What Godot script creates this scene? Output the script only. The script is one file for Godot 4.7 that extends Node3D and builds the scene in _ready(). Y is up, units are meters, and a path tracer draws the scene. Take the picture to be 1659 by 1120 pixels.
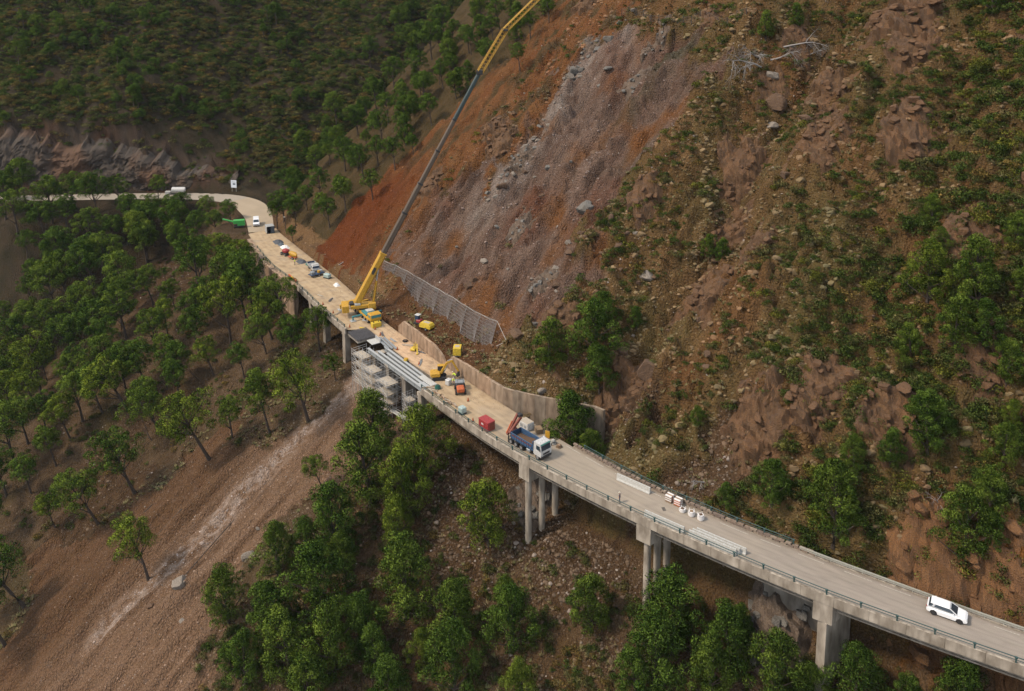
extends Node3D
# A mountain road viaduct under repair, seen from the air. Units are metres, y is up, deck level is y = 0.

# ---------------------------------------------------------------- mesh builder
class MB:
	var v := PackedVector3Array()
	var n := PackedVector3Array()
	var c := PackedColorArray()
	var col := Color(1, 1, 1)
	func tri(a: Vector3, b: Vector3, d: Vector3) -> void:      # corners counter-clockwise seen from outside
		var nn := (b - a).cross(d - a).normalized()
		v.append(a); v.append(d); v.append(b)
		for k in 3:
			n.append(nn); c.append(col)
	func tri_n(a: Vector3, b: Vector3, d: Vector3, na: Vector3, nb: Vector3, nd: Vector3) -> void:
		v.append(a); v.append(d); v.append(b)
		n.append(na); n.append(nd); n.append(nb)
		for k in 3: c.append(col)
	func quad(a: Vector3, b: Vector3, d: Vector3, e: Vector3) -> void:
		tri(a, b, d); tri(a, d, e)
	func tri_o(a: Vector3, b: Vector3, d: Vector3, ctr: Vector3) -> void:
		if (b - a).cross(d - a).dot((a + b + d) / 3.0 - ctr) < 0.0: tri(a, d, b)
		else: tri(a, b, d)
	func quad_o(a: Vector3, b: Vector3, d: Vector3, e: Vector3, ctr: Vector3) -> void:
		tri_o(a, b, d, ctr); tri_o(a, d, e, ctr)
	func box(ctr: Vector3, size: Vector3, bev: float = 0.0, bs: Basis = Basis.IDENTITY) -> void:
		var h := size * 0.5
		if bev <= 0.0:
			for ax in 3:
				for sg: float in [-1.0, 1.0]:
					var q := []
					for k: Array in [[-1, -1], [1, -1], [1, 1], [-1, 1]]:
						var p := Vector3.ZERO
						p[ax] = h[ax] * sg; p[(ax + 1) % 3] = h[(ax + 1) % 3] * k[0]; p[(ax + 2) % 3] = h[(ax + 2) % 3] * k[1]
						q.append(ctr + bs * p)
					quad_o(q[0], q[1], q[2], q[3], ctr)
			return
		var g := h - Vector3(bev, bev, bev)
		for ax in 3:
			var a1 := (ax + 1) % 3
			var a2 := (ax + 2) % 3
			for sg: float in [-1.0, 1.0]:
				var q := []
				for k: Array in [[-1, -1], [1, -1], [1, 1], [-1, 1]]:
					var p := Vector3.ZERO
					p[ax] = h[ax] * sg; p[a1] = g[a1] * k[0]; p[a2] = g[a2] * k[1]
					q.append(ctr + bs * p)
				quad_o(q[0], q[1], q[2], q[3], ctr)
				for sg2: float in [-1.0, 1.0]:                      # bevel along a2 between ax and a1
					var e := []
					for k: Array in [[0, -1], [0, 1], [1, 1], [1, -1]]:
						var p := Vector3.ZERO
						p[ax] = (h[ax] if k[0] == 0 else g[ax]) * sg
						p[a1] = (g[a1] if k[0] == 0 else h[a1]) * sg2
						p[a2] = g[a2] * k[1]
						e.append(ctr + bs * p)
					quad_o(e[0], e[1], e[2], e[3], ctr)
		for sx: float in [-1.0, 1.0]:
			for sy: float in [-1.0, 1.0]:
				for sz: float in [-1.0, 1.0]:
					tri_o(ctr + bs * Vector3(h.x * sx, g.y * sy, g.z * sz), ctr + bs * Vector3(g.x * sx, h.y * sy, g.z * sz), ctr + bs * Vector3(g.x * sx, g.y * sy, h.z * sz), ctr)
	func beam(a: Vector3, b: Vector3, w: float, h: float, bev: float = 0.0) -> void:   # a bar from a to b, w wide, h high
		var z := (b - a).normalized()
		var x := Vector3.UP.cross(z)
		if x.length() < 0.01: x = Vector3.RIGHT
		x = x.normalized()
		box((a + b) * 0.5, Vector3(w, h, a.distance_to(b)), bev, Basis(x, z.cross(x), z))
	func tube(pts: Array, rad: Array, sides: int = 8, caps: bool = true) -> void:
		var rings := []
		var nor := []
		var up := Vector3.UP
		for i in pts.size():
			var d: Vector3 = (pts[mini(i + 1, pts.size() - 1)] - pts[maxi(i - 1, 0)]).normalized()
			var x := d.cross(up)
			if x.length() < 0.05: x = d.cross(Vector3.RIGHT)
			x = x.normalized()
			var y := x.cross(d).normalized()
			var r := []
			var m := []
			for k in sides:
				var an := TAU * k / sides
				var o := x * cos(an) + y * sin(an)
				r.append(pts[i] + o * rad[i]); m.append(o)
			rings.append(r); nor.append(m)
		for i in pts.size() - 1:
			for k in sides:
				var k2 := (k + 1) % sides
				tri_n(rings[i][k], rings[i + 1][k2], rings[i][k2], nor[i][k], nor[i + 1][k2], nor[i][k2])
				tri_n(rings[i][k], rings[i + 1][k], rings[i + 1][k2], nor[i][k], nor[i + 1][k], nor[i + 1][k2])
		if caps:
			for e in [0, pts.size() - 1]:
				var o: Vector3 = pts[1] if e == 0 else pts[pts.size() - 2]
				for k in sides: tri_o(pts[e], rings[e][k], rings[e][(k + 1) % sides], o)
	func cyl(a: Vector3, b: Vector3, r: float, sides: int = 12) -> void:
		tube([a, b], [r, r], sides)
	func profile(poly: PackedVector2Array, half: Callable) -> void:  # side outline in (z, y), both flanks at x = +-half(y)
		var idx := Geometry2D.triangulate_polygon(poly)
		for sg: float in [-1.0, 1.0]:
			for k in range(0, idx.size(), 3):
				var q := []
				for j in 3:
					var p := poly[idx[k + j]]
					q.append(Vector3(half.call(p.x, p.y) * sg, p.y, p.x))
				if (q[1] - q[0]).cross(q[2] - q[0]).x * sg < 0.0: tri(q[0], q[2], q[1])
				else: tri(q[0], q[1], q[2])
		var cw := Geometry2D.is_polygon_clockwise(poly)
		for k in poly.size():
			var p := poly[k]
			var q := poly[(k + 1) % poly.size()]
			var a := Vector3(half.call(p.x, p.y), p.y, p.x)
			var b := Vector3(half.call(q.x, q.y), q.y, q.x)
			var a2 := Vector3(-a.x, a.y, a.z)
			var b2 := Vector3(-b.x, b.y, b.z)
			if cw: quad(a, a2, b2, b)
			else: quad(a, b, b2, a2)
	func mesh(m: Material) -> ArrayMesh:
		var arr := []
		arr.resize(Mesh.ARRAY_MAX)
		arr[Mesh.ARRAY_VERTEX] = v; arr[Mesh.ARRAY_NORMAL] = n; arr[Mesh.ARRAY_COLOR] = c
		var am := ArrayMesh.new()
		am.add_surface_from_arrays(Mesh.PRIMITIVE_TRIANGLES, arr)
		am.surface_set_material(0, m)
		return am

# ---------------------------------------------------------------- nodes
var used := {}
var M := {}
var rng := RandomNumberGenerator.new()
func numbered(called: String) -> String:
	used[called] = used.get(called, 0) + 1
	return called if used[called] == 1 else "%s_%03d" % [called, used[called] - 1]
func meta(o: Node, label: String, category: String, group := "", kind := "") -> Node:
	o.set_meta("label", label)
	o.set_meta("category", category)
	if group != "": o.set_meta("group", group)
	if kind != "": o.set_meta("kind", kind)
	return o
func thing(called: String, label: String, category: String, at: Vector3, basis_: Basis = Basis.IDENTITY, group := "") -> Node3D:
	var o := Node3D.new()
	o.name = numbered(called)
	add_child(o)
	o.transform = Transform3D(basis_, at)
	meta(o, label, category, group)
	return o
func part(called: String, mb: MB, m: Material, parent: Node) -> MeshInstance3D:
	var o := MeshInstance3D.new()
	o.mesh = mb.mesh(m)
	o.name = numbered(called) if parent == self else called
	parent.add_child(o, true)
	return o
func bpart(called: String, m: Material, parent: Node, ctr: Vector3, size: Vector3, bev := 0.03, bs := Basis.IDENTITY) -> MeshInstance3D:
	var b := MB.new()
	b.box(ctr, size, bev, bs)
	return part(called, b, m, parent)
func yaw(a: float) -> Basis: return Basis(Vector3.UP, a)
func copy_of(o: Node3D, label: String, at: Vector3, bs: Basis) -> Node3D:
	var base_name := String(o.name)
	var rx := base_name.find("_0")
	if rx > 0: base_name = base_name.substr(0, rx)
	var r: Node3D = o.duplicate()
	r.name = numbered(base_name)
	add_child(r)
	r.transform = Transform3D(bs, at)
	if label != "": r.set_meta("label", label)
	return r

# ---------------------------------------------------------------- materials
func lin(r: float, g: float, b: float) -> Color: return Color(r, g, b).linear_to_srgb()
func noise_tex(seed_: int, freq: float, lo: Color, hi: Color, typ := FastNoiseLite.TYPE_SIMPLEX_SMOOTH, oct := 5, size := 512, mid := 0.5) -> NoiseTexture2D:
	var fn := FastNoiseLite.new()
	fn.seed = seed_; fn.noise_type = typ; fn.frequency = freq; fn.fractal_octaves = oct
	var t := NoiseTexture2D.new()
	t.width = size; t.height = size; t.seamless = true; t.noise = fn; t.generate_mipmaps = true
	var g := Gradient.new()
	g.offsets = PackedFloat32Array([0.0, mid, 1.0])
	g.colors = PackedColorArray([lo, lo.lerp(hi, 0.55), hi])
	t.color_ramp = g
	return t
func normal_tex(seed_: int, freq: float, strength: float, typ := FastNoiseLite.TYPE_SIMPLEX_SMOOTH, size := 512) -> NoiseTexture2D:
	var fn := FastNoiseLite.new()
	fn.seed = seed_; fn.noise_type = typ; fn.frequency = freq; fn.fractal_octaves = 5
	var t := NoiseTexture2D.new()
	t.width = size; t.height = size; t.seamless = true; t.noise = fn; t.as_normal_map = true; t.bump_strength = strength
	return t
var tex := {}
func mat(called: String, c: Color, rough := 0.8, metal := 0.0, t := "", scale_ := 0.4, vcol := false) -> StandardMaterial3D:
	var m := StandardMaterial3D.new()
	m.albedo_color = c; m.roughness = rough; m.metallic = metal
	m.vertex_color_use_as_albedo = vcol
	if t != "":
		m.albedo_texture = tex[t]
		m.uv1_triplanar = true; m.uv1_world_triplanar = true
		m.uv1_scale = Vector3.ONE * scale_
	M[called] = m
	return m
func make_materials() -> void:
	tex.fleck = noise_tex(23, 0.05, Color(0.86, 0.85, 0.84), Color(1, 1, 1), FastNoiseLite.TYPE_SIMPLEX_SMOOTH, 3)
	tex.grime = noise_tex(3, 0.012, Color(0.62, 0.6, 0.57), Color(1, 1, 1))
	tex.dust = noise_tex(5, 0.02, Color(0.78, 0.74, 0.68), Color(1, 1, 1))
	tex.soil = noise_tex(7, 0.022, Color(0.42, 0.4, 0.38), Color(1.0, 0.97, 0.93), FastNoiseLite.TYPE_SIMPLEX_SMOOTH, 6, 1024)
	tex.gravel = noise_tex(9, 0.03, Color(0.5, 0.48, 0.46), Color(1, 1, 1), FastNoiseLite.TYPE_CELLULAR, 4, 1024)
	tex.stain = noise_tex(11, 0.008, Color(0.54, 0.51, 0.47), Color(1, 0.99, 0.97), FastNoiseLite.TYPE_SIMPLEX_SMOOTH, 6)
	tex.wood = noise_tex(13, 0.03, Color(0.6, 0.55, 0.48), Color(1, 1, 1))
	tex.nsoil = normal_tex(17, 0.03, 9.0, FastNoiseLite.TYPE_CELLULAR, 1024)
	tex.nconc = normal_tex(19, 0.03, 3.0)
	var m := mat("ground", Color(1, 1, 1), 0.95, 0.0, "soil", 0.16, true)
	m.normal_enabled = true; m.normal_texture = tex.nsoil; m.normal_scale = 1.1
	tex.hsoil = noise_tex(29, 0.011, Color(0, 0, 0), Color(1, 1, 1), FastNoiseLite.TYPE_SIMPLEX_SMOOTH, 6, 1024)
	m.heightmap_enabled = true; m.heightmap_texture = tex.hsoil; m.heightmap_scale = 90.0
	m.metallic_specular = 0.2
	m = mat("rock", Color(1, 1, 1), 0.92, 0.0, "soil", 0.35, true)
	m.heightmap_enabled = true; m.heightmap_texture = tex.hsoil; m.heightmap_scale = 25.0
	m.normal_enabled = true; m.normal_texture = tex.nsoil; m.normal_scale = 0.9
	m = mat("stone", Color(1, 1, 1), 0.92, 0.0, "", 1.0, true)
	m = mat("road", Color(1, 1, 1), 0.93, 0.0, "fleck", 0.35, true)
	m.normal_enabled = true; m.normal_texture = tex.nconc; m.normal_scale = 0.2
	m = mat("concrete", lin(0.40, 0.36, 0.315), 0.9, 0.0, "stain", 0.16)
	m.normal_enabled = true; m.normal_texture = tex.nconc; m.normal_scale = 0.4
	mat("concrete_grey", lin(0.27, 0.25, 0.225), 0.9, 0.0, "stain", 0.2)
	mat("concrete_light", lin(0.43, 0.445, 0.45), 0.85, 0.0, "dust", 0.35)
	mat("wall_a", lin(0.37, 0.27, 0.195), 0.92, 0.0, "stain", 0.3)
	mat("wall_b", lin(0.41, 0.29, 0.205), 0.92, 0.0, "stain", 0.33)
	mat("wall_c", lin(0.33, 0.255, 0.195), 0.92, 0.0, "stain", 0.27)
	mat("wall_d", lin(0.27, 0.22, 0.175), 0.92, 0.0, "stain", 0.25)
	mat("masonry_a", lin(0.25, 0.19, 0.15), 0.95, 0.0, "grime", 0.6)
	mat("masonry_b", lin(0.20, 0.155, 0.13), 0.95, 0.0, "grime", 0.7)
	mat("masonry_c", lin(0.31, 0.25, 0.20), 0.95, 0.0, "grime", 0.5)
	mat("yellow", lin(0.58, 0.325, 0.025), 0.55, 0.0, "grime", 0.5)
	mat("yellow_bright", lin(0.66, 0.47, 0.04), 0.55, 0.0, "grime", 0.5)
	mat("boom_grey", lin(0.115, 0.09, 0.07), 0.45, 0.25, "dust", 0.5)
	mat("boom_teal", lin(0.035, 0.06, 0.065), 0.45, 0.2, "dust", 0.5)
	mat("teal", lin(0.04, 0.20, 0.24), 0.5, 0.0, "dust", 0.8)
	mat("dark", lin(0.022, 0.022, 0.024), 0.7, 0.0, "dust", 0.8)
	mat("rubber", lin(0.018, 0.017, 0.017), 0.9)
	mat("rim", lin(0.30, 0.30, 0.31), 0.45, 0.6)
	mat("glass", lin(0.02, 0.03, 0.04), 0.12, 0.0)
	mat("white", lin(0.58, 0.59, 0.60), 0.4, 0.0, "grime", 0.6)
	mat("white_car", lin(0.62, 0.63, 0.65), 0.22, 0.0)
	M.white_car.clearcoat_enabled = true; M.white_car.clearcoat = 0.6
	mat("blue", lin(0.045, 0.105, 0.22), 0.55, 0.0, "grime", 0.5)
	mat("blue_dark", lin(0.02, 0.045, 0.10), 0.55, 0.0, "dust", 0.8)
	mat("orange", lin(0.52, 0.115, 0.03), 0.55, 0.0, "grime", 0.5)
	mat("red", lin(0.36, 0.035, 0.038), 0.55, 0.0, "grime", 0.5)
	mat("rust_red", lin(0.20, 0.045, 0.025), 0.65, 0.0, "grime", 0.8)
	mat("steel", lin(0.30, 0.335, 0.375), 0.5, 0.35, "dust", 0.5)
	mat("steel_light", lin(0.40, 0.43, 0.46), 0.55, 0.2, "dust", 0.5)
	mat("galv", lin(0.48, 0.50, 0.47), 0.5, 0.4, "dust", 0.6)
	mat("rail_green", lin(0.018, 0.05, 0.05), 0.5, 0.1)
	mat("plank", lin(0.48, 0.44, 0.385), 0.85, 0.0, "wood", 0.9)
	mat("plank_dark", lin(0.28, 0.20, 0.125), 0.85, 0.0, "wood", 0.9)
	mat("scaffold", lin(0.40, 0.40, 0.40), 0.5, 0.4)
	mat("rebar", lin(0.11, 0.105, 0.11), 0.7, 0.3)
	mat("mesh_wire", lin(0.17, 0.15, 0.14), 0.6, 0.3)
	mat("bag", lin(0.54, 0.525, 0.515), 0.85)
	mat("aqua", lin(0.38, 0.50, 0.50), 0.5, 0.0, "grime", 0.6)
	mat("green_machine", lin(0.05, 0.34, 0.07), 0.5, 0.0, "dust", 0.8)
	mat("green_dark", lin(0.02, 0.10, 0.08), 0.6)
	mat("soil_load", lin(0.15, 0.09, 0.055), 0.95, 0.0, "soil", 0.8)
	mat("tarp_dark", lin(0.04, 0.045, 0.055), 0.7)
	mat("bark", lin(0.075, 0.055, 0.042), 0.95, 0.0, "grime", 1.0)
	mat("dead_wood", lin(0.20, 0.185, 0.175), 0.9)
	mat("hi_vis", lin(0.50, 0.66, 0.04), 0.8)
	mat("cloth_navy", lin(0.02, 0.03, 0.07), 0.9)
	mat("skin", lin(0.42, 0.25, 0.17), 0.7)
	mat("helmet", lin(0.75, 0.72, 0.60), 0.4)
	mat("sign_white", lin(0.55, 0.60, 0.66), 0.6)
	mat("paint_line", lin(0.50, 0.47, 0.42), 0.85, 0.0, "grime", 0.9)
	mat("oil", lin(0.07, 0.06, 0.05), 0.6)
	mat("container_blue", lin(0.05, 0.075, 0.11), 0.6, 0.0, "dust", 0.8)
	for k: String in ["concrete", "concrete_grey", "wall_a", "wall_b", "wall_c", "wall_d"]:       # rain streaks run down
		(M[k] as StandardMaterial3D).uv1_scale = Vector3(0.2, 0.05, 0.2)
	# foliage: tint over the leaf colours
	var tints := {"pine_a": [1.1, 1.1, 1.0], "pine_b": [0.85, 0.95, 0.9], "pine_c": [1.4, 1.28, 1.0],
		"shrub_a": [1.0, 1.0, 1.0], "shrub_b": [0.75, 0.85, 0.8], "shrub_c": [1.6, 1.25, 0.9], "shrub_grey": [1.55, 1.12, 1.7], "shrub_dry": [2.2, 1.15, 1.5]}
	for k: String in tints:
		var f := mat(k, Color(1, 1, 1), 0.75, 0.0, "", 1.0, true)
		var q: Array = tints[k]
		f.albedo_color = lin(0.43 * q[0], 0.435 * q[1], 0.46 * q[2])
		f.roughness = 0.95; f.metallic_specular = 0.1
		f.backlight_enabled = true
		f.backlight = Color(0.12, 0.16, 0.03)
		f.cull_mode = BaseMaterial3D.CULL_DISABLED
	var g := mat("grass", Color(1, 1, 1), 0.9, 0.0, "", 1.0, true)
	g.cull_mode = BaseMaterial3D.CULL_DISABLED

# ---------------------------------------------------------------- the lie of the land
# s runs along the viaduct (away from the viewer), t across it (positive uphill)
const ORG := Vector2(60.0, -90.0)
var AX := (Vector2(-120, -300) - Vector2(60, -90)).normalized()
var NX := Vector2(-AX.y, AX.x)
var T_NEAR := PackedFloat32Array()
var T_FAR := PackedFloat32Array()
var T_GN := PackedFloat32Array()
var T_GF := PackedFloat32Array()
var T_BE := PackedFloat32Array()
var T_RU := PackedFloat32Array()
var T_RD := PackedFloat32Array()
var T_ST := PackedFloat32Array()
var T_GU := PackedFloat32Array()
var n_broad := FastNoiseLite.new()
var n_ridge := FastNoiseLite.new()
var n_mid := FastNoiseLite.new()
var n_fine := FastNoiseLite.new()
var n_cell := FastNoiseLite.new()
var n_value := FastNoiseLite.new()
const FAR_ROAD := [[-81.1, -260.7, 3.9], [-86.0, -274.8, 4.4], [-91.2, -286.4, 5.2], [-98.1, -296.5, 5.2], [-108.3, -303.0, 5.0], [-122.8, -305.4, 4.6], [-141.1, -305.2, 4.4], [-167.5, -303.5, 4.2], [-189.4, -302.0, 4.2], [-230.0, -301.0, 4.2], [-330.0, -301.0, 4.2]]
var P_SCAR := PackedVector2Array([Vector2(125, 68), Vector2(91, 66), Vector2(80, 48), Vector2(85, 33), Vector2(89, 22), Vector2(92, 12), Vector2(93, 5), Vector2(99, 1), Vector2(127, 4), Vector2(147, 6), Vector2(144, 25), Vector2(138, 39), Vector2(133, 49), Vector2(131, 60)])
var P_ORANGE := PackedVector2Array([Vector2(196, 5), Vector2(184, 25), Vector2(174, 41), Vector2(165, 55), Vector2(163, 68), Vector2(160, 95), Vector2(122, 95), Vector2(125, 68), Vector2(131, 60), Vector2(133, 49), Vector2(138, 39), Vector2(144, 25), Vector2(147, 4), Vector2(167, 3)])
var P_DEBRIS := PackedVector2Array([Vector2(133, -13), Vector2(101, -17), Vector2(104, -31), Vector2(107, -40), Vector2(102, -47), Vector2(101, -61), Vector2(99, -74), Vector2(96, -120), Vector2(150, -120), Vector2(152, -78), Vector2(163, -75), Vector2(159, -63), Vector2(158, -50), Vector2(149, -40), Vector2(134, -25)])
var P_SCREE := [PackedVector2Array([Vector2(74, -12), Vector2(56, -7), Vector2(44, -12), Vector2(48, -21), Vector2(66, -20)]), PackedVector2Array([Vector2(101, -19), Vector2(89, -12), Vector2(75, -12), Vector2(68, -20), Vector2(81, -29)]),
	PackedVector2Array([Vector2(302, -57), Vector2(287, -42), Vector2(261, -54), Vector2(259, -65)]), PackedVector2Array([Vector2(269, -25), Vector2(254, -9), Vector2(209, -20), Vector2(204, -36), Vector2(228, -36)]), PackedVector2Array([Vector2(191, -56), Vector2(173, -45), Vector2(161, -57), Vector2(163, -73), Vector2(174, -72)]),
	PackedVector2Array([Vector2(58, 8), Vector2(52, -6), Vector2(38, -4), Vector2(40, 6), Vector2(48, 12)])]
const STREAK := [[127, -14], [128, -19], [129, -24], [129, -31], [130, -41], [128, -51], [130, -61], [131, -70]]
const PALE := [[125, 70], [129, 60], [131, 56], [130, 47], [128, 39], [129, 32], [130, 25]]
# rock ribs that stand out of the slope: s, t, radius, height
const CRAGS := [[52, 76, 9, 3.0], [47, 70, 6, 2.0], [40, 8, 6, 2.6], [34, 12, 5, 1.8], [67, 6, 6, 3.0], [11, 6, 7, 2.4], [3, 8, 6, 2.0], [27, -6, 6, 3.0], [71, 46, 6, 2.4], [66, 36, 5, 2.0], [62, 24, 6, 2.0], [84, 5, 6, 2.2], [73, -12, 5, 2.4], [23, 39, 6, 2.0], [33, 16, 6, 2.0], [22, 14, 6, 2.2], [95, 11, 4, 1.5], [156, 24, 6, 1.6], [139, 36, 5, 1.8], [128, 34, 4, 2.0], [148, 80, 7, 2.2], [84, 30, 5, 1.8], [40, 55, 7, 2.0], [12, 50, 7, 2.0], [15, 26, 5, 1.6], [55, 50, 6, 1.6], [60, 60, 5, 1.8], [146, 40, 5, 1.6], [12, -10, 6, 2.5]]

# washed-out runnels: depth, half width, smallest s, largest s, course
const GULLIES := [[3.0, 5.0, 56, 76, [[76, 52], [72, 44], [64, 34], [62, 22], [58, 12], [55, 4]]], [1.8, 4.0, 28, 42, [[42, 84], [34, 60], [30, 44], [33, 26], [30, 10]]], [2.4, 4.5, 106, 114, [[113, 60], [108, 44], [111, 28], [114, 12]]], [1.8, 3.5, 95, 102, [[96, 52], [101, 34], [97, 20], [101, 8]]], [2.0, 4.0, 117, 128, [[124, 56], [120, 38], [123, 24], [127, 12]]], [2.0, 4.0, 136, 152, [[150, 70], [144, 50], [141, 34], [146, 18]]], [1.6, 4.0, 4, 16, [[14, 70], [8, 50], [12, 30], [6, 14]]], [1.6, 3.5, 44, 52, [[50, 60], [46, 44], [50, 30], [46, 16]]]]
func table(src: Array, win: int) -> PackedFloat32Array:
	var raw := PackedFloat32Array()
	var j := 0
	for i in 502:
		var s := float(i) - 80.0
		while j < src.size() - 2 and s > src[j + 1][0]: j += 1
		raw.append(lerpf(src[j][1], src[j + 1][1], clampf((s - src[j][0]) / (src[j + 1][0] - src[j][0]), 0.0, 1.0)))
	for pass_ in 2:
		var o := PackedFloat32Array()
		for i in 502:
			var a := 0.0
			for k in range(-win, win + 1): a += raw[clampi(i + k, 0, 501)]
			o.append(a / (2 * win + 1))
		raw = o
	return raw
func col_of(src: Array, k: int) -> Array:
	var o := []
	for r: Array in src: o.append([r[0], r[k]])
	return o
func lk(tb: PackedFloat32Array, s: float) -> float:
	var k := clampf(s + 80.0, 0.0, 499.5)
	var i := int(k)
	return lerpf(tb[i], tb[i + 1], k - i)
func make_tables() -> void:
	T_NEAR = table([[-80, 27.0], [-40, 12.5], [-2, -1.3], [7.8, -4.7], [19.3, -8.4], [30.3, -11.1], [45, -14.2], [55.6, -15.8], [68.7, -17.3], [83.6, -17.6], [99.9, -16.6], [116, -15.9], [135.8, -13.6], [150.6, -12.1], [167.7, -9.4], [187.5, -8.1], [204.1, -4.7], [221, -0.6], [240, 5], [260, 9], [420, 9]], 4)
	T_FAR = table([[-80, 33.0], [-40, 18.4], [-0.3, 4.4], [5.5, 2.6], [21.6, -1.9], [34.3, -5.2], [49.7, -7.9], [59.7, -8.4], [72.3, -8.6], [88.3, -8.2], [98.9, -7.6], [110.4, -7.0], [123.5, -5.5], [134.2, -4.6], [142.7, -2.8], [167.5, 1.5], [189, 4.2], [217.9, 8], [236.8, 13.5], [251, 16.5], [270, 18], [420, 18]], 4)
	var prof := [[-80, -14, -2, 0, 0.95, 0.62], [-10, -14, -1.0, 0, 0.95, 0.62], [19, -15, -1.0, 1, 0.95, 0.62], [34, -15, -2.5, 2, 0.92, 0.62], [50, -15.5, -3.0, 3, 0.90, 0.60],
		[62, -16, -4.0, 3, 0.88, 0.60], [66, -16, -3.0, 3, 0.9, 0.60], [70, -16, 0.8, 4, 0.92, 0.60], [76, -14, 2.2, 5, 0.92, 0.60], [84, -12, 2.6, 5, 0.95, 0.60], [100, -8.5, 3.0, 6, 0.95, 0.60], [104, -8.8, 1.6, 6, 0.95, 0.60], [107, -9, 1.6, 6, 0.95, 0.60],
		[112, -9, 2.6, 7, 0.95, 0.60], [125, -9, 2.6, 7, 0.95, 0.60], [130, -9, 0.6, 6, 0.95, 0.60], [142, -8, 1.6, 4, 0.95, 0.60], [150, -8, 2.2, 3, 0.92, 0.60], [168, -8, 2.6, 2, 0.90, 0.58], [187, -7, 2.2, 2, 0.88, 0.56],
		[204, -4, 0.6, 2, 0.85, 0.55], [221, -1.5, 0.3, 2, 0.82, 0.55], [250, -1.0, 0.3, 2, 0.80, 0.55], [420, -1.0, 0.3, 2, 0.80, 0.55]]
	T_GN = table(col_of(prof, 1), 2)
	T_GF = table(col_of(prof, 2), 1)
	T_BE = table(col_of(prof, 3), 2)
	T_RU = table(col_of(prof, 4), 3)
	T_RD = table(col_of(prof, 5), 3)
	T_ST = table([[-80, 0], [62, 0], [67.5, 9.6], [75, 5.2], [82.5, 1.2], [85, 0.1], [420, 0.1]], 0)
	T_GU = table([[-80, -6], [0, -7], [19, -9], [45, -11], [58, -12.5], [69, -13], [76, -11], [84, -7], [100, -5], [116, -4], [166, -4], [420, -4]], 3)
	n_value.seed = 26; n_value.noise_type = FastNoiseLite.TYPE_CELLULAR; n_value.frequency = 1.0; n_value.fractal_type = FastNoiseLite.FRACTAL_NONE
	n_value.cellular_return_type = FastNoiseLite.RETURN_CELL_VALUE; n_value.cellular_jitter = 0.9
	n_broad.seed = 21; n_broad.frequency = 1.0 / 48.0; n_broad.fractal_octaves = 3
	n_ridge.seed = 22; n_ridge.frequency = 1.0 / 17.0; n_ridge.fractal_type = FastNoiseLite.FRACTAL_RIDGED; n_ridge.fractal_octaves = 4
	n_mid.seed = 23; n_mid.frequency = 1.0 / 7.0; n_mid.fractal_octaves = 4
	n_fine.seed = 24; n_fine.frequency = 1.0 / 2.2; n_fine.fractal_octaves = 3
	n_cell.seed = 25; n_cell.noise_type = FastNoiseLite.TYPE_CELLULAR; n_cell.frequency = 1.0 / 3.5; n_cell.fractal_octaves = 2
	n_cell.cellular_return_type = FastNoiseLite.RETURN_DISTANCE2_SUB
func W(s: float, t: float, y: float = 0.0) -> Vector3:
	var p := ORG + AX * s + NX * t
	return Vector3(p.x, y, p.y)
func cN(s: float) -> float: return lk(T_NEAR, s)
func cF(s: float) -> float: return lk(T_FAR, s)
func road_dir(s: float) -> Vector3:                                  # towards larger s
	return (W(s + 2.0, (cN(s + 2.0) + cF(s + 2.0)) * 0.5) - W(s - 2.0, (cN(s - 2.0) + cF(s - 2.0)) * 0.5)).normalized()
func road_basis(s: float, turn := 0.0) -> Basis:                     # local -z points towards larger s
	var d := road_dir(s)
	return Basis(Vector3.UP, atan2(-d.x, -d.z) + turn)
func far_z(x: float) -> float:
	if x < -150.0: return lerpf(-308.0, -304.0, clampf((-150.0 - x) / 90.0, 0.0, 1.0))
	if x < -92.0: return lerpf(-310.0, -308.0, clampf((-92.0 - x) / 58.0, 0.0, 1.0))
	return -310.0 - (x + 92.0) * 0.27
func smax(a: float, b: float, k: float) -> float:
	var h := clampf(0.5 + 0.5 * (a - b) / k, 0.0, 1.0)
	return lerpf(b, a, h) + k * h * (1.0 - h)
func far_road_gap(x: float, z: float) -> float:                      # distance outside the edge of the far road
	var best := 1e9
	var p := Vector2(x, z)
	for i in FAR_ROAD.size() - 1:
		var a := Vector2(FAR_ROAD[i][0], FAR_ROAD[i][1])
		var b := Vector2(FAR_ROAD[i + 1][0], FAR_ROAD[i + 1][1])
		var ab := b - a
		var k := clampf((p - a).dot(ab) / ab.length_squared(), 0.0, 1.0)
		best = minf(best, p.distance_to(a + ab * k) - lerpf(FAR_ROAD[i][2], FAR_ROAD[i + 1][2], k))
	return minf(best, p.distance_to(Vector2(-90.5, -265.0)) - 6.5)
func line_gap(line: Array, s: float, t: float) -> float:
	var best := 1e9
	var p := Vector2(s, t)
	for i in line.size() - 1:
		best = minf(best, p.distance_to(Geometry2D.get_closest_point_to_segment(p, Vector2(line[i][0], line[i][1]), Vector2(line[i + 1][0], line[i + 1][1]))))
	return best
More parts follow.
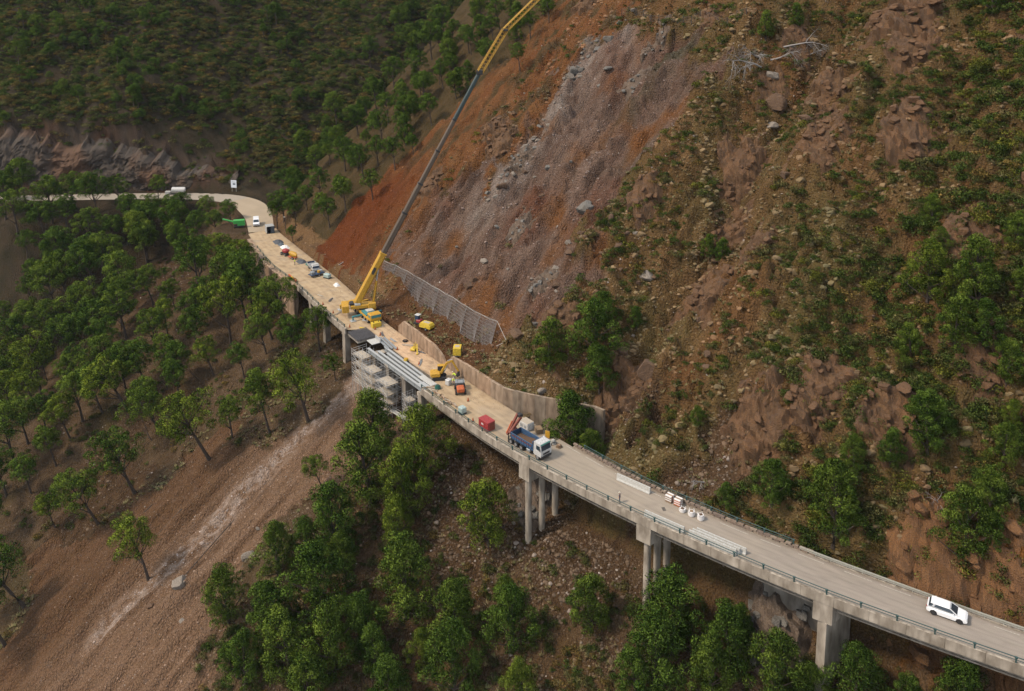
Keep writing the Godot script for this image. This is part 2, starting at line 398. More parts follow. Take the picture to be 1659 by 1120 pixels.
# what the ground is made of
enum {FLOOR, SCAR, ORANGE, DEBRIS, SCREE, HILL, SPUR, FARM, CUT}
var z_zone := FLOOR
var z_crag := 0.0
var z_far := false
func zone_at(s: float, t: float, edge: float, is_far: bool) -> int:
	if is_far: return FARM
	var j := n_mid.get_noise_2d(s * 1.4 + 90.0, t * 1.4) * 5.0
	j += n_broad.get_noise_2d(s * 1.6 + 13.0, t * 1.6) * 19.0
	var p := Vector2(s + j, t + n_mid.get_noise_2d(s * 1.4, t * 1.4 + 70.0) * 4.0)
	if t > cF(s):
		if Geometry2D.is_point_in_polygon(p, P_SCAR): return SCAR
		if Geometry2D.is_point_in_polygon(p, P_ORANGE): return ORANGE
		if s > 128.0 and edge < 5.0: return CUT
		if s > 150.0: return SPUR
		if Geometry2D.is_point_in_polygon(p, P_SCREE[5]): return SCREE
		return HILL
	if Geometry2D.is_point_in_polygon(p, P_DEBRIS): return DEBRIS
	for q: PackedVector2Array in P_SCREE:
		if Geometry2D.is_point_in_polygon(p, q): return SCREE
	return FLOOR
# once the ground is meshed, heights are read from the mesh itself
var G_H := PackedFloat32Array()
var G_Z := PackedByteArray()
var G_R := PackedFloat32Array()
var G_C := PackedColorArray()
var G_S := PackedFloat32Array()
var G_T := PackedFloat32Array()
var G_SI := PackedInt32Array()
var G_TI := PackedInt32Array()
var g_col := Color(0.2, 0.13, 0.09)
func index_of(ax: PackedFloat32Array) -> PackedInt32Array:
	var o := PackedInt32Array()
	var j := 0
	for i in int((ax[ax.size() - 1] - ax[0]) / 0.25):
		while j < ax.size() - 2 and ax[0] + i * 0.25 >= ax[j + 1]: j += 1
		o.append(j)
	return o
func ht(x: float, z: float) -> float:
	if G_H.is_empty(): return ht_raw(x, z)
	var d := Vector2(x, z) - ORG
	var s := d.dot(AX)
	var t := d.dot(NX)
	var i := G_SI[clampi(int((s - G_S[0]) * 4.0), 0, G_SI.size() - 1)]
	var j := G_TI[clampi(int((t - G_T[0]) * 4.0), 0, G_TI.size() - 1)]
	if G_S[i + 1] < s: i = mini(i + 1, G_S.size() - 2)
	if G_T[j + 1] < t: j = mini(j + 1, G_T.size() - 2)
	var u := clampf((s - G_S[i]) / (G_S[i + 1] - G_S[i]), 0.0, 1.0)
	var v := clampf((t - G_T[j]) / (G_T[j + 1] - G_T[j]), 0.0, 1.0)
	var nt := G_T.size()
	var a := i * nt + j
	var k := a + (nt if u > 0.5 else 0) + (1 if v > 0.5 else 0)
	z_zone = G_Z[k]; z_crag = G_R[k]; g_col = G_C[k]
	if u + v < 1.0: return G_H[a] + (G_H[a + nt] - G_H[a]) * u + (G_H[a + 1] - G_H[a]) * v
	return G_H[a + nt + 1] + (G_H[a + 1] - G_H[a + nt + 1]) * (1.0 - u) + (G_H[a + nt] - G_H[a + nt + 1]) * (1.0 - v)
func ht_raw(x: float, z: float) -> float:
	var d := Vector2(x, z) - ORG
	var s := d.dot(AX)
	var t := d.dot(NX)
	var a := cN(s)
	var b := cF(s)
	var gn := lk(T_GN, s)
	var gf := lk(T_GF, s)
	var be := lk(T_BE, s)
	var gu := lk(T_GU, s)
	var stp := b + lk(T_ST, s)
	var y := 0.0
	var up := t - stp
	if up > 0.0:
		var yy := gf + 0.06 * minf(up, be) + lk(T_RU, s) * maxf(up - be, 0.0)
		y = lerpf(minf(gf, -1.2), yy, smoothstep(0.1, 0.75, up))
		if stp - b > 0.3: y = lerpf(-4.0, yy, smoothstep(0.1, 0.75, up))
		elif s < 84.0: y = minf(y, gu + 2.6 * (t - b))
	elif t < a:
		y = gn - lk(T_RD, s) * (a - t)
	elif t > b:
		y = maxf(gu, -4.0 - 1.2 * (stp - t)) if stp - b > 0.3 else minf(gf, -1.2)
	else:
		y = lerpf(gn, gu, (t - a) / (b - a))
	var g := smoothstep(166.0, 170.0, s)
	if g > 0.0 and t > a - 0.4 and t < b + 0.4: y = lerpf(y, -0.06, g)
	var send := 236.0 + 0.12 * maxf(t - b, 0.0)
	y -= 0.9 * maxf(s - send, 0.0) * smoothstep(0.0, 6.0, t - a) + 0.25 * maxf(s - 262.0, 0.0)
	# the mountain behind the far road
	var e := far_z(x) - z
	var y2 := 0.0
	if e > 3.0:
		var cl := clampf((-112.0 - x) / 38.0, 0.0, 1.0) * 17.0
		y2 = cl * smoothstep(3.0, 10.0, e) + 0.62 * (e - 3.0) + 0.1 * clampf(e - 3.0, 0.0, 20.0)
	elif e < -6.5: y2 = 0.55 * (e + 6.5) - 0.3
	z_far = y2 > y
	y = smax(y, y2, 3.0)
	# relief
	var edge := maxf(t - stp, a - t)
	var m := smoothstep(0.8, 8.0, edge)
	if edge < 0.0 and s < 166.0: m = 0.25 * smoothstep(0.5, 3.0, minf(t - a, b - t))
	m = lerpf(m, 1.0, smoothstep(246.0, 262.0, s))
	if s > 92.0 and s < 156.0 and edge > 0.0: m *= lerpf(1.0, 0.3, (1.0 - smoothstep(9.0, 16.0, edge)) * smoothstep(92.0, 98.0, s) * (1.0 - smoothstep(148.0, 156.0, s)))
	z_zone = zone_at(s, t, edge, z_far)
	z_crag = 0.0
	y += m * n_broad.get_noise_2d(x, z) * (2.6 if not z_far else 7.0)
	match z_zone:
		DEBRIS:
			y += m * (-0.9 * (1.0 - smoothstep(0.3, 2.6, line_gap(STREAK, s + n_mid.get_noise_2d(s, t * 0.8) * 2.0, t))) + n_mid.get_noise_2d(s * 0.8, t * 0.08) * 2.4 + n_mid.get_noise_2d(s * 2.2, t * 0.14 + 9.0) * 1.0 + n_ridge.get_noise_2d(s * 0.8, t * 0.1) * 0.7 + n_fine.get_noise_2d(s * 1.2, t * 0.4) * 0.35 + n_fine.get_noise_2d(x, z) * 0.22)
		SCAR:
			y += m * (n_mid.get_noise_2d(s * 0.6 + 7.0, t * 0.45) * 3.6 + n_mid.get_noise_2d(s * 1.5, t * 0.4) * 1.8 + n_mid.get_noise_2d(s * 3.0, t * 0.6 + 40.0) * 0.8 + n_ridge.get_noise_2d(s * 1.2, t * 0.5 + 17.0) * 0.9 + (1.0 - absf(n_mid.get_noise_2d(s * 2.4 + 11.0, t * 1.0)) * 2.4) * 0.45 + n_fine.get_noise_2d(x, z) * 0.45)
		ORANGE:
			y += m * (n_mid.get_noise_2d(s * 1.2, t * 0.35) * 1.6 + n_ridge.get_noise_2d(s, t * 0.8) * 1.6 * smoothstep(150.0, 142.0, s - t * 0.35) + (1.0 - absf(n_mid.get_noise_2d(s * 2.4 + 11.0, t * 1.2)) * 2.4) * 0.6 + n_fine.get_noise_2d(x, z) * 0.45)
		HILL, CUT:
			y += m * (n_ridge.get_noise_2d(s, t * 0.7) * 2.2 + n_ridge.get_noise_2d(s * 0.8 + 40.0, t * 0.22) * 2.0 + n_mid.get_noise_2d(s * 1.3, t) * 1.8 + (1.0 - absf(n_mid.get_noise_2d(s * 2.6 + 31.0, t * 1.7)) * 2.4) * 0.9 + n_fine.get_noise_2d(x, z) * 0.75)
		FARM:
			y += m * (n_ridge.get_noise_2d(x * 0.45, z * 0.45) * 3.5 + n_mid.get_noise_2d(x * 0.6, z * 0.6) * 1.2)
			if x < -108.0 and e > 3.0 and e < 16.0: y += (n_cell.get_noise_2d(x * 0.5, e * 0.5) * 7.0 + n_ridge.get_noise_2d(x * 1.3, e * 0.8) * 3.5 + n_mid.get_noise_2d(x * 1.5, e) * 2.5) * smoothstep(3.0, 7.0, e) * (1.0 - smoothstep(12.0, 16.0, e))
		_:
			y += m * (n_mid.get_noise_2d(x, z) * 1.0 + n_ridge.get_noise_2d(x, z) * 0.7 + n_fine.get_noise_2d(x, z) * 0.3)
	if up > 2.0 and s < 175.0 and not z_far:
		for g2: Array in GULLIES:
			if s > g2[2] - g2[1] * 1.5 and s < g2[3] + g2[1] * 1.5:
				var gap := line_gap(g2[4], s + n_mid.get_noise_2d(s * 0.5, t * 1.2) * 3.0, t)
				if gap < g2[1]: y -= m * g2[0] * (1.0 - smoothstep(0.1, 1.0, gap / g2[1]))
		var amt := smoothstep(-0.12, 0.3, n_broad.get_noise_2d(s * 2.2 + 77.0, t * 2.2))
		if z_zone == SCAR: amt *= 0.8
		elif z_zone == ORANGE: amt *= 0.9 * smoothstep(168.0, 150.0, s)
		elif z_zone != HILL: amt = 0.0
		if amt > 0.0:
			var tall := 3.6 + 1.4 * n_broad.get_noise_2d(s, t + 500.0)
			var q2 := (y + n_mid.get_noise_2d(s * 0.9, t * 0.5 + 300.0) * 3.0 + s * 0.12) / tall
			var fr := q2 - floorf(q2)
			y += m * amt * (smoothstep(0.12, 0.4, fr) - fr) * tall * 0.85
	if s < 170.0 and t > -25.0:
		for q: Array in CRAGS:
			var ds: float = s - q[0]
			var dt: float = t - q[1]
			if absf(ds) < q[2] * 1.3 and absf(dt) < q[2] * 1.3:
				var k := 1.0 - smoothstep(0.3, 1.0, sqrt(ds * ds + dt * dt) / q[2] + n_mid.get_noise_2d(s * 2.0, t * 2.0) * 0.6)
				if k > 0.0:
					var cell := n_cell.get_noise_2d(s * 1.1 + dt * 0.3, t * 0.6)
					var lift: float = q[3] * 0.4 * k * (0.75 + 0.5 * cell)
					y += m * (snappedf(lift, 0.7) * 0.7 + lift * 0.3)
					z_crag = maxf(z_crag, k)
	# roads lie level
	if s > 205.0 and x > -340.0 and z > -325.0 and z < -250.0:
		var w := 1.0 - smoothstep(0.6, 4.5, far_road_gap(x, z))
		if w > 0.0: y = lerpf(y, -0.08, w)
	return y
func mixc(a: Color, b: Color, k: float) -> Color: return a.lerp(b, clampf(k, 0.0, 1.0))
func ground_colour(x: float, z: float, y: float, steep: float) -> Color:
	var d := Vector2(x, z) - ORG
	var s := d.dot(AX)
	var t := d.dot(NX)
	var nb := n_broad.get_noise_2d(x * 2.0 + 300.0, z * 2.0) * 0.5 + 0.5
	var nm := n_mid.get_noise_2d(x * 1.1, z * 1.1 + 200.0) * 0.5 + 0.5
	var nf := n_fine.get_noise_2d(x * 1.3 + 50.0, z * 1.3) * 0.5 + 0.5
	var run := n_mid.get_noise_2d(s * 1.9 + n_broad.get_noise_2d(s, t) * 9.0, t * 0.3 + 30.0) * 0.5 + 0.5
	if z_zone == DEBRIS: run = n_mid.get_noise_2d(s * 2.2, t * 0.14 + 30.0) * 0.5 + 0.5
	var c := Color(0.2, 0.13, 0.09)
	var e_far := far_z(x) - z
	match z_zone:
		SCAR:
			c = mixc(Color(0.165, 0.110, 0.088), Color(0.285, 0.212, 0.180), run * 1.6 - 0.3)
			c = mixc(c, Color(0.185, 0.082, 0.050), (nb - 0.52) * 2.4)
			c = mixc(c, Color(0.11, 0.075, 0.062), (0.40 - nm) * 2.2)
			c = mixc(c, Color(0.115, 0.105, 0.075), (n_broad.get_noise_2d(x * 3.0, z * 3.0 + 40.0) + 0.1) * 2.0 * smoothstep(30.0, 48.0, t) * smoothstep(118.0, 100.0, s))
			c = mixc(c, Color(0.235, 0.118, 0.056), (n_broad.get_noise_2d(x * 2.6 + 19.0, z * 2.6) - 0.12) * 2.4)
			var k := line_gap(PALE, s, t)
			if k < 9.0: c = mixc(c, Color(0.42, 0.385, 0.37), (1.0 - k / 9.0) * (nm * 1.6 + nf - 0.8))
			c = mixc(c, Color(0.27, 0.225, 0.205), (nf - 0.64) * 2.2)
		ORANGE:
			c = mixc(Color(0.22, 0.098, 0.046), Color(0.275, 0.15, 0.075), nm * 1.5 - 0.25)
			c = mixc(c, Color(0.13, 0.092, 0.052), (n_mid.get_noise_2d(s, t * 0.5 + 99.0) + 0.02) * 3.0)
			c = mixc(c, Color(0.20, 0.064, 0.026), smoothstep(150.0, 172.0, s) * smoothstep(36.0, 20.0, t) * 0.85)
		DEBRIS:
			c = mixc(Color(0.225, 0.145, 0.095), Color(0.345, 0.24, 0.175), run * 1.4 - 0.2)
			c = mixc(c, Color(0.18, 0.108, 0.064), smoothstep(134.0, 146.0, s + nb * 8.0) * 0.8)
			var k := line_gap(STREAK, s + run * 3.0 - 1.5, t)
			if k < 4.4: c = mixc(c, Color(0.54, 0.45, 0.405), (1.0 - k / 4.4) * 3.2 * (nf * 1.3 + nm * 0.8 - 0.85))
			elif k < 6.0: c = mixc(c, Color(0.10, 0.068, 0.052), (run - 0.5) * 2.2)
			c = mixc(c, Color(0.12, 0.075, 0.05), (0.40 - run) * 2.2)
			c = mixc(c, Color(0.30, 0.25, 0.22), (nf - 0.64) * 1.6)
		SCREE:
			c = mixc(Color(0.090, 0.060, 0.038), Color(0.165, 0.112, 0.072), nf * 1.5 - 0.3)
		HILL:
			if s > 96.0 and t < cF(s) + 12.0: nb = 0.2
			c = mixc(Color(0.150, 0.097, 0.053), Color(0.255, 0.175, 0.100), nm * 1.6 - 0.3)
			c = mixc(c, Color(0.145, 0.122, 0.062), (nb + nf * 0.5 - 0.60) * 2.0)
			c = mixc(c, Color(0.20, 0.105, 0.055), (0.40 - nb) * 2.5)
		CUT:
			c = mixc(Color(0.30, 0.195, 0.105), Color(0.22, 0.145, 0.09), nm * 1.5 - 0.2)
		SPUR:
			c = mixc(Color(0.085, 0.07, 0.036), Color(0.15, 0.11, 0.062), nm * 1.6 - 0.3)
		FARM:
			c = mixc(Color(0.046, 0.046, 0.030), Color(0.10, 0.078, 0.055), nm * 1.5 - 0.2)
			if x < -105.0 and y < 26.0 and e_far > 3.0 and e_far < 15.0: c = mixc(c, mixc(mixc(Color(0.07, 0.06, 0.055), Color(0.16, 0.13, 0.11), nf), Color(0.13, 0.07, 0.045), (nb - 0.45) * 3.0), 0.9)
		_:
			c = mixc(Color(0.105, 0.076, 0.050), Color(0.185, 0.138, 0.096), nm * 1.5 - 0.2)
			c = mixc(c, Color(0.20, 0.16, 0.13), (nf - 0.6) * 2.0)
			c = mixc(c, Color(0.10, 0.092, 0.045), (nb - 0.55) * 2.0)
			if t > -50.0 and s < 100.0: c = mixc(c, Color(0.15, 0.092, 0.05), (nb - 0.35) * 1.4)
	if s > 96.0 and s < 142.0 and t > cF(s) and t < cF(s) + 9.0 and z_zone != FARM:
		c = mixc(mixc(Color(0.115, 0.062, 0.036), Color(0.19, 0.112, 0.066), nf * 1.2), Color(0.24, 0.15, 0.085), (nb - 0.6) * 2.5)
	if z_crag > 0.0:
		var r := mixc(Color(0.10, 0.062, 0.036), Color(0.25, 0.15, 0.085), nf * 1.4 - 0.15)
		if (s > 60.0 and s < 72.0 and t > 30.0): r = mixc(Color(0.09, 0.058, 0.038), Color(0.17, 0.10, 0.065), nf)
		if s < 14.0 and t < 12.0: r = mixc(r, Color(0.30, 0.135, 0.045), 0.6)
		if t < -4.0 and t > -8.5: r = mixc(r, Color(0.25, 0.235, 0.22), 0.5)
		c = mixc(c, r, z_crag * 0.9)
	var l := (c.r + c.g + c.b) / 3.0
	var sat := 1.16 if z_zone == HILL or z_zone == FLOOR else 1.06
	c = Color(maxf(l + (c.r - l) * sat, 0.01), maxf(l + (c.g - l) * sat, 0.01), maxf(l + (c.b - l) * sat, 0.008))
	return c
func grid_axis(a: float, b: float, fine: float, lo: float, hi: float, grow: float, most: float) -> PackedFloat32Array:
	var o := PackedFloat32Array()
	var k := a
	while k <= b: o.append(k); k += fine
	var st := fine
	k = o[o.size() - 1]
	while k < hi:
		st = minf(st * grow, most); k += st; o.append(k)
	st = fine; k = a
	var pre := PackedFloat32Array()
	while k > lo:
		st = minf(st * grow, most); k -= st; pre.append(k)
	pre.reverse()
	pre.append_array(o)
	return pre
func make_ground() -> void:
	var gs := grid_axis(-18.0, 172.0, 0.6, -90.0, 720.0, 1.025, 3.2)
	var gt := grid_axis(-88.0, 82.0, 0.6, -420.0, 420.0, 1.05, 6.0)
	var ns := gs.size()
	var nt := gt.size()
	var v := PackedVector3Array(); v.resize(ns * nt)
	var zn := PackedByteArray(); zn.resize(ns * nt)
	var cr := PackedFloat32Array(); cr.resize(ns * nt)
	for i in ns:
		for j in nt:
			var p := ORG + AX * gs[i] + NX * gt[j]
			var y := ht_raw(p.x, p.y)
			var id := i * nt + j
			v[id] = Vector3(p.x, y, p.y)
			zn[id] = z_zone; cr[id] = z_crag
	var n := PackedVector3Array(); n.resize(ns * nt)
	var c := PackedColorArray(); c.resize(ns * nt)
	for i in ns:
		for j in nt:
			var id := i * nt + j
			var du := v[mini(i + 1, ns - 1) * nt + j] - v[maxi(i - 1, 0) * nt + j]
			var dv := v[i * nt + mini(j + 1, nt - 1)] - v[i * nt + maxi(j - 1, 0)]
			var nn := du.cross(dv).normalized()
			if nn.y < 0.0: nn = -nn
			n[id] = nn
			z_zone = zn[id]; z_crag = cr[id]
			c[id] = ground_colour(v[id].x, v[id].z, v[id].y, sqrt(maxf(0.0, 1.0 - nn.y * nn.y)) / maxf(nn.y, 0.05))
	var ix := PackedInt32Array(); ix.resize((ns - 1) * (nt - 1) * 6)
	var q := 0
	for i in ns - 1:
		for j in nt - 1:
			var a := i * nt + j
			for k: int in [a, a + nt, a + 1, a + 1, a + nt, a + nt + 1]:
				ix[q] = k; q += 1
	var arr := []
	arr.resize(Mesh.ARRAY_MAX)
	arr[Mesh.ARRAY_VERTEX] = v; arr[Mesh.ARRAY_NORMAL] = n; arr[Mesh.ARRAY_COLOR] = c; arr[Mesh.ARRAY_INDEX] = ix
	var am := ArrayMesh.new()
	am.add_surface_from_arrays(Mesh.PRIMITIVE_TRIANGLES, arr)
	am.surface_set_material(0, M.ground)
	var o := MeshInstance3D.new()
	o.mesh = am
	o.name = numbered("mountainside")
	add_child(o)
	o.set_meta("kind", "structure")
	G_H.resize(ns * nt)
	for i in ns * nt: G_H[i] = v[i].y
	G_Z = zn; G_R = cr; G_C = c; G_S = gs; G_T = gt; G_SI = index_of(gs); G_TI = index_of(gt)
	print("ground ", ns, " x ", nt)
func inner_near(s: float) -> float:                                  # near edge of what is left of the deck
	return cN(s) + 4.3 * smoothstep(99.5, 101.5, s) * (1.0 - smoothstep(132.0, 135.5, s))
func make_road() -> void:
	var mb := MB.new()
	var s := -70.0
	var rows := []
	while s < 222.0:
		var r := []
		var a := inner_near(s)
		var b := cF(s)
		for k in 29:
			var t := lerpf(a, b, k / 28.0)
			var f := k / 28.0
			var p := W(s, t, 0.0)
			var n1 := n_mid.get_noise_2d(t * 5.0, s * 0.22) * 0.5 + 0.5
			var n2 := n_mid.get_noise_2d(p.x * 1.2, p.z * 1.2) * 0.5 + 0.5
			var n3 := n_fine.get_noise_2d(p.x, p.z) * 0.5 + 0.5
			var asph := mixc(Color(0.22, 0.192, 0.165), Color(0.30, 0.262, 0.225), n1 * 1.2 - 0.1)
			asph = mixc(asph, Color(0.30, 0.25, 0.185), smoothstep(24.0, 70.0, s + n2 * 20.0) * 0.55)
			var dirt := mixc(Color(0.31, 0.222, 0.132), Color(0.43, 0.325, 0.20), n1 * 1.3 - 0.15)
			dirt = mixc(dirt, Color(0.52, 0.345, 0.215), smoothstep(0.0, 1.0, 1.0 - absf(s - 117.0) / 20.0) * 0.8)
			dirt = mixc(dirt, Color(0.21, 0.18, 0.145), (n2 - 0.62) * 3.0 * smoothstep(135.0, 150.0, s))
			var n4 := n_mid.get_noise_2d(p.x * 2.6 + 70.0, p.z * 2.6) * 0.5 + 0.5
			dirt = mixc(dirt, Color(0.235, 0.165, 0.10), (n4 - 0.52) * 2.6)
			dirt = mixc(dirt, Color(0.45, 0.36, 0.25), (0.40 - n4) * 2.2)
			asph = mixc(asph, Color(0.165, 0.145, 0.128), (n4 - 0.6) * 1.6)
			var c := mixc(asph, dirt, smoothstep(66.0, 92.0, s + n2 * 16.0 - 8.0))
			c = mixc(c, Color(0.16, 0.115, 0.08), (absf(f - 0.5) - 0.44) * 9.0 * n3)
			c = mixc(c, Color(0.15, 0.13, 0.11), (n3 - 0.74) * 1.5)
			c = mixc(c, c * 0.72, (absf(f - 0.5) - 0.34) * 5.0 * n2)
			c = mixc(c, c * 1.25, (n2 - 0.66) * 2.0)
			var wob := n_mid.get_noise_2d(s * 0.25, 3.0) * 0.12
			for tk: float in [0.3, 0.42, 0.6, 0.72]: c = mixc(c, c * 0.78, (1.0 - absf(f - tk - wob) / 0.035) * (0.3 + n3 * 0.8))
			r.append([W(s, t, 0.0 + 0.03 * n2), c])
		rows.append(r)
		s += 0.6
	for i in rows.size() - 1:
		for k in 28:
			var p: Array = rows[i][k]; var q: Array = rows[i][k + 1]; var u: Array = rows[i + 1][k]; var w: Array = rows[i + 1][k + 1]
			for tr: Array in [[p, u, q], [q, u, w]]:
				for e: Array in tr:
					mb.v.append(e[0]); mb.n.append(Vector3.UP); mb.c.append(e[1])
	var o := part("road", mb, M.road, self)
	o.set_meta("kind", "structure")
	# the far road round the bend
	var fr := MB.new()
	var pts := []
	for i in FAR_ROAD.size() - 1:
		for k in 12:
			var w := k / 12.0
			var p0: Array = FAR_ROAD[maxi(i - 1, 0)]; var p1: Array = FAR_ROAD[i]; var p2: Array = FAR_ROAD[i + 1]; var p3: Array = FAR_ROAD[mini(i + 2, FAR_ROAD.size() - 1)]
			pts.append(Vector3(cubic_interpolate(p1[0], p2[0], p0[0], p3[0], w), lerpf(p1[2], p2[2], w), cubic_interpolate(p1[1], p2[1], p0[1], p3[1], w)))
	rows = []
	for i in pts.size():
		var d: Vector3 = pts[mini(i + 1, pts.size() - 1)] - pts[maxi(i - 1, 0)]
		var sd := Vector3(-d.z, 0, d.x).normalized()
		var r := []
		for k in 9:
			var f := k / 4.0 - 1.0
			var p: Vector3 = Vector3(pts[i].x, 0.0, pts[i].z) + sd * f * pts[i].y
			var n2 := n_mid.get_noise_2d(f * 8.0, i * 0.6) * 0.5 + 0.5
			var c := mixc(Color(0.27, 0.215, 0.15), Color(0.36, 0.29, 0.205), n2)
			if i > 40: c = mixc(c, Color(0.26, 0.235, 0.20), 0.7)
			r.append([p + Vector3(0, 0.004 if i > 6 else -0.03 + 0.005 * i, 0), c])
		rows.append(r)
	for i in rows.size() - 1:
		for k in 8:
			var p: Array = rows[i][k]; var q: Array = rows[i][k + 1]; var u: Array = rows[i + 1][k]; var w: Array = rows[i + 1][k + 1]
			for tr: Array in [[p, u, q], [q, u, w]]:
				for e: Array in tr:
					fr.v.append(e[0]); fr.n.append(Vector3.UP); fr.c.append(e[1])
	o = part("road", fr, M.road, self)
	o.set_meta("kind", "structure")

# ---------------------------------------------------------------- plants
var pines := []
var bushy := []
var shrubs := []
func rv(r: RandomNumberGenerator) -> Vector3:
	var y := r.randf_range(-1.0, 1.0)
	var a := r.randf() * TAU
	var q := sqrt(1.0 - y * y)
	return Vector3(q * cos(a), y, q * sin(a))
func leaf_clump(mb: MB, r: RandomNumberGenerator, ctr: Vector3, cr: float, count: int, size: float, mid: Vector3, g0: Color, g1: Color) -> void:
	var tone := r.randf_range(-0.4, 0.35)
	for k in count:
		var d := rv(r)
		if d.y < -0.3 and r.randf() < 0.6: d.y = -d.y
		var p := ctr + Vector3(d.x, d.y * 0.8, d.z) * cr * r.randf_range(0.6, 1.08)
		var ax := (d * 0.8 + rv(r) * 0.75 + Vector3.UP * 0.3).normalized() * size * r.randf_range(0.7, 1.35)
		var sd := ax.cross(rv(r)).normalized() * size * r.randf_range(0.15, 0.27)
		var nn := (d * 0.95 + (p - mid).normalized() * 0.2 + rv(r) * 0.4 + Vector3.UP * 0.1).normalized()
		mb.col = g0.lerp(g1, clampf(r.randf() * 0.8 + 0.1 + tone, 0.0, 1.0))
		var a := p - ax * 0.35
		var b := p + ax * 0.15 + sd
		var e := p + ax * 0.65
		var f := p + ax * 0.15 - sd
		mb.tri_n(a, b, e, nn, nn, nn)
		mb.tri_n(a, e, f, nn, nn, nn)
# a pine about 9.2 m high with a crown about 8 m across; kind 0 rounded on a bare stem, 1 leafy to the ground, 2 open and layered
func make_pine(seed_: int, kind: int) -> Node3D:
	var r := RandomNumberGenerator.new()
	r.seed = seed_
	var root := Node3D.new()
	var cb := MB.new()
	var tb := MB.new()
	var bend := Vector3(r.randf_range(-0.7, 0.7), 0, r.randf_range(-0.7, 0.7))
	var top := 9.3
	var stem := []
	var rad := []
	for k in 7:
		var f := k / 6.0
		stem.append(Vector3(0, -0.8, 0) + Vector3(0, (top + 0.4) * f, 0) + bend * (f * f) * 1.2 + Vector3(sin(f * 5.0 + seed_) * 0.12, 0, cos(f * 4.0 + seed_) * 0.12))
		rad.append(lerpf(0.24, 0.06, f) + (0.1 if k == 0 else 0.0))
	tb.tube(stem, rad, 7)
	var rx := r.randf_range(2.9, 3.7)
	var rz := r.randf_range(2.9, 3.7)
	var ry := 3.1
	var cy := 6.9
	var n := 42
	if kind == 1: ry = 4.5; cy = 5.1; n = 58
	if kind == 2: ry = 3.4; cy = 6.6; n = 36
	var mid: Vector3 = Vector3(bend.x * 0.8, cy, bend.z * 0.8)
	var g0 := Color(0.062, 0.125, 0.024)
	var g1 := Color(0.36, 0.50, 0.085)
	var lob := r.randf() * TAU
	for i in n:
		var f := (i + 0.5) / n
		var y := 1.0 - 1.45 * f
		if kind == 1: y = 1.0 - 1.8 * f
		var an := i * 2.39996 + r.randf_range(-0.5, 0.5)
		var q := sqrt(maxf(0.0, 1.0 - y * y))
		var k := r.randf_range(0.62, 0.98)
		if i % 4 == 3: k = r.randf_range(0.25, 0.55)
		k *= 1.0 + 0.22 * sin(an * 2.0 + lob) + 0.1 * sin(an * 3.0 + lob * 2.0)
		if kind == 1 and y > -0.2: k *= 1.0 - 0.42 * (y + 0.2)
		var p := mid + Vector3(cos(an) * q * rx * k, y * ry * (0.78 + 0.25 * k) + r.randf_range(-0.3, 0.3), sin(an) * q * rz * k)
		var cr := r.randf_range(0.55, 1.0)
		if kind == 2: cr = r.randf_range(0.55, 1.0)
		leaf_clump(cb, r, p, cr, 360, 0.19, mid, g0, g1)
		if i % 3 == 0:
			var j := clampf((p.y - 1.2) / top, 0.25, 0.9)
			var st: Vector3 = stem[int(j * 6.0)]
			tb.tube([st, st.lerp(p, 0.55) + Vector3(0, -0.15, 0), p], [0.1, 0.065, 0.03], 5, false)
	var t := MeshInstance3D.new(); t.name = "trunk"; t.mesh = tb.mesh(M.bark); root.add_child(t)
	var c := MeshInstance3D.new(); c.name = "crown"; c.mesh = cb.mesh(null); root.add_child(c)
	return root
func make_shrub_mesh(seed_: int, clumps: int, leaves: int, size: float) -> ArrayMesh:
	var r := RandomNumberGenerator.new()
	r.seed = seed_
	var mb := MB.new()
	for i in clumps:
		var an := r.randf() * TAU
		var q := sqrt(r.randf()) * 0.75
		var p := Vector3(cos(an) * q, r.randf_range(0.2, 1.05) * (1.15 - q), sin(an) * q)
		leaf_clump(mb, r, p, r.randf_range(0.28, 0.5), leaves, size, Vector3(0, 0.2, 0), Color(0.07, 0.115, 0.03), Color(0.32, 0.41, 0.095))
	return mb.mesh(null)
func make_grass_mesh(seed_: int) -> ArrayMesh:
	var r := RandomNumberGenerator.new()
	r.seed = seed_
	var mb := MB.new()
	for k in 26:
		var an := r.randf() * TAU
		var q := r.randf() * 0.3
		var b := Vector3(cos(an) * q, -0.05, sin(an) * q)
		var tip := b + Vector3(cos(an) * r.randf_range(0.05, 0.4), r.randf_range(0.25, 0.6), sin(an) * r.randf_range(0.05, 0.4))
		var sd := Vector3(-sin(an), 0, cos(an)) * 0.05
		mb.col = Color(0.8, 0.8, 0.8).lerp(Color(1.25, 1.2, 1.1), r.randf())
		mb.tri_n(b - sd, b + sd, tip, Vector3.UP, Vector3.UP, Vector3.UP)
	return mb.mesh(M.grass)
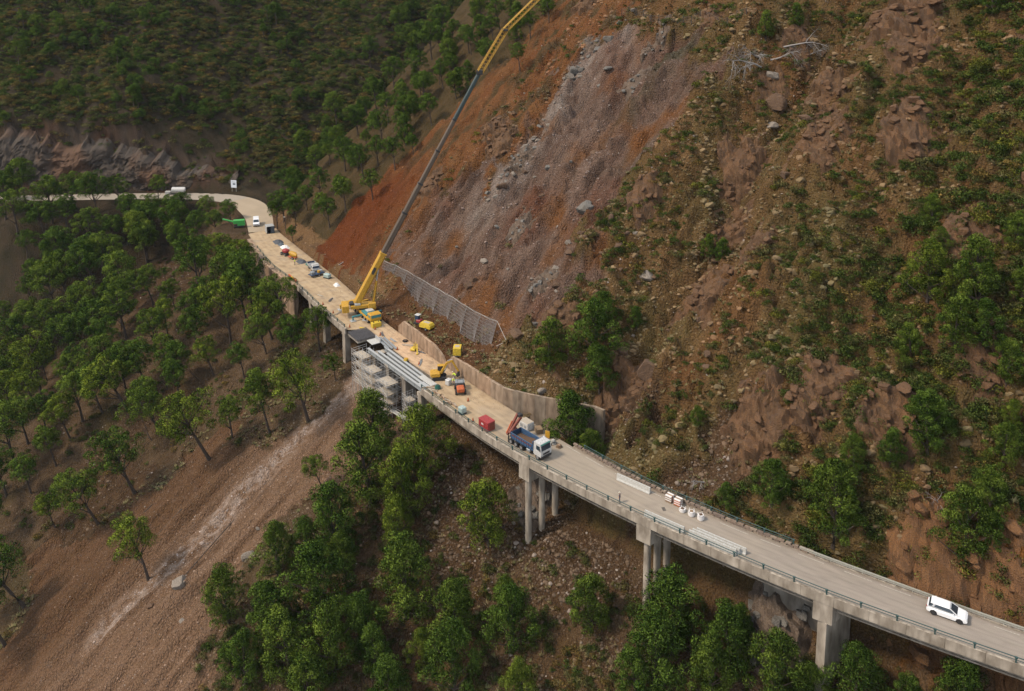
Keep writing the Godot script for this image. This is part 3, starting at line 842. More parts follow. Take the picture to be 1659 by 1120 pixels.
func make_rock_mesh(seed_: int, sub: int, m: Material, blocky := false) -> ArrayMesh:
	var r := RandomNumberGenerator.new()
	r.seed = seed_
	var planes := []
	for k in 13: planes.append([rv(r), r.randf_range(0.42, 0.8)])
	if blocky:
		planes.clear()
		for ax: Vector3 in [Vector3.RIGHT, Vector3.LEFT, Vector3.UP, Vector3.DOWN, Vector3.FORWARD, Vector3.BACK]:
			planes.append([(ax + rv(r) * 0.22).normalized(), r.randf_range(0.45, 0.72)])
		for k in 4: planes.append([rv(r), r.randf_range(0.62, 0.85)])
	var tris := []
	var ph := (1.0 + sqrt(5.0)) / 2.0
	var iv := [Vector3(-1, ph, 0), Vector3(1, ph, 0), Vector3(-1, -ph, 0), Vector3(1, -ph, 0), Vector3(0, -1, ph), Vector3(0, 1, ph), Vector3(0, -1, -ph), Vector3(0, 1, -ph), Vector3(ph, 0, -1), Vector3(ph, 0, 1), Vector3(-ph, 0, -1), Vector3(-ph, 0, 1)]
	for f: Array in [[0, 11, 5], [0, 5, 1], [0, 1, 7], [0, 7, 10], [0, 10, 11], [1, 5, 9], [5, 11, 4], [11, 10, 2], [10, 7, 6], [7, 1, 8], [3, 9, 4], [3, 4, 2], [3, 2, 6], [3, 6, 8], [3, 8, 9], [4, 9, 5], [2, 4, 11], [6, 2, 10], [8, 6, 7], [9, 8, 1]]:
		tris.append([iv[f[0]].normalized(), iv[f[1]].normalized(), iv[f[2]].normalized()])
	for q in sub:
		var nt := []
		for f: Array in tris:
			var a: Vector3 = (f[0] + f[1]).normalized()
			var b: Vector3 = (f[1] + f[2]).normalized()
			var c: Vector3 = (f[2] + f[0]).normalized()
			nt.append([f[0], a, c]); nt.append([f[1], b, a]); nt.append([f[2], c, b]); nt.append([a, b, c])
		tris = nt
	var fn := FastNoiseLite.new()
	fn.seed = seed_; fn.frequency = 1.2; fn.fractal_octaves = 3
	var mb := MB.new()
	for f: Array in tris:
		var q := []
		for p: Vector3 in f:
			var k := 1.0
			for pl: Array in planes:
				var dd: float = p.dot(pl[0])
				if dd > 0.01: k = minf(k, pl[1] / dd)
			k *= 1.0 + fn.get_noise_3dv(p * 1.5) * 0.07
			q.append(p * k)
		mb.tri_o(q[0], q[1], q[2], Vector3.ZERO)
	return mb.mesh(m)
# base x, base z, crown width, stand
const TREES := [
		-72.5,-151.0,8.9,0, -85.9,-175.2,11.0,0, -91.9,-170.2,9.6,0, -68.2,-173.8,11.8,0, -54.5,-175.2,9.4,0, -45.0,-172.3,12.0,0, -101.3,-156.6,11.8,0, -100.8,-148.5,10.4,0,
		-37.3,-151.0,4.6,0, -98.9,-200.3,11.4,0, -84.5,-188.6,9.3,0,
		-148.5,-268.2,12.4,1, -138.4,-263.2,12.2,1, -132.3,-264.7,12.3,1, -125.9,-276.8,11.7,1, -109.1,-265.3,11.2,1, -97.5,-251.3,13.2,1, -88.3,-243.9,13.2,1, -91.4,-234.3,12.3,1,
		-77.7,-234.2,9.4,1, -79.2,-227.2,10.6,1, -72.2,-221.7,11.7,1, -111.7,-257.9,3.6,1, -108.6,-240.6,10.5,1, -117.1,-243.2,12.5,1, -135.0,-257.1,12.0,1, -140.6,-253.1,11.4,1,
		-143.4,-250.7,10.9,1, -131.1,-244.6,11.8,1, -112.4,-230.2,10.8,1, -119.4,-229.0,10.7,1, -141.6,-243.3,11.0,1, -149.6,-246.2,9.2,1, -151.4,-241.0,10.6,1, -127.2,-226.9,11.0,1,
		-149.9,-234.9,11.1,1, -133.1,-221.8,11.5,1, -110.4,-213.7,9.1,1, -97.7,-216.9,8.8,1, -87.4,-219.6,8.9,1, -84.0,-211.5,8.3,1, -75.5,-211.9,11.6,1, -72.9,-218.3,10.2,1,
		-58.9,-207.4,10.7,1, -62.2,-205.0,9.3,1, -46.7,-192.4,7.2,1, -52.5,-192.7,7.8,1, -62.1,-199.0,7.8,1, -95.6,-204.8,9.7,1, -86.3,-202.5,8.9,1, -99.7,-203.9,9.7,1,
		-83.6,-197.2,7.8,1, -89.6,-194.6,8.3,1, -120.5,-215.3,6.8,1, -145.5,-226.2,9.6,1, -136.4,-212.7,10.1,1, -122.0,-203.7,7.1,1, -110.4,-200.7,9.5,1, -106.1,-202.0,9.0,1,
		-111.8,-196.8,7.5,1, -124.5,-194.1,10.9,1, -63.5,-176.1,7.0,1, -129.2,-212.2,8.4,1, -125.2,-200.6,8.8,1, -112.7,-190.9,6.9,1, -123.0,-186.8,9.0,1, -115.4,-184.3,6.7,1,
		-40.4,-180.5,4.3,1, -76.9,-202.2,7.1,1, -66.8,-195.7,6.2,1, -112.5,-220.9,8.7,1, -120.5,-219.0,7.7,1, -160.4,-251.5,7.8,1, -117.8,-175.4,8.5,1, -103.8,-173.7,5.6,1,
		-180.8,-288.5,13.2,2, -174.6,-291.4,13.4,2, -163.9,-287.8,13.2,2, -157.8,-291.0,11.1,2, -147.1,-286.9,13.2,2, -142.1,-293.3,10.1,2, -134.1,-284.9,12.0,2, -145.5,-278.6,11.8,2,
		-171.7,-279.7,12.9,2, -161.6,-278.8,12.8,2, -125.1,-281.3,13.0,2, -117.1,-280.5,11.8,2, -129.6,-297.4,7.7,2, -119.0,-294.6,6.7,2, -106.5,-284.9,8.3,2, -96.0,-276.4,7.2,2,
		-90.6,-268.4,6.2,2, -124.4,-274.4,12.7,2, -106.3,-272.1,9.4,2, -137.5,-280.0,9.7,2, -155.6,-281.8,10.8,2, -99.6,-271.0,8.3,2, -188.2,-299.9,9.1,2, -122.2,-291.1,8.9,2,
		-26.1,-152.6,11.2,3, -16.2,-145.5,11.1,3, -26.6,-143.9,11.6,3, -19.2,-140.6,9.5,3, -31.8,-137.7,10.3,3, -20.3,-136.1,6.8,3, -17.6,-126.6,10.8,3, -8.9,-120.0,8.7,3,
		0.5,-117.2,8.1,3, -4.2,-132.3,9.4,3, 12.0,-115.8,7.2,3, -32.4,-127.2,11.5,3, -42.2,-136.3,7.3,3, -49.7,-131.2,8.0,3, -40.9,-127.1,8.4,3, -36.1,-120.6,9.4,3,
		-9.0,-113.6,8.3,3, -28.8,-119.7,9.9,3, -43.4,-121.2,7.3,3, -21.7,-119.3,6.5,3, -46.8,-123.8,4.1,3, -1.0,-122.6,5.0,3, -29.4,-133.9,6.5,3, -24.3,-123.0,7.1,3,
		-13.8,-119.7,5.0,3, -36.9,-138.0,6.2,3, -18.1,-114.4,7.6,3, 1.9,-108.7,5.4,3, -31.4,-115.5,8.7,3,
		23.4,-108.5,10.1,4, 20.2,-105.3,9.1,4, 30.4,-104.5,8.0,4, 27.3,-102.1,6.8,4, 35.4,-99.4,8.6,4, 44.9,-96.7,7.4,4, 56.2,-91.9,7.1,4, 17.4,-104.1,6.1,4,
		32.7,-107.0,4.4,4, 39.5,-98.4,4.9,4, 50.5,-94.2,4.7,4,
		11.3,-140.6,10.3,5, 38.9,-114.9,6.1,5, 44.6,-107.4,7.7,5, 33.2,-118.2,3.2,5, 7.2,-151.2,7.4,5, 16.3,-149.3,9.4,5, 17.9,-154.0,6.3,5, 24.1,-154.0,3.6,5,
		16.3,-146.6,6.9,5, 30.9,-129.3,2.9,5, 47.8,-108.3,4.4,5, 8.0,-131.1,4.8,5,
		66.5,-127.7,8.5,6, 71.9,-123.2,9.2,6, 79.7,-126.8,5.5,6, 59.7,-100.3,9.0,6, 59.4,-111.0,7.4,6, 72.2,-114.5,6.3,6, 63.8,-102.4,6.6,6, 54.3,-111.1,5.3,6,
		67.0,-119.4,7.5,6, 61.9,-122.2,5.8,6, 70.5,-118.2,6.5,6, 67.9,-106.7,6.0,6, 49.5,-112.0,5.4,6, 63.0,-100.0,4.9,6, 65.8,-193.0,5.1,6, 58.6,-192.4,5.7,6,
		94.8,-165.2,5.6,6, 91.1,-173.8,5.1,6, 72.4,-139.3,4.3,6, 39.6,-160.7,4.9,6, 41.4,-158.0,4.4,6, 77.9,-121.5,5.7,6, 70.4,-132.2,4.1,6, 70.8,-110.1,4.4,6,
		59.8,-113.9,4.5,6,
		-29.5,-306.1,10.5,7, -48.3,-395.2,11.7,7, -21.2,-286.0,8.9,7, -7.1,-259.9,7.7,7, 2.5,-245.1,6.2,7, -28.3,-270.5,8.9,7, -43.3,-305.8,10.1,7, -49.9,-303.6,9.1,7,
		-55.1,-269.8,9.0,7, -46.2,-254.2,8.5,7, -61.7,-261.8,8.8,7, -74.4,-279.9,9.4,7, -75.4,-266.9,9.4,7, -55.0,-243.9,7.5,7, -41.7,-263.6,9.2,7, -33.2,-259.6,9.0,7,
		-24.6,-252.1,7.6,7, -17.3,-257.3,7.3,7, -54.1,-287.7,8.7,7, -73.7,-344.4,10.4,7, -82.2,-329.9,10.0,7, -35.3,-245.9,7.5,7, -40.9,-238.8,7.3,7, -68.7,-256.9,7.9,7,
		-76.7,-264.1,7.3,7, -50.4,-245.1,8.2,7, -32.7,-293.6,8.8,7, -14.8,-287.2,8.5,7, -4.1,-282.0,8.3,7, 5.9,-260.0,6.9,7, 11.7,-262.3,7.0,7, -26.4,-326.0,9.6,7,
		-53.9,-405.7,12.0,7, -11.0,-299.7,8.9,7, -65.5,-383.2,10.3,7, -42.1,-280.6,8.4,7, -67.7,-284.2,7.8,7, -29.6,-245.5,5.6,7, -67.6,-248.5,4.2,7,
]
const STANDS := [
	["pine with a rounded crown on a leaning bare trunk, alone on the brown landslide slope", "pines on the landslide slope"],
	["pine with a dense rounded crown in the wood below the dirt road", "pines in the wood below the road"],
	["pine crowded with others just below the far bend of the road", "pines below the far road"],
	["bushy pine on the slope between the landslide and the bridge columns", "pines below the viaduct"],
	["bushy pine growing under the near edge of the bridge deck beside the wall pier", "pines at the foot of the wall pier"],
	["leafy pine growing on the uphill side of the bridge parapet", "pines beside the parapet"],
	["pine or tall bush rooted among rocks on the brown hillside above the bridge", "pines on the brown hillside"],
	["pine on the wooded slope behind the crane boom", "pines on the wooded slope behind the crane"],
]
func plant_tree(kind_list: Array, r: RandomNumberGenerator, x: float, z: float, w: float, lean: float, st: Array, m: Material) -> void:
	var src: Node3D = kind_list[r.randi() % kind_list.size()]
	var o: Node3D = src.duplicate()
	o.name = numbered("pine_tree")
	add_child(o)
	var k := w / 8.0
	var tilt := Basis(Vector3(AX.x, 0, AX.y).normalized(), 0.0)
	var down := Vector3(-NX.x, 0, -NX.y)
	tilt = Basis(Vector3.UP.cross(down).normalized(), lean)
	o.transform = Transform3D(tilt * Basis(Vector3.UP, r.randf() * TAU).scaled(Vector3(k, k * r.randf_range(0.92, 1.1), k)), Vector3(x, ht(x, z) - 0.1, z))
	(o.get_node("crown") as MeshInstance3D).material_override = m
	meta(o, st[0], "pine tree", st[1])
func make_plants() -> void:
	for k in 5: pines.append(make_pine(100 + k, 0))
	for k in 4: pines.append(make_pine(200 + k, 2))
	for k in 5: bushy.append(make_pine(300 + k, 1))
	var r := RandomNumberGenerator.new()
	r.seed = 77
	var tints := [M.pine_a, M.pine_a, M.pine_b, M.pine_c, M.pine_b]
	for i in range(0, TREES.size(), 4):
		var st := int(TREES[i + 3])
		var list: Array = pines if st in [0, 1, 2, 7] else bushy
		var lean: float = [0.34, 0.18, 0.08, 0.1, 0.05, 0.05, 0.05, 0.14][st] * r.randf_range(0.4, 1.3)
		var m: Material = tints[r.randi() % tints.size()]
		if st == 7 or st == 2: m = [M.pine_a, M.pine_b, M.pine_b][r.randi() % 3]
		var w := float(TREES[i + 2])
		if st in [0, 1] and Vector2(TREES[i], TREES[i + 1]).distance_to(Vector2(-91.5, -264.5)) > 30.0: w *= 1.2
		elif st in [1, 2] and Vector2(TREES[i], TREES[i + 1]).distance_to(Vector2(-90.0, -252.0)) < 14.0: w *= 0.72
		if st in [3, 4, 5]: w *= 1.18
		if Vector2(TREES[i], TREES[i + 1]).distance_to(Vector2(-91.5, -264.5)) < 6.0: continue
		var at := Vector2(TREES[i], TREES[i + 1])
		if st == 5 or st == 6:
			var d := at - ORG
			var lack := cF(d.dot(AX)) + 3.6 - d.dot(NX)
			if lack > 0.0 and lack < 12.0: at += NX * lack; w *= 1.12
		plant_tree(list, r, at.x, at.y, w, lean, STANDS[st], m)
	# more of the wooded slope behind the crane, and pines scattered over the far mountain
	var n := 0
	var tries := 0
	var spots := []
	while n < 50 and tries < 4000:
		tries += 1
		var s := r.randf_range(158.0, 246.0)
		var t := cF(s) + r.randf_range(6.0, 82.0)
		var p := W(s, t)
		if t < 26.0 + (190.0 - s) * 0.9 and s < 196.0: continue
		var ok := true
		for q: Vector3 in spots:
			if q.distance_to(p) < 4.6: ok = false
		ht(p.x, p.z)
		if not ok or z_zone != SPUR: continue
		spots.append(p)
		plant_tree(pines if r.randf() < 0.6 else bushy, r, p.x, p.z, r.randf_range(5.0, 8.2), r.randf_range(0.0, 0.15), STANDS[7], [M.pine_a, M.pine_b, M.pine_b, M.pine_b][r.randi() % 4])
		n += 1
	n = 0
	while n < 32:
		var x := r.randf_range(-230.0, -45.0)
		var z := far_z(x) - r.randf_range(6.0, 120.0)
		ht(x, z)
		if z_zone != FARM: continue
		if n_broad.get_noise_2d(x * 1.3, z * 1.3) < -0.1 and r.randf() < 0.7: continue
		plant_tree(pines, r, x, z, r.randf_range(5.0, 9.0), r.randf_range(0.0, 0.08), ["dark pine standing in the scrub of the mountain behind the far road", "pines on the far mountain"], [M.pine_a, M.pine_b][r.randi() % 2])
		n += 1
	var far_sets := {}
	for i in 900:
		var x := r.randf_range(-250.0, 0.0)
		var z := far_z(x) - r.randf_range(8.0, 170.0)
		var y := ht(x, z)
		if z_zone != FARM or n_broad.get_noise_2d(x * 1.1 + 60.0, z * 1.1) < 0.02: continue
		if y < 22.0 and x < -112.0: continue
		var j := r.randi() % pines.size()
		if not far_sets.has(j):
			far_sets[j] = [[(pines[j].get_node("crown") as MeshInstance3D).mesh, M.pine_b, [], []], [(pines[j].get_node("trunk") as MeshInstance3D).mesh, M.bark, [], []]]
		var tf := Transform3D(Basis(Vector3.UP, r.randf() * TAU).scaled(Vector3.ONE * r.randf_range(0.45, 0.85)), Vector3(x, y - 0.4, z))
		for e in 2: far_sets[j][e][2].append(tf)
	var flat := []
	for j: int in far_sets: flat.append_array(far_sets[j])
	multi("distant_pinewood", "distant pine wood on the mountain behind the far road", "wood", flat)
	# fill the pine wood below the road
	n = 0
	tries = 0
	spots = []
	for i in range(0, TREES.size(), 4): spots.append(Vector3(TREES[i], 0, TREES[i + 1]))
	while n < 22 and tries < 5000:
		tries += 1
		var s := r.randf_range(150.0, 285.0)
		var t := cN(s) - r.randf_range(6.0, 75.0)
		var p := W(s, t)
		var ok := far_road_gap(p.x, p.z) > 4.0
		for q: Vector3 in spots:
			if q.distance_to(p) < 5.2: ok = false
		if not ok: continue
		ht(p.x, p.z)
		if z_zone in [DEBRIS, SCREE] or (s < 178.0 and t > cN(s) - 42.0): continue
		spots.append(p)
		plant_tree(pines, r, p.x, p.z, r.randf_range(6.5, 9.5), r.randf_range(0.0, 0.15), STANDS[1], tints[r.randi() % tints.size()])
		n += 1
	print("trees done")
func multi(called: String, label: String, category: String, sets: Array) -> void:    # sets of [mesh, material, transforms, colours]
	var root := Node3D.new()
	root.name = numbered(called)
	add_child(root)
	meta(root, label, category, "", "stuff")
	for q: Array in sets:
		if q[2].is_empty(): continue
		var mm := MultiMesh.new()
		mm.transform_format = MultiMesh.TRANSFORM_3D
		mm.use_colors = not q[3].is_empty()
		mm.mesh = q[0]
		mm.instance_count = q[2].size()
		for i in q[2].size():
			mm.set_instance_transform(i, q[2][i])
			if not q[3].is_empty(): mm.set_instance_color(i, q[3][i])
		var o := MultiMeshInstance3D.new()
		o.multimesh = mm
		o.name = "clump"
		if q[1]: o.material_override = q[1]
		root.add_child(o, true)
		o.set_meta("kind", "stuff")
func make_scrub() -> void:
	var big := []
	for k in 5: big.append(make_shrub_mesh(400 + k, 15, 150, 0.095))
	var low := []
	for k in 4: low.append(make_shrub_mesh(450 + k, 10, 70, 0.14))
	var r := RandomNumberGenerator.new()
	r.seed = 91
	# the brown hillside above the bridge
	var cand := []
	for i in 21000:
		var s := r.randf_range(-34.0, 152.0)
		var t := cF(s) + r.randf_range(1.5, 92.0)
		var p := W(s, t)
		p.y = ht(p.x, p.z)
		if z_zone == SCAR:
			if r.randf() < 0.985: continue
		elif z_zone == ORANGE:
			if r.randf() < 0.82: continue
		elif z_zone != HILL: continue
		if s > 94.0 and s < 142.0 and t < cF(s) + 11.0: continue
		var dens := 0.24 + 0.5 * smoothstep(70.0, 25.0, s) + n_mid.get_noise_2d(p.x * 0.6 + 11.0, p.z * 0.6) * 0.75
		dens += 0.35 * smoothstep(10.0, 4.0, absf(s - 84.0) + absf(t - 26.0) * 0.4)
		if z_crag > 0.3: dens -= 0.35
		if t < cF(s) + 7.0 and s > 40.0: dens -= 0.35
		if s > 55.0 and s < 70.0 and t > 10.0 and t < 48.0: dens -= 0.45
		if r.randf() > dens: continue
		var w := r.randf_range(0.5, 1.15) * r.randf_range(0.7, 1.9) * (1.2 if s < 40.0 else 0.9)
		cand.append([w * (1.0 - s * 0.002), p, w])
	cand.sort_custom(func(a: Array, b: Array) -> bool: return a[0] > b[0])
	var rest := {}
	var ms := ["shrub_a", "shrub_a", "shrub_b", "shrub_b", "shrub_c", "shrub_grey", "shrub_dry", "shrub_grey", "shrub_b"]
	for i in cand.size():
		var p: Vector3 = cand[i][1]
		var w: float = cand[i][2]
		var tf := Transform3D(Basis(Vector3.UP, r.randf() * TAU).scaled(Vector3(w, w * r.randf_range(0.7, 1.05), w * r.randf_range(0.8, 1.2))), p + Vector3(0, -0.05, 0))
		var k: String = ms[r.randi() % (9 if i >= 300 else 5)]
		if i < 300:
			var o := MeshInstance3D.new()
			o.mesh = big[r.randi() % big.size()]
			o.material_override = M[k]
			o.name = numbered("shrub")
			add_child(o)
			o.transform = tf
			meta(o, "dense rounded green shrub on the rocky brown hillside above the bridge", "shrub", "shrubs on the brown hillside")
		else:
			var key := [r.randi() % low.size(), k]
			var kk := str(key)
			if not rest.has(kk): rest[kk] = [low[key[0]], M[k], [], []]
			rest[kk][2].append(tf)
	print("shrubs ", cand.size())
	multi("low_scrub", "low dry scrub spread over the brown hillside above the bridge", "scrub", rest.values())
	# understorey of the wooded slope, the pine wood and the slope under the bridge
	var sets := {}
	for i in 9000:
		var p := Vector3.ZERO
		var s := 0.0
		var t := 0.0
		if i < 2600:
			s = r.randf_range(140.0, 262.0); t = cF(s) + r.randf_range(2.0, 95.0)
		else:
			s = r.randf_range(-18.0, 300.0) if i % 3 else r.randf_range(-12.0, 104.0)
			t = cN(s) - r.randf_range(-6.0, 85.0) * (1.0 if i % 3 else 0.6)
		p = W(s, t)
		p.y = ht(p.x, p.z)
		if z_zone in [SCAR, ORANGE, DEBRIS, FARM, HILL, CUT]: continue
		if z_zone == SCREE and r.randf() < 0.6: continue
		if t > cN(s) - 0.3 and (s > 100.0 or t > cN(s) + 5.0): continue
		if z_zone == FLOOR and s > 104.0 and n_mid.get_noise_2d(p.x * 0.5, p.z * 0.5) < -0.02: continue
		if far_road_gap(p.x, p.z) < 1.5: continue
		var w := r.randf_range(0.4, 1.5) if z_zone == SPUR else r.randf_range(0.3, 1.35)
		var k: String = ["shrub_a", "shrub_b", "shrub_b", "shrub_grey", "shrub_dry"][r.randi() % 5]
		var j := r.randi() % low.size()
		var kk := str([j, k])
		if not sets.has(kk): sets[kk] = [low[j], M[k], [], []]
		sets[kk][2].append(Transform3D(Basis(Vector3.UP, r.randf() * TAU).scaled(Vector3(w, w * 0.85, w)), p))
	multi("undergrowth", "dark undergrowth of low bushes beneath the pines", "undergrowth", sets.values())
	# the far mountain
	sets = {}
	for i in 29000:
		var x := r.randf_range(-270.0, 10.0)
		var z := far_z(x) - r.randf_range(4.0, 190.0)
		var y := ht(x, z)
		if z_zone != FARM: continue
		if n_mid.get_noise_2d(x * 0.35, z * 0.35) + n_broad.get_noise_2d(x * 1.5, z * 1.5) * 0.6 < -0.5: continue
		if y < 24.0 and x < -112.0 and r.randf() < 0.8: continue
		var w := r.randf_range(0.8, 2.6)
		var k: String = ["shrub_b", "shrub_a", "shrub_b", "shrub_grey", "shrub_grey", "shrub_dry"][r.randi() % 6]
		var j := r.randi() % low.size()
		var kk := str([j, k])
		if not sets.has(kk): sets[kk] = [low[j], M[k], [], []]
		sets[kk][2].append(Transform3D(Basis(Vector3.UP, r.randf() * TAU).scaled(Vector3(w, w * 0.8, w)), Vector3(x, y - 0.2, z)))
	multi("mountain_scrub", "dark scrub covering the mountain behind the far road", "scrub", sets.values())
	# dry grass
	var gm := [make_grass_mesh(501), make_grass_mesh(502)]
	var gt := [[], []]
	var gc := [[], []]
	for i in 36000:
		var s := r.randf_range(-30.0, 160.0)
		var t := r.randf_range(-90.0, 92.0)
		if t > cN(s) - 0.5 and t < cF(s) + 1.2: continue
		var p := W(s, t)
		p.y = ht(p.x, p.z)
		if z_zone == SCAR or z_zone == DEBRIS: continue
		if z_zone == ORANGE and r.randf() < 0.7: continue
		if n_mid.get_noise_2d(p.x * 0.7 + 40.0, p.z * 0.7) < -0.05: continue
		var j := i % 2
		var w := r.randf_range(0.6, 1.5)
		gt[j].append(Transform3D(Basis(Vector3.UP, r.randf() * TAU).scaled(Vector3(w, w * r.randf_range(0.6, 1.1), w)), p))
		gc[j].append(Color(0.19, 0.15, 0.07).lerp(Color(0.10, 0.11, 0.04), r.randf()))
	multi("dry_grass", "tufts of dry grass over the hillsides", "grass", [[gm[0], null, gt[0], gc[0]], [gm[1], null, gt[1], gc[1]]])
	print("scrub done")
# boulders one can pick out: s, t, size, tone (0 brown, 1 grey, 2 pale), label
const BOULDERS := [
	[97.5, 26.0, 2.6, 1, "large pale grey boulder on the right edge of the landslide scar"],
	[95.0, 24.5, 1.6, 1, "flat grey boulder lying against the large one on the scar edge"],
	[70.0, 58.0, 3.6, 0, "big brown overhanging boulder below the fallen bare trees"],
	[73.5, 61.0, 2.0, 2, "pale boulder just under the fallen bare trunks"],
	[69.5, 54.5, 1.8, 2, "flat pale slab below the big brown overhanging boulder"],
	[127.0, 65.5, 2.2, 1, "blue-grey boulder high on the pale rock streak, under the post fence"],
	[128.5, 62.5, 1.9, 1, "grey boulder on the pale rock streak, second below the post fence"],
	[131.5, 56.0, 2.2, 1, "rounded grey boulder pair on the pale rock streak"],
	[130.5, 53.5, 1.6, 2, "white boulder halfway up the pale rock streak"],
	[112.9, -48.5, 1.9, 2, "smooth pale boulder alone on the landslide debris below the bridge"],
	[107.5, -36.0, 1.0, 2, "white block on the debris near the small lone pine"],
	[84.0, 3.5, 2.4, 0, "dark overhanging rock behind the retaining wall"],
	[90.0, 4.0, 1.5, 1, "grey slab on the loose rock behind the retaining wall"],
	[64.0, 9.0, 3.2, 0, "tall brown rock beside the free end of the retaining wall"],
]
var crag_mesh := []
var crag_mat := []
func outcrop(s: float, t: float, rad: float, high: float) -> void:
	var p0 := W(s, t)
	p0.y = ht(p0.x, p0.z)
	if z_zone == FARM: return
	var low := t < cF(s)
	var tone := 0.0 if not low else 0.6
	if s < 14.0 and t < 12.0: tone = -1.0
	if z_zone == SCAR: tone = 0.5
	var crag_label := "jointed brown rock outcrop high on the scrubby hillside" if t > cF(s) + 34.0 else "jointed brown rock outcrop low on the slope just above the road"
	if tone > 0.0: crag_label = "greyish rock rib showing through the landslide scar"
	elif tone < 0.0: crag_label = "orange-brown rock face beside the road near the white car"
	elif z_zone == ORANGE: crag_label = "brown rock rib on the orange slope beside the landslide scar"
	var out := (Vector3(-NX.x, 0, -NX.y) * 0.7 + Vector3.UP * 0.75).normalized()
	var n := 30
	var pts := []
	for i in n + 1:
		var row := []
		for j in n + 1:
			var a := (i / float(n) - 0.5) * 2.0
			var b := (j / float(n) - 0.5) * 2.0
			var g := W(s + a * rad, t + b * rad)
			g.y = ht(g.x, g.z) * 0.2
			for e: Array in [[1.6, 0.0], [-1.6, 0.0], [0.0, 1.6], [0.0, -1.6]]: g.y += ht(g.x + e[0], g.z + e[1]) * 0.2
			var k := 1.0 - smoothstep(0.45, 1.0, sqrt(a * a + b * b) + n_mid.get_noise_2d(s * 3.0 + a * 9.0, t * 3.0 + b * 9.0) * 0.5)
			var u := a * rad + b * rad * 0.35
			var w := b * rad - a * rad * 0.2
			var d := n_value.get_noise_2d(u * 0.16 + s, w * 0.62 + t) * 0.34 + n_value.get_noise_2d(u * 0.4 + t, w * 0.95 + s) * 0.2 + n_mid.get_noise_2d(u * 1.0 + s * 5.0, w * 2.0) * 0.5 + n_ridge.get_noise_2d(u * 2.2 + s * 3.0, w * 3.4) * 0.25
			row.append(g + out * (k * high * 0.8 * (0.75 + d) - 0.3 * (1.0 - k) - 0.1) + Vector3(n_fine.get_noise_2d(a * 30.0, b * 30.0 + s), 0, n_fine.get_noise_2d(a * 30.0 + 9.0, b * 30.0 + t)) * 0.12)
		pts.append(row)
	var mb := MB.new()
	for i in n:
		for j in n:
			var ctr: Vector3 = (pts[i][j] + pts[i + 1][j + 1]) * 0.5
			var u := n_value.get_noise_2d(ctr.x * 0.9, ctr.y * 0.9) * 0.5 + 0.5
			var v := n_mid.get_noise_2d(ctr.x * 2.0, ctr.y * 2.0) * 0.5 + 0.5
			var c := mixc(Color(0.10, 0.055, 0.026), Color(0.245, 0.135, 0.06), v * 0.9 + u * 0.3 - 0.1)
			if tone > 0.0: c = mixc(c, Color(0.23, 0.205, 0.185) * (0.6 + v), tone)
			elif tone < 0.0: c = mixc(c, Color(0.32, 0.15, 0.05), v * 0.9)
			else: c = mixc(c, Color(0.24, 0.125, 0.055), (u - 0.6) * 1.5)
			mb.col = c
			for tr: Array in [[pts[i][j], pts[i + 1][j], pts[i + 1][j + 1]], [pts[i][j], pts[i + 1][j + 1], pts[i][j + 1]]]:
				var nn: Vector3 = (tr[1] - tr[0]).cross(tr[2] - tr[0])
				if nn.dot(out) < 0.0: mb.tri(tr[0], tr[2], tr[1])
				else: mb.tri(tr[0], tr[1], tr[2])
	for i in mb.v.size(): mb.v[i] -= p0
	var o := Node3D.new()
	o.name = numbered("rock_outcrop")
	add_child(o)
	o.position = p0
	part("face", mb, M.rock, o)
	var r := RandomNumberGenerator.new()
	r.seed = int(s * 37.0 + t * 11.0 + 900.0)
	for i in int(rad * 3.2):
		var a := r.randf_range(-0.8, 0.8)
		var b := r.randf_range(-0.8, 0.8)
		if a * a + b * b > 0.62: continue
		var q: Vector3 = pts[int((a * 0.5 + 0.5) * n)][int((b * 0.5 + 0.5) * n)]
		var m := MeshInstance3D.new()
		m.mesh = crag_mesh[r.randi() % crag_mesh.size()]
		m.material_override = crag_mat[4 if tone < 0.0 else (1 if tone > 0.0 else 3)]
		m.name = "rock"
		o.add_child(m, true)
		var w := rad * r.randf_range(0.07, 0.2)
		m.transform = Transform3D(Basis.from_euler(Vector3(r.randf_range(-0.25, 0.25), -0.86 + r.randf_range(-0.35, 0.35), 0.25 + r.randf_range(-0.25, 0.25))).scaled(Vector3(w * r.randf_range(0.8, 1.3), w * r.randf_range(0.6, 0.95), w * r.randf_range(1.0, 1.9))), q - p0 + out * w * 0.1)
	meta(o, "grey-brown jointed rock under the bridge deck" if low else crag_label, "rock outcrop", "rock under the bridge" if low else "rock outcrops on the slopes")
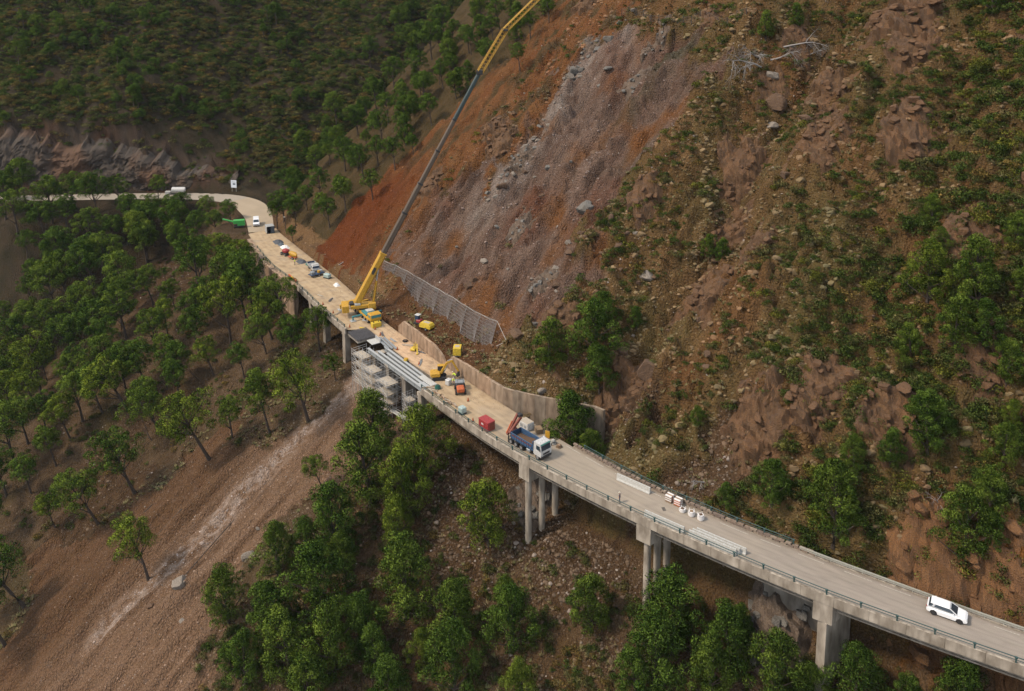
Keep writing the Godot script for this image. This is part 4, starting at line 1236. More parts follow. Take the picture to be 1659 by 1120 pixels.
func cliff_face() -> void:
	var nx := 190
	var ny := 34
	var pts := []
	for i in nx + 1:
		var x := lerpf(-232.0, -106.0, i / float(nx))
		var row := []
		var ze := far_z(x)
		var top_e := 10.5
		var top_y := ht(x, ze - top_e) + 0.6
		for j in ny + 1:
			var f := j / float(ny)
			var y := lerpf(-0.6, top_y, f)
			var d := n_value.get_noise_2d(x * 0.12, y * 0.09 + 5.0) * 0.6 + n_value.get_noise_2d(x * 0.3 + 9.0, y * 0.35) * 0.45 + n_mid.get_noise_2d(x * 0.5, y * 0.8) * 1.6 + n_value.get_noise_2d(x * 0.9, y * 0.7 + 3.0) * 0.35 + n_ridge.get_noise_2d(x * 1.2, y * 0.8) * 0.9
			var e := 3.4 + f * f * 3.6 + smoothstep(0.82, 1.0, f) * 3.8 - d * (1.0 - smoothstep(0.8, 1.0, f))
			row.append(Vector3(x + n_fine.get_noise_2d(x * 2.0, y * 2.0) * 0.3, y, ze - e))
		pts.append(row)
	var mb := MB.new()
	var p0 := Vector3(-165, 0, -312)
	for i in nx:
		for j in ny:
			var ctr: Vector3 = (pts[i][j] + pts[i + 1][j + 1]) * 0.5
			var u := n_value.get_noise_2d(ctr.x * 0.42 + 9.0, ctr.y * 0.25) * 0.5 + 0.5
			var v := n_mid.get_noise_2d(ctr.x * 1.2, ctr.y * 0.7) * 0.5 + 0.5
			var c := mixc(Color(0.06, 0.05, 0.042), Color(0.14, 0.11, 0.088), u * 0.5 + v * 0.7 - 0.1)
			mb.col = mixc(c, Color(0.17, 0.095, 0.055), (n_broad.get_noise_2d(ctr.x * 2.0, ctr.y * 2.0) + 0.08) * 3.0)
			for tr: Array in [[pts[i][j], pts[i + 1][j], pts[i + 1][j + 1]], [pts[i][j], pts[i + 1][j + 1], pts[i][j + 1]]]:
				var nn: Vector3 = (tr[1] - tr[0]).cross(tr[2] - tr[0])
				if nn.z + nn.y * 0.3 < 0.0: mb.tri(tr[0] - p0, tr[2] - p0, tr[1] - p0)
				else: mb.tri(tr[0] - p0, tr[1] - p0, tr[2] - p0)
	var o := part("rock_cliff", mb, M.rock, self)
	o.position = p0
	meta(o, "dark jointed rock cliff above the far road at the foot of the mountain", "cliff")
func make_rocks() -> void:
	var rm := []
	for k in 6: rm.append(make_rock_mesh(600 + k, 2, M.rock))
	var blocks := []
	for k in 6: blocks.append(make_rock_mesh(620 + k, 3, M.rock, true))
	var r := RandomNumberGenerator.new()
	r.seed = 55
	var tones := [Color(0.20, 0.125, 0.078), Color(0.26, 0.26, 0.255), Color(0.40, 0.365, 0.33), Color(0.20, 0.108, 0.05), Color(0.25, 0.125, 0.048), Color(0.07, 0.063, 0.058), Color(0.10, 0.065, 0.047)]
	var rmat := []
	for k in 7:
		var m: StandardMaterial3D = M.rock.duplicate()
		m.vertex_color_use_as_albedo = false
		m.albedo_color = lin(tones[k].r, tones[k].g, tones[k].b)
		rmat.append(m)
	var list := BOULDERS.duplicate()
	for i in 128:
		var s := 0.0
		var t := 0.0
		var tone := 0
		var lab := ""
		if i < 55:
			s = r.randf_range(60.0, 96.0); t = cF(s) + r.randf_range(5.0, 34.0); lab = "broken brown rock on the slope right of the landslide scar"
			tone = 0 if r.randf() < 0.75 else 2
		elif i < 90:
			s = r.randf_range(8.0, 75.0); t = cF(s) + r.randf_range(10.0, 82.0); lab = "brown rock standing out of the scrubby hillside"
		elif i < 120:
			s = r.randf_range(90.0, 134.0); t = cF(s) + r.randf_range(10.0, 68.0); lab = "loose stone block lying on the landslide scar"; tone = r.randi() % 3
		else:
			s = r.randf_range(104.0, 150.0); t = cN(s) - r.randf_range(4.0, 62.0); lab = "stone block washed down onto the debris slope below the bridge"; tone = [0, 0, 2][r.randi() % 3]
		var w := r.randf_range(0.45, 1.1)
		if r.randf() < 0.15: w *= 1.7
		list.append([s, t, w, tone, lab])
	for i in 60:
		var k := r.randf() * (PALE.size() - 1.01)
		var a: Array = PALE[int(k)]
		var b: Array = PALE[int(k) + 1]
		var f := k - int(k)
		list.append([lerpf(a[0], b[0], f) + r.randf_range(-2.5, 2.5), lerpf(a[1], b[1], f) + r.randf_range(-1.5, 1.5), r.randf_range(0.4, 1.15), 1 if r.randf() < 0.6 else 2, "pale grey broken block in the rock streak down the landslide scar"])
	for q: Array in list:
		var o := MeshInstance3D.new()
		o.mesh = rm[r.randi() % rm.size()] if r.randf() < 0.5 else blocks[r.randi() % blocks.size()]
		o.material_override = rmat[q[3]]
		o.name = numbered("boulder")
		add_child(o)
		var p := W(q[0], q[1])
		p.y = ht(p.x, p.z) + q[2] * 0.12
		o.transform = Transform3D(Basis.from_euler(Vector3(r.randf_range(-0.4, 0.4), r.randf() * TAU, r.randf_range(-0.4, 0.4))).scaled(Vector3(q[2], q[2] * r.randf_range(0.55, 0.85), q[2] * r.randf_range(0.7, 1.1))), p)
		meta(o, q[4], "boulder", "boulders and blocks on the slopes" if list.find(q) >= BOULDERS.size() else "")
	crag_mesh = blocks + rm
	crag_mat = rmat
	for q: Array in CRAGS: outcrop(q[0], q[1], q[2], q[3])
	for i in 16:
		var s := r.randf_range(-8.0, 150.0)
		outcrop(s, cF(s) + r.randf_range(10.0, 80.0), r.randf_range(2.2, 4.5), r.randf_range(0.8, 1.6))
	cliff_face()
	# loose stones
	var sm := []
	for k in 4: sm.append(make_rock_mesh(650 + k, 1, M.stone))
	var names := {SCAR: ["scar_stones", "loose stones strewn down the landslide scar"], DEBRIS: ["debris_stones", "loose stones strewn over the debris slope below the bridge"], SCREE: ["scree", "heaps of scree under the bridge and in the pine wood"], HILL: ["hillside_stones", "broken stones over the brown hillside above the bridge"], FLOOR: ["wood_stones", "stones scattered on the floor of the pine wood"], CUT: ["cutting_stones", "rubble along the foot of the road cutting"], ORANGE: ["red_slope_stones", "stones scattered on the orange-red slope"], FARM: ["roadside_rubble", "rubble along the far road"]}
	var tf := {}
	var tc := {}
	for z: int in names:
		tf[z] = [[], [], [], []]; tc[z] = [[], [], [], []]
	for i in 66000:
		var s := r.randf_range(-20.0, 262.0)
		var t := r.randf_range(-92.0, 88.0)
		if i % 3 == 0:
			s = r.randf_range(40.0, 150.0); t = r.randf_range(-75.0, 70.0)
		if i % 31 == 1:
			s = r.randf_range(122.0, 136.0); t = r.randf_range(-66.0, -16.0)
		if i % 11 == 0:
			s = r.randf_range(40.0, 104.0); t = cN(s) + r.randf_range(-16.0, 20.0)
		var a := cN(s)
		var b := cF(s)
		if t > a - 0.3 and t < b + 0.8 and (s > 164.0 or t > b - 1.0): continue
		var p := W(s, t)
		p.y = ht(p.x, p.z)
		if not names.has(z_zone): continue
		if z_zone == FARM and far_road_gap(p.x, p.z) > 5.0: continue
		if far_road_gap(p.x, p.z) < 0.3: continue
		var keep := 0.35
		var big := 0.24
		match z_zone:
			SCAR: keep = 0.55
			DEBRIS: keep = 0.75; big = 0.16
			SCREE: keep = 1.0; big = 0.34
			HILL: keep = 0.3 + 0.6 * smoothstep(58.0, 70.0, s) * (1.0 - smoothstep(82.0, 90.0, s)) + (0.4 if t < b + 8.0 and s < 84.0 else 0.0); big = 0.3
			FLOOR: keep = 0.4 + n_mid.get_noise_2d(p.x * 0.6, p.z * 0.6) * 1.2
			CUT: keep = 0.5
			FARM: keep = 1.0; big = 0.5
		if r.randf() > keep: continue
		var pale := z_zone == DEBRIS and line_gap(STREAK, s, t) < 3.2 * r.randf()
		var w := big * r.randf_range(0.35, 1.0) * (r.randf_range(0.7, 1.8) if pale else 1.0)
		if r.randf() < 0.08: w *= 2.0
		var j := r.randi() % 4
		tf[z_zone][j].append(Transform3D(Basis.from_euler(Vector3(r.randf() * 3.0, r.randf() * 6.0, r.randf() * 3.0)).scaled(Vector3(w, w * 0.75, w * 0.9)), p))
		var c: Color = g_col * r.randf_range(0.45, 0.95)
		if r.randf() < 0.06: c = Color(0.16, 0.125, 0.10).lerp(Color(0.34, 0.30, 0.27), r.randf() * r.randf())
		if pale: c = Color(0.20, 0.155, 0.13).lerp(Color(0.40, 0.34, 0.31), r.randf() * r.randf())
		c.a = 1.0
		tc[z_zone][j].append(c)
	# jointed rock breaking through the soil
	var bt := [[], [], [], []]
	var bc := [[], [], [], []]
	for i in 13000:
		var s := r.randf_range(-24.0, 150.0)
		var t := cF(s) + r.randf_range(2.0, 84.0)
		var p := W(s, t)
		p.y = ht(p.x, p.z)
		var k := n_ridge.get_noise_2d(s * 1.3 + 60.0, t * 1.0) + n_mid.get_noise_2d(p.x, p.z) * 0.5
		if z_zone == SCAR: k -= 0.45
		elif z_zone == ORANGE: k -= 0.15 + 0.3 * smoothstep(148.0, 160.0, s)
		elif z_zone != HILL: continue
		if z_crag > 0.2: k += 0.5
		if k < 0.34 or (s > 94.0 and s < 142.0 and t < cF(s) + 9.0): continue
		var w := r.randf_range(0.25, 0.6) * r.randf_range(0.6, 1.8)
		if z_zone == SCAR: w *= 0.6
		var j := r.randi() % 4
		bt[j].append(Transform3D(Basis.from_euler(Vector3(r.randf_range(-0.4, 0.4), 0.7 + r.randf_range(-0.5, 0.5), 0.6 + r.randf_range(-0.4, 0.4))).scaled(Vector3(w * 1.3, w * 0.75, w)), p - Vector3(0, w * 0.3, 0)))
		var c: Color = g_col * r.randf_range(0.5, 0.85)
		c.a = 1.0
		bc[j].append(c)
	var bsets := []
	for j in 4: bsets.append([sm[j], null, bt[j], bc[j]])
	multi("broken_rock", "jointed brown rock breaking through the soil of the hillside", "rock", bsets)
	var gt := [[], [], [], []]
	var gc := [[], [], [], []]
	for i in 1500:
		var s := r.randf_range(84.0, 200.0)
		var f := r.randf()
		f = f * f * (0.5 if r.randf() < 0.5 else 1.0)
		var t := lerpf(cF(s) - 0.2, inner_near(s) + 0.3, f)
		var w := r.randf_range(0.03, 0.11)
		var j := r.randi() % 4
		gt[j].append(Transform3D(Basis.from_euler(Vector3(r.randf() * 3.0, r.randf() * 6.0, 0)).scaled(Vector3(w, w * 0.8, w)), W(s, t, 0.03)))
		gc[j].append(Color(0.16, 0.115, 0.075).lerp(Color(0.34, 0.27, 0.2), r.randf()))
	var gsets := []
	for j in 4: gsets.append([sm[j], null, gt[j], gc[j]])
	multi("road_grit", "loose stones scattered over the dirt road surface", "stones", gsets)
	for z: int in names:
		var sets := []
		for j in 4: sets.append([sm[j], null, tf[z][j], tc[z][j]])
		multi(names[z][0], names[z][1], "stones", sets)
	print("rocks done")
func branch(mb: MB, r: RandomNumberGenerator, p: Vector3, d: Vector3, l: float, w: float, depth: int) -> void:
	var pts := [p]
	var rad := [w]
	var q := p
	var dd := d
	for k in 4:
		dd = (dd + rv(r) * 0.22 + Vector3(0, -0.06, 0)).normalized()
		q += dd * l / 4.0
		pts.append(q); rad.append(lerpf(w, w * 0.4, (k + 1) / 4.0))
	mb.tube(pts, rad, 5)
	if depth <= 0: return
	for k in 4 + depth:
		var j := 1 + r.randi() % 4
		branch(mb, r, pts[j], (dd + rv(r) * 0.9).normalized(), l * r.randf_range(0.4, 0.65), rad[j] * 0.6, depth - 1)
func make_deadwood() -> void:
	var r := RandomNumberGenerator.new()
	r.seed = 12
	for q: Array in [[76.0, 60.0, 7.5, Vector3(-0.75, 0.35, 0.1), "fallen bare grey tree with drooping twigs above the big brown boulder"], [74.5, 66.5, 6.5, Vector3(0.6, 0.25, 0.4), "bare dead tree lying across the slope beside a green bush"], [78.0, 61.5, 6.0, Vector3(-0.5, 0.15, 0.5), "grey tangle of fallen bare branches left of the big brown boulder"], [75.5, 63.0, 5.0, Vector3(0.5, 0.2, 0.6), "grey tangle of bare twigs between the two fallen bare trees"], [70.0, 70.0, 3.0, Vector3(0.8, 0.5, 0.0), "small bare dead branch on the slope above the fallen trees"], [12.0, 9.5, 2.6, Vector3(-0.3, 0.9, 0.1), "bare dead tree stump with twigs on the brown hillside near the car"], [44.0, -1.0, 2.4, Vector3(-0.5, 0.5, 0.3), "heap of bare dead branches behind the parapet near the white bags"]]:
		var mb := MB.new()
		branch(mb, r, Vector3.ZERO, (q[3] as Vector3).normalized(), q[2], 0.24 if q[2] > 4.0 else 0.12, 3 if q[2] > 4.0 else 2)
		var p := W(q[0], q[1])
		p.y = ht(p.x, p.z) + 0.3
		var o := part("dead_tree", mb, M.dead_wood, self)
		o.position = p
		meta(o, q[4], "dead tree")
	for q: Array in [[176.0, -34.0, 5.5], [182.0, -40.0, 4.5], [170.0, -48.0, 5.0], [164.0, -36.0, 4.2], [190.0, -46.0, 5.0], [92.0, -44.0, 3.8]]:
		var mb := MB.new()
		branch(mb, r, Vector3(0, -0.3, 0), Vector3(-0.45, 1.0, 0.1).normalized(), q[2], 0.13, 2)
		var p := W(q[0], q[1])
		p.y = ht(p.x, p.z)
		var o := part("dead_tree", mb, M.bark, self)
		o.position = p
		meta(o, "bare dead pine leaning among the living pines below the road", "dead tree", "bare dead pines below the road")
	# logs and bare stems on the slopes below
	for q: Array in [[166, -42, 176, -38, 0.16, "bare fallen trunk leaning in the clearing of the pine wood"], [125, -46, 121, -60, 0.12, "long thin log lying along the pale debris streak"], [138, -52, 139, -58, 0.115, "thin log on the brown slope beside the lone pine"], [148, -55, 147, -60, 0.115, "weathered branch on the brown slope"], [76, 71, 69, 73, 0.2, "charred log lying level on the slope above the bare trees"], [170, 2.4, 168.6, 4.4, 0.14, "pale timber pole leaning on the road cutting"]]:
		var mb := MB.new()
		var a := W(q[0], q[1])
		var b := W(q[2], q[3])
		a.y = ht(a.x, a.z) + q[4] * 0.6
		b.y = ht(b.x, b.z) + q[4] * 0.6
		mb.tube([a, a.lerp(b, 0.5) + Vector3(0, 0.08, 0), b], [q[4], q[4] * 0.85, q[4] * 0.6], 7)
		meta(part("log", mb, M.bark if q[4] != 0.14 else M.dead_wood, self), q[5], "log")

# ---------------------------------------------------------------- the viaduct
func hexa(mb: MB, lo: Array, hi: Array) -> void:                     # four bottom and four top corners of a convex block
	var ctr := Vector3.ZERO
	for p: Vector3 in lo + hi: ctr += p / 8.0
	mb.quad_o(lo[0], lo[1], lo[2], lo[3], ctr)
	mb.quad_o(hi[0], hi[1], hi[2], hi[3], ctr)
	for k in 4: mb.quad_o(lo[k], lo[(k + 1) % 4], hi[(k + 1) % 4], hi[k], ctr)
func seg(mb: MB, s0: float, s1: float, a0: float, a1: float, b0: float, b1: float, y0: float, y1: float, y1b := INF) -> void:
	var yb := y1 if y1b == INF else y1b
	hexa(mb, [W(s0, a0, y0), W(s0, b0, y0), W(s1, b1, y0), W(s1, a1, y0)], [W(s0, a0, y1), W(s0, b0, y1), W(s1, b1, yb), W(s1, a1, yb)])
func along(mb: MB, s0: float, s1: float, step: float, f: Callable, da: float, db: float, y0: float, y1: float) -> void:
	var s := s0
	while s < s1 - 0.01:
		var e := minf(s + step, s1)
		seg(mb, s, e, f.call(s) + da, f.call(e) + da, f.call(s) + db, f.call(e) + db, y0, y1)
		s = e
func make_viaduct() -> void:
	var v := thing("viaduct", "concrete viaduct of the mountain road on tall columns, partly dismantled beside the scaffolding", "bridge", W(45, -11))
	var inv := v.transform.affine_inverse()
	var add := func(called: String, mb: MB, m: Material) -> MeshInstance3D:
		for i in mb.v.size(): mb.v[i] = inv * mb.v[i]
		return part(called, mb, m, v)
	var mb := MB.new()
	var s := -64.0
	while s < 168.0:
		var e := minf(s + 3.0, 168.0)
		seg(mb, s, e, inner_near(s) + 0.02, inner_near(e) + 0.02, cF(s) + 0.02, cF(e) + 0.02, -0.6, -0.03)
		s = e
	add.call("deck_slab", mb, M.concrete_grey)
	for span: Array in [[-64.0, 100.2], [135.2, 168.0]]:
		s = span[0]
		while s < span[1] - 0.5:
			var e := minf(s + 4.1, span[1])
			mb = MB.new()
			seg(mb, s + 0.02, e - 0.02, cN(s) - 0.40, cN(e) - 0.40, cN(s) - 0.01, cN(e) - 0.01, -0.95, 0.40)
			add.call("edge_panel", mb, M.concrete)
			s = e
		for gd: Array in [[0.75, 1.35], [4.3, 4.9]]:
			mb = MB.new()
			along(mb, span[0], span[1], 4.0, cN, gd[0], gd[1], -1.95, -0.605)
			along(mb, span[0], span[1], 4.0, cN, gd[0] - 0.22, gd[1] + 0.22, -2.15, -1.953)
			add.call("girder", mb, M.concrete)
	mb = MB.new()
	along(mb, -64.0, 168.0, 4.0, cF, -1.6, -1.0, -2.1, -0.605)
	add.call("girder", mb, M.concrete_grey)
	s = -64.0
	while s < 66.0:
		var e := minf(s + 4.1, 66.0)
		mb = MB.new()
		seg(mb, s + 0.02, e - 0.02, cF(s) + 0.03, cF(e) + 0.03, cF(s) + 0.42, cF(e) + 0.42, -0.9, 0.14)
		add.call("kerb_panel", mb, M.concrete)
		s = e
	# piers
	for q: Array in [[-9.0, 1], [19.3, 1], [45.0, 0], [68.7, 0], [100.9, 2], [136.6, 2], [148.6, 2], [158.6, 2]]:
		var p: float = q[0]
		var a := cN(p)
		var b := cF(p)
		mb = MB.new()
		var hw := 1.2 if q[1] < 2 else 0.8
		seg(mb, p - hw, p + hw, cN(p - hw) - 0.32, cN(p + hw) - 0.32, cF(p - hw) + 0.1, cF(p + hw) + 0.1, -3.7 if q[1] < 2 else -1.7, -0.955)
		add.call("pier_cap", mb, M.concrete)
		if q[1] == 0:
			for k in 3:
				var t := lerpf(a + 0.75, b - 1.6, k / 2.0)
				var g := W(p, t)
				mb = MB.new()
				mb.tube([W(p, t, ht(g.x, g.z) - 1.5), W(p, t, -3.69)], [0.56, 0.56], 20)
				add.call("column", mb, M.concrete)
		elif q[1] == 1:
			var g := W(p, a)
			mb = MB.new()
			seg(mb, p - 0.62, p + 0.62, a - 0.25, a - 0.25, b - 0.6, b - 0.6, ht(g.x, g.z) - 3.0, -3.69)
			add.call("column", mb, M.concrete)
		else:
			for k in 2:
				var t := lerpf(a + 0.5, b - 2.2, float(k))
				var g := W(p, t)
				mb = MB.new()
				seg(mb, p - 0.62, p + 0.62, t - 0.7, t - 0.7, t + 0.7, t + 0.7, ht(g.x, g.z) - 2.0, -1.69)
				add.call("column", mb, M.concrete)
	# abutment wall seen behind the wall pier
	mb = MB.new()
	seg(mb, 21.5, 30.0, cF(21.5) - 1.2, cF(30.0) - 1.2, cF(21.5) - 0.4, cF(30.0) - 0.4, -11.0, -2.2)
	add.call("abutment_wall", mb, M.concrete_grey)
	# worn edge lines
	for ln: Array in [[-40.0, 66.0, 0.55]]:
		s = ln[0]
		while s < ln[1]:
			var len := 2.2 + 2.0 * absf(sin(s * 3.1))
			mb = MB.new()
			for k in 3:
				var s0 := s + len * k / 3.0
				var s1 := s + len * (k + 1) / 3.0
				mb.quad_o(W(s0, cF(s0) - ln[2], 0.045), W(s0, cF(s0) - ln[2] - 0.13, 0.045), W(s1, cF(s1) - ln[2] - 0.13, 0.045), W(s1, cF(s1) - ln[2], 0.045), W(s, 0, -50))
			add.call("edge_line", mb, M.paint_line)
			s += len + 0.5 + 2.2 * absf(cos(s * 1.7))
func make_rails() -> void:
	for q: Array in [[-62.0, 100.0, true, "dark green pipe railing along the valley side of the viaduct"], [27.0, 66.0, false, "dark green pipe railing above the low stone parapet"], [136.0, 206.0, true, "dusty metal railing along the valley edge of the dirt road behind the scaffold"]]:
		var o := thing("railing", q[3], "railing", W(q[0], cN(q[0])))
		var inv := o.transform.affine_inverse()
		var off := -0.2 if q[2] else 0.24
		var s: float = q[0]
		var rails := [MB.new(), MB.new()]
		var edge := cN if q[2] else cF
		var prev := []
		while s < q[1]:
			var y0 := 0.38 if q[2] else 0.62
			var p := inv * W(s, edge.call(s) + off, y0)
			var mb := MB.new()
			mb.box(p + Vector3(0, 0.32, 0), Vector3(0.16, 0.64, 0.16), 0.0, road_basis(s))
			mb.box(p + Vector3(0, 0.68, 0), Vector3(0.24, 0.22, 0.34), 0.03, road_basis(s))
			part("post", mb, M.rail_green, o)
			var now := [p + Vector3(0, 0.74, 0), p + Vector3(0, 0.38, 0)]
			if not prev.is_empty():
				for k in 2: (rails[k] as MB).cyl(prev[k], now[k], 0.06 if k == 0 else 0.04, 6)
			prev = now
			s += 4.05
		for k in 2: part("rail", rails[k], M.rail_green, o)
	# corrugated crash barrier by the car
	var w := thing("crash_barrier", "pale galvanised crash barrier along the hill side of the road beside the white car", "barrier", W(0, cF(0)))
	var iw := w.transform.affine_inverse()
	var s := -62.0
	var bar := MB.new()
	while s < 26.0:
		var p := iw * W(s, cF(s) + 0.22, 0)
		bpart("post", M.galv, w, p + Vector3(0, 0.3, 0), Vector3(0.12, 0.75, 0.12), 0.0, road_basis(s))
		var e := s + 2.0
		for k: Array in [[0.52, 0.10, 0.06], [0.62, 0.02, 0.12], [0.72, 0.10, 0.06], [0.80, 0.05, 0.08], [0.44, 0.05, 0.08]]:
			bar.beam(iw * W(s, cF(s) + 0.12 - k[1], k[0]), iw * W(e, cF(e) + 0.12 - k[1], k[0]), 0.03, k[2] + 0.02)
		s = e
	part("rail", bar, M.galv, w)
	# low stone parapet
	var pw := thing("stone_parapet", "low parapet of dark rough stones along the hill side of the deck", "parapet", W(45, cF(45)))
	var ip := pw.transform.affine_inverse()
	var r := RandomNumberGenerator.new()
	r.seed = 31
	s = 24.0
	while s < 65.0:
		for row in 2:
			var ss := s + row * 0.35
			var l := r.randf_range(0.72, 0.95)
			var mb := MB.new()
			var j := r.randf_range(-0.02, 0.03)
			seg(mb, ss + 0.03, ss + l, cF(ss) + 0.05 - j, cF(ss + l) + 0.05 - j, cF(ss) + 0.43, cF(ss + l) + 0.43, 0.15 + row * 0.3, 0.15 + row * 0.3 + r.randf_range(0.24, 0.285))
			for i in mb.v.size(): mb.v[i] = ip * mb.v[i]
			part("stone", mb, [M.masonry_a, M.masonry_b, M.masonry_c][r.randi() % 3], pw)
		s += 0.97
func make_walls() -> void:
	var r := RandomNumberGenerator.new()
	r.seed = 41
	var tops := [[66.0, 3.0], [68, 3.1], [75, 3.2], [82, 3.2], [98, 3.2], [103.4, 2.9], [104.4, 1.0], [105.8, 0.7], [107, 1.9], [110, 2.9], [115, 3.2], [125, 3.3], [126.5, 1.4], [200, 1.0]]
	var top := func(s: float) -> float:
		for i in tops.size() - 1:
			if s <= tops[i + 1][0]: return lerpf(tops[i][1], tops[i + 1][1], clampf((s - tops[i][0]) / (tops[i + 1][0] - tops[i][0]), 0.0, 1.0))
		return 1.0
	var w := thing("retaining_wall", "stained concrete retaining wall with a broken notch between road and landslide", "wall", W(95, cF(95)))
	var inv := w.transform.affine_inverse()
	var f := func(s: float) -> float: return cF(s) + lk(T_ST, s)
	var s := 67.3
	while s < 126.6:
		var step := 2.0 if s < 84.0 else (4.0 if s < 100.0 or s > 112.0 else 0.9)
		var e := minf(s + step, 126.6)
		var mb := MB.new()
		var j := r.randf_range(-0.025, 0.025)
		seg(mb, s + 0.012, e - 0.012, f.call(s) + 0.05 + j, f.call(e) + 0.05 + j, f.call(s) + 0.62, f.call(e) + 0.62, -6.5 if s < 85.0 else -1.0, top.call(s) + r.randf_range(-0.05, 0.05), top.call(e) + r.randf_range(-0.05, 0.05))
		for i in mb.v.size(): mb.v[i] = inv * mb.v[i]
		var m: Material = [M.wall_a, M.wall_b, M.wall_a][r.randi() % 3]
		if s < 88.0: m = [M.wall_c, M.wall_d, M.wall_c][r.randi() % 3]
		if s > 103.0: m = [M.wall_b, M.wall_a, M.wall_b][r.randi() % 3]
		part("wall_panel", mb, m, w)
		s = e
	var v := thing("retaining_wall", "plain buff retaining wall holding up the valley side of the dirt road", "wall", W(185, cN(185)))
	inv = v.transform.affine_inverse()
	s = 168.2
	while s < 214.0:
		var e := s + 3.2
		var mb := MB.new()
		seg(mb, s + 0.015, e - 0.015, cN(s) - 1.25, cN(e) - 1.25, cN(s) - 0.05, cN(e) - 0.05, lk(T_GN, s) - 3.5, 0.10 + r.randf_range(-0.03, 0.03))
		for i in mb.v.size(): mb.v[i] = inv * mb.v[i]
		part("wall_panel", mb, [M.wall_a, M.wall_c, M.wall_b][r.randi() % 3], v)
		s = e
	# rockfall net behind the wall
	var path := [[150.5, 4.2], [145.0, 4.3], [139.3, 4.0], [131.0, 3.2], [123.3, 2.2], [116.5, 1.3], [110.1, 0.3], [104.5, -0.3], [98.6, -0.6]]
	var n := thing("rockfall_net", "tall grey wire rockfall net along the foot of the landslide", "net", W(125, 2))
	inv = n.transform.affine_inverse()
	var wires := MB.new()
	var tp := []
	var bt := []
	for q: Array in path:
		var p := W(q[0], q[1])
		p.y = lerpf(ht(p.x, p.z), lerpf(4.4, 2.6, (q[0] - 98.0) / 52.0), 0.85) - 0.3
		var hgt := 5.6
		bt.append(inv * p)
		tp.append(inv * (p + Vector3(NX.x, 0, NX.y) * 2.0 + Vector3(0, hgt, 0)))
		var mb := MB.new()
		mb.tube([bt[-1], tp[-1]], [0.07, 0.06], 6)
		part("post", mb, M.mesh_wire, n)
	for i in path.size() - 1:
		var steps := 13
		for k in steps:
			var f0 := float(k) / steps
			wires.beam(bt[i].lerp(bt[i + 1], f0), tp[i].lerp(tp[i + 1], f0) - Vector3(0, 0.2 * sin(f0 * PI), 0), 0.05, 0.05)
		for k in 10:
			var g := k / 9.0
			wires.beam(bt[i].lerp(tp[i], g), bt[i + 1].lerp(tp[i + 1], g), 0.05, 0.05)
		for k in 11:
			var f0 := k / 11.0
			wires.beam(bt[i].lerp(bt[i + 1], f0), tp[i].lerp(tp[i + 1], minf(f0 + 0.5, 1.0)), 0.045, 0.045)
			wires.beam(bt[i].lerp(bt[i + 1], minf(f0 + 0.5, 1.0)), tp[i].lerp(tp[i + 1], f0), 0.045, 0.045)
	part("wire_mesh", wires, M.mesh_wire, n)
	var cab := MB.new()
	for i in path.size() - 1: cab.tube([tp[i], tp[i].lerp(tp[i + 1], 0.5) - Vector3(0, 0.25, 0), tp[i + 1]], [0.05, 0.05, 0.05], 5)
	var anc := W(94.5, 0.5)
	anc.y = ht(anc.x, anc.z)
	cab.tube([tp[-1], inv * anc], [0.05, 0.05], 5)
	cab.tube([bt[-1], inv * anc], [0.05, 0.05], 5)
	part("cable", cab, M.concrete_light, n)
	# post fence at the head of the scar
	var h := thing("post_fence", "row of dark posts strung with wire at the head of the landslide scar", "fence", W(106, 68))
	inv = h.transform.affine_inverse()
	var last := Vector3.INF
	var wr := MB.new()
	for k in 16:
		var q := lerpf(0.0, 1.0, k / 15.0)
		var p := W(lerpf(128.0, 85.0, q), lerpf(71.0, 67.0, q))
		p.y = ht(p.x, p.z)
		p = inv * p
		bpart("post", M.dark, h, p + Vector3(0, 1.0, 0), Vector3(0.14, 2.4, 0.14), 0.02)
		if last != Vector3.INF:
			for y: float in [0.4, 0.8, 1.2, 1.6, 2.0]: wr.beam(last + Vector3(0, y, 0), p + Vector3(0, y, 0), 0.03, 0.03)
		last = p
	part("wire", wr, M.mesh_wire, h)

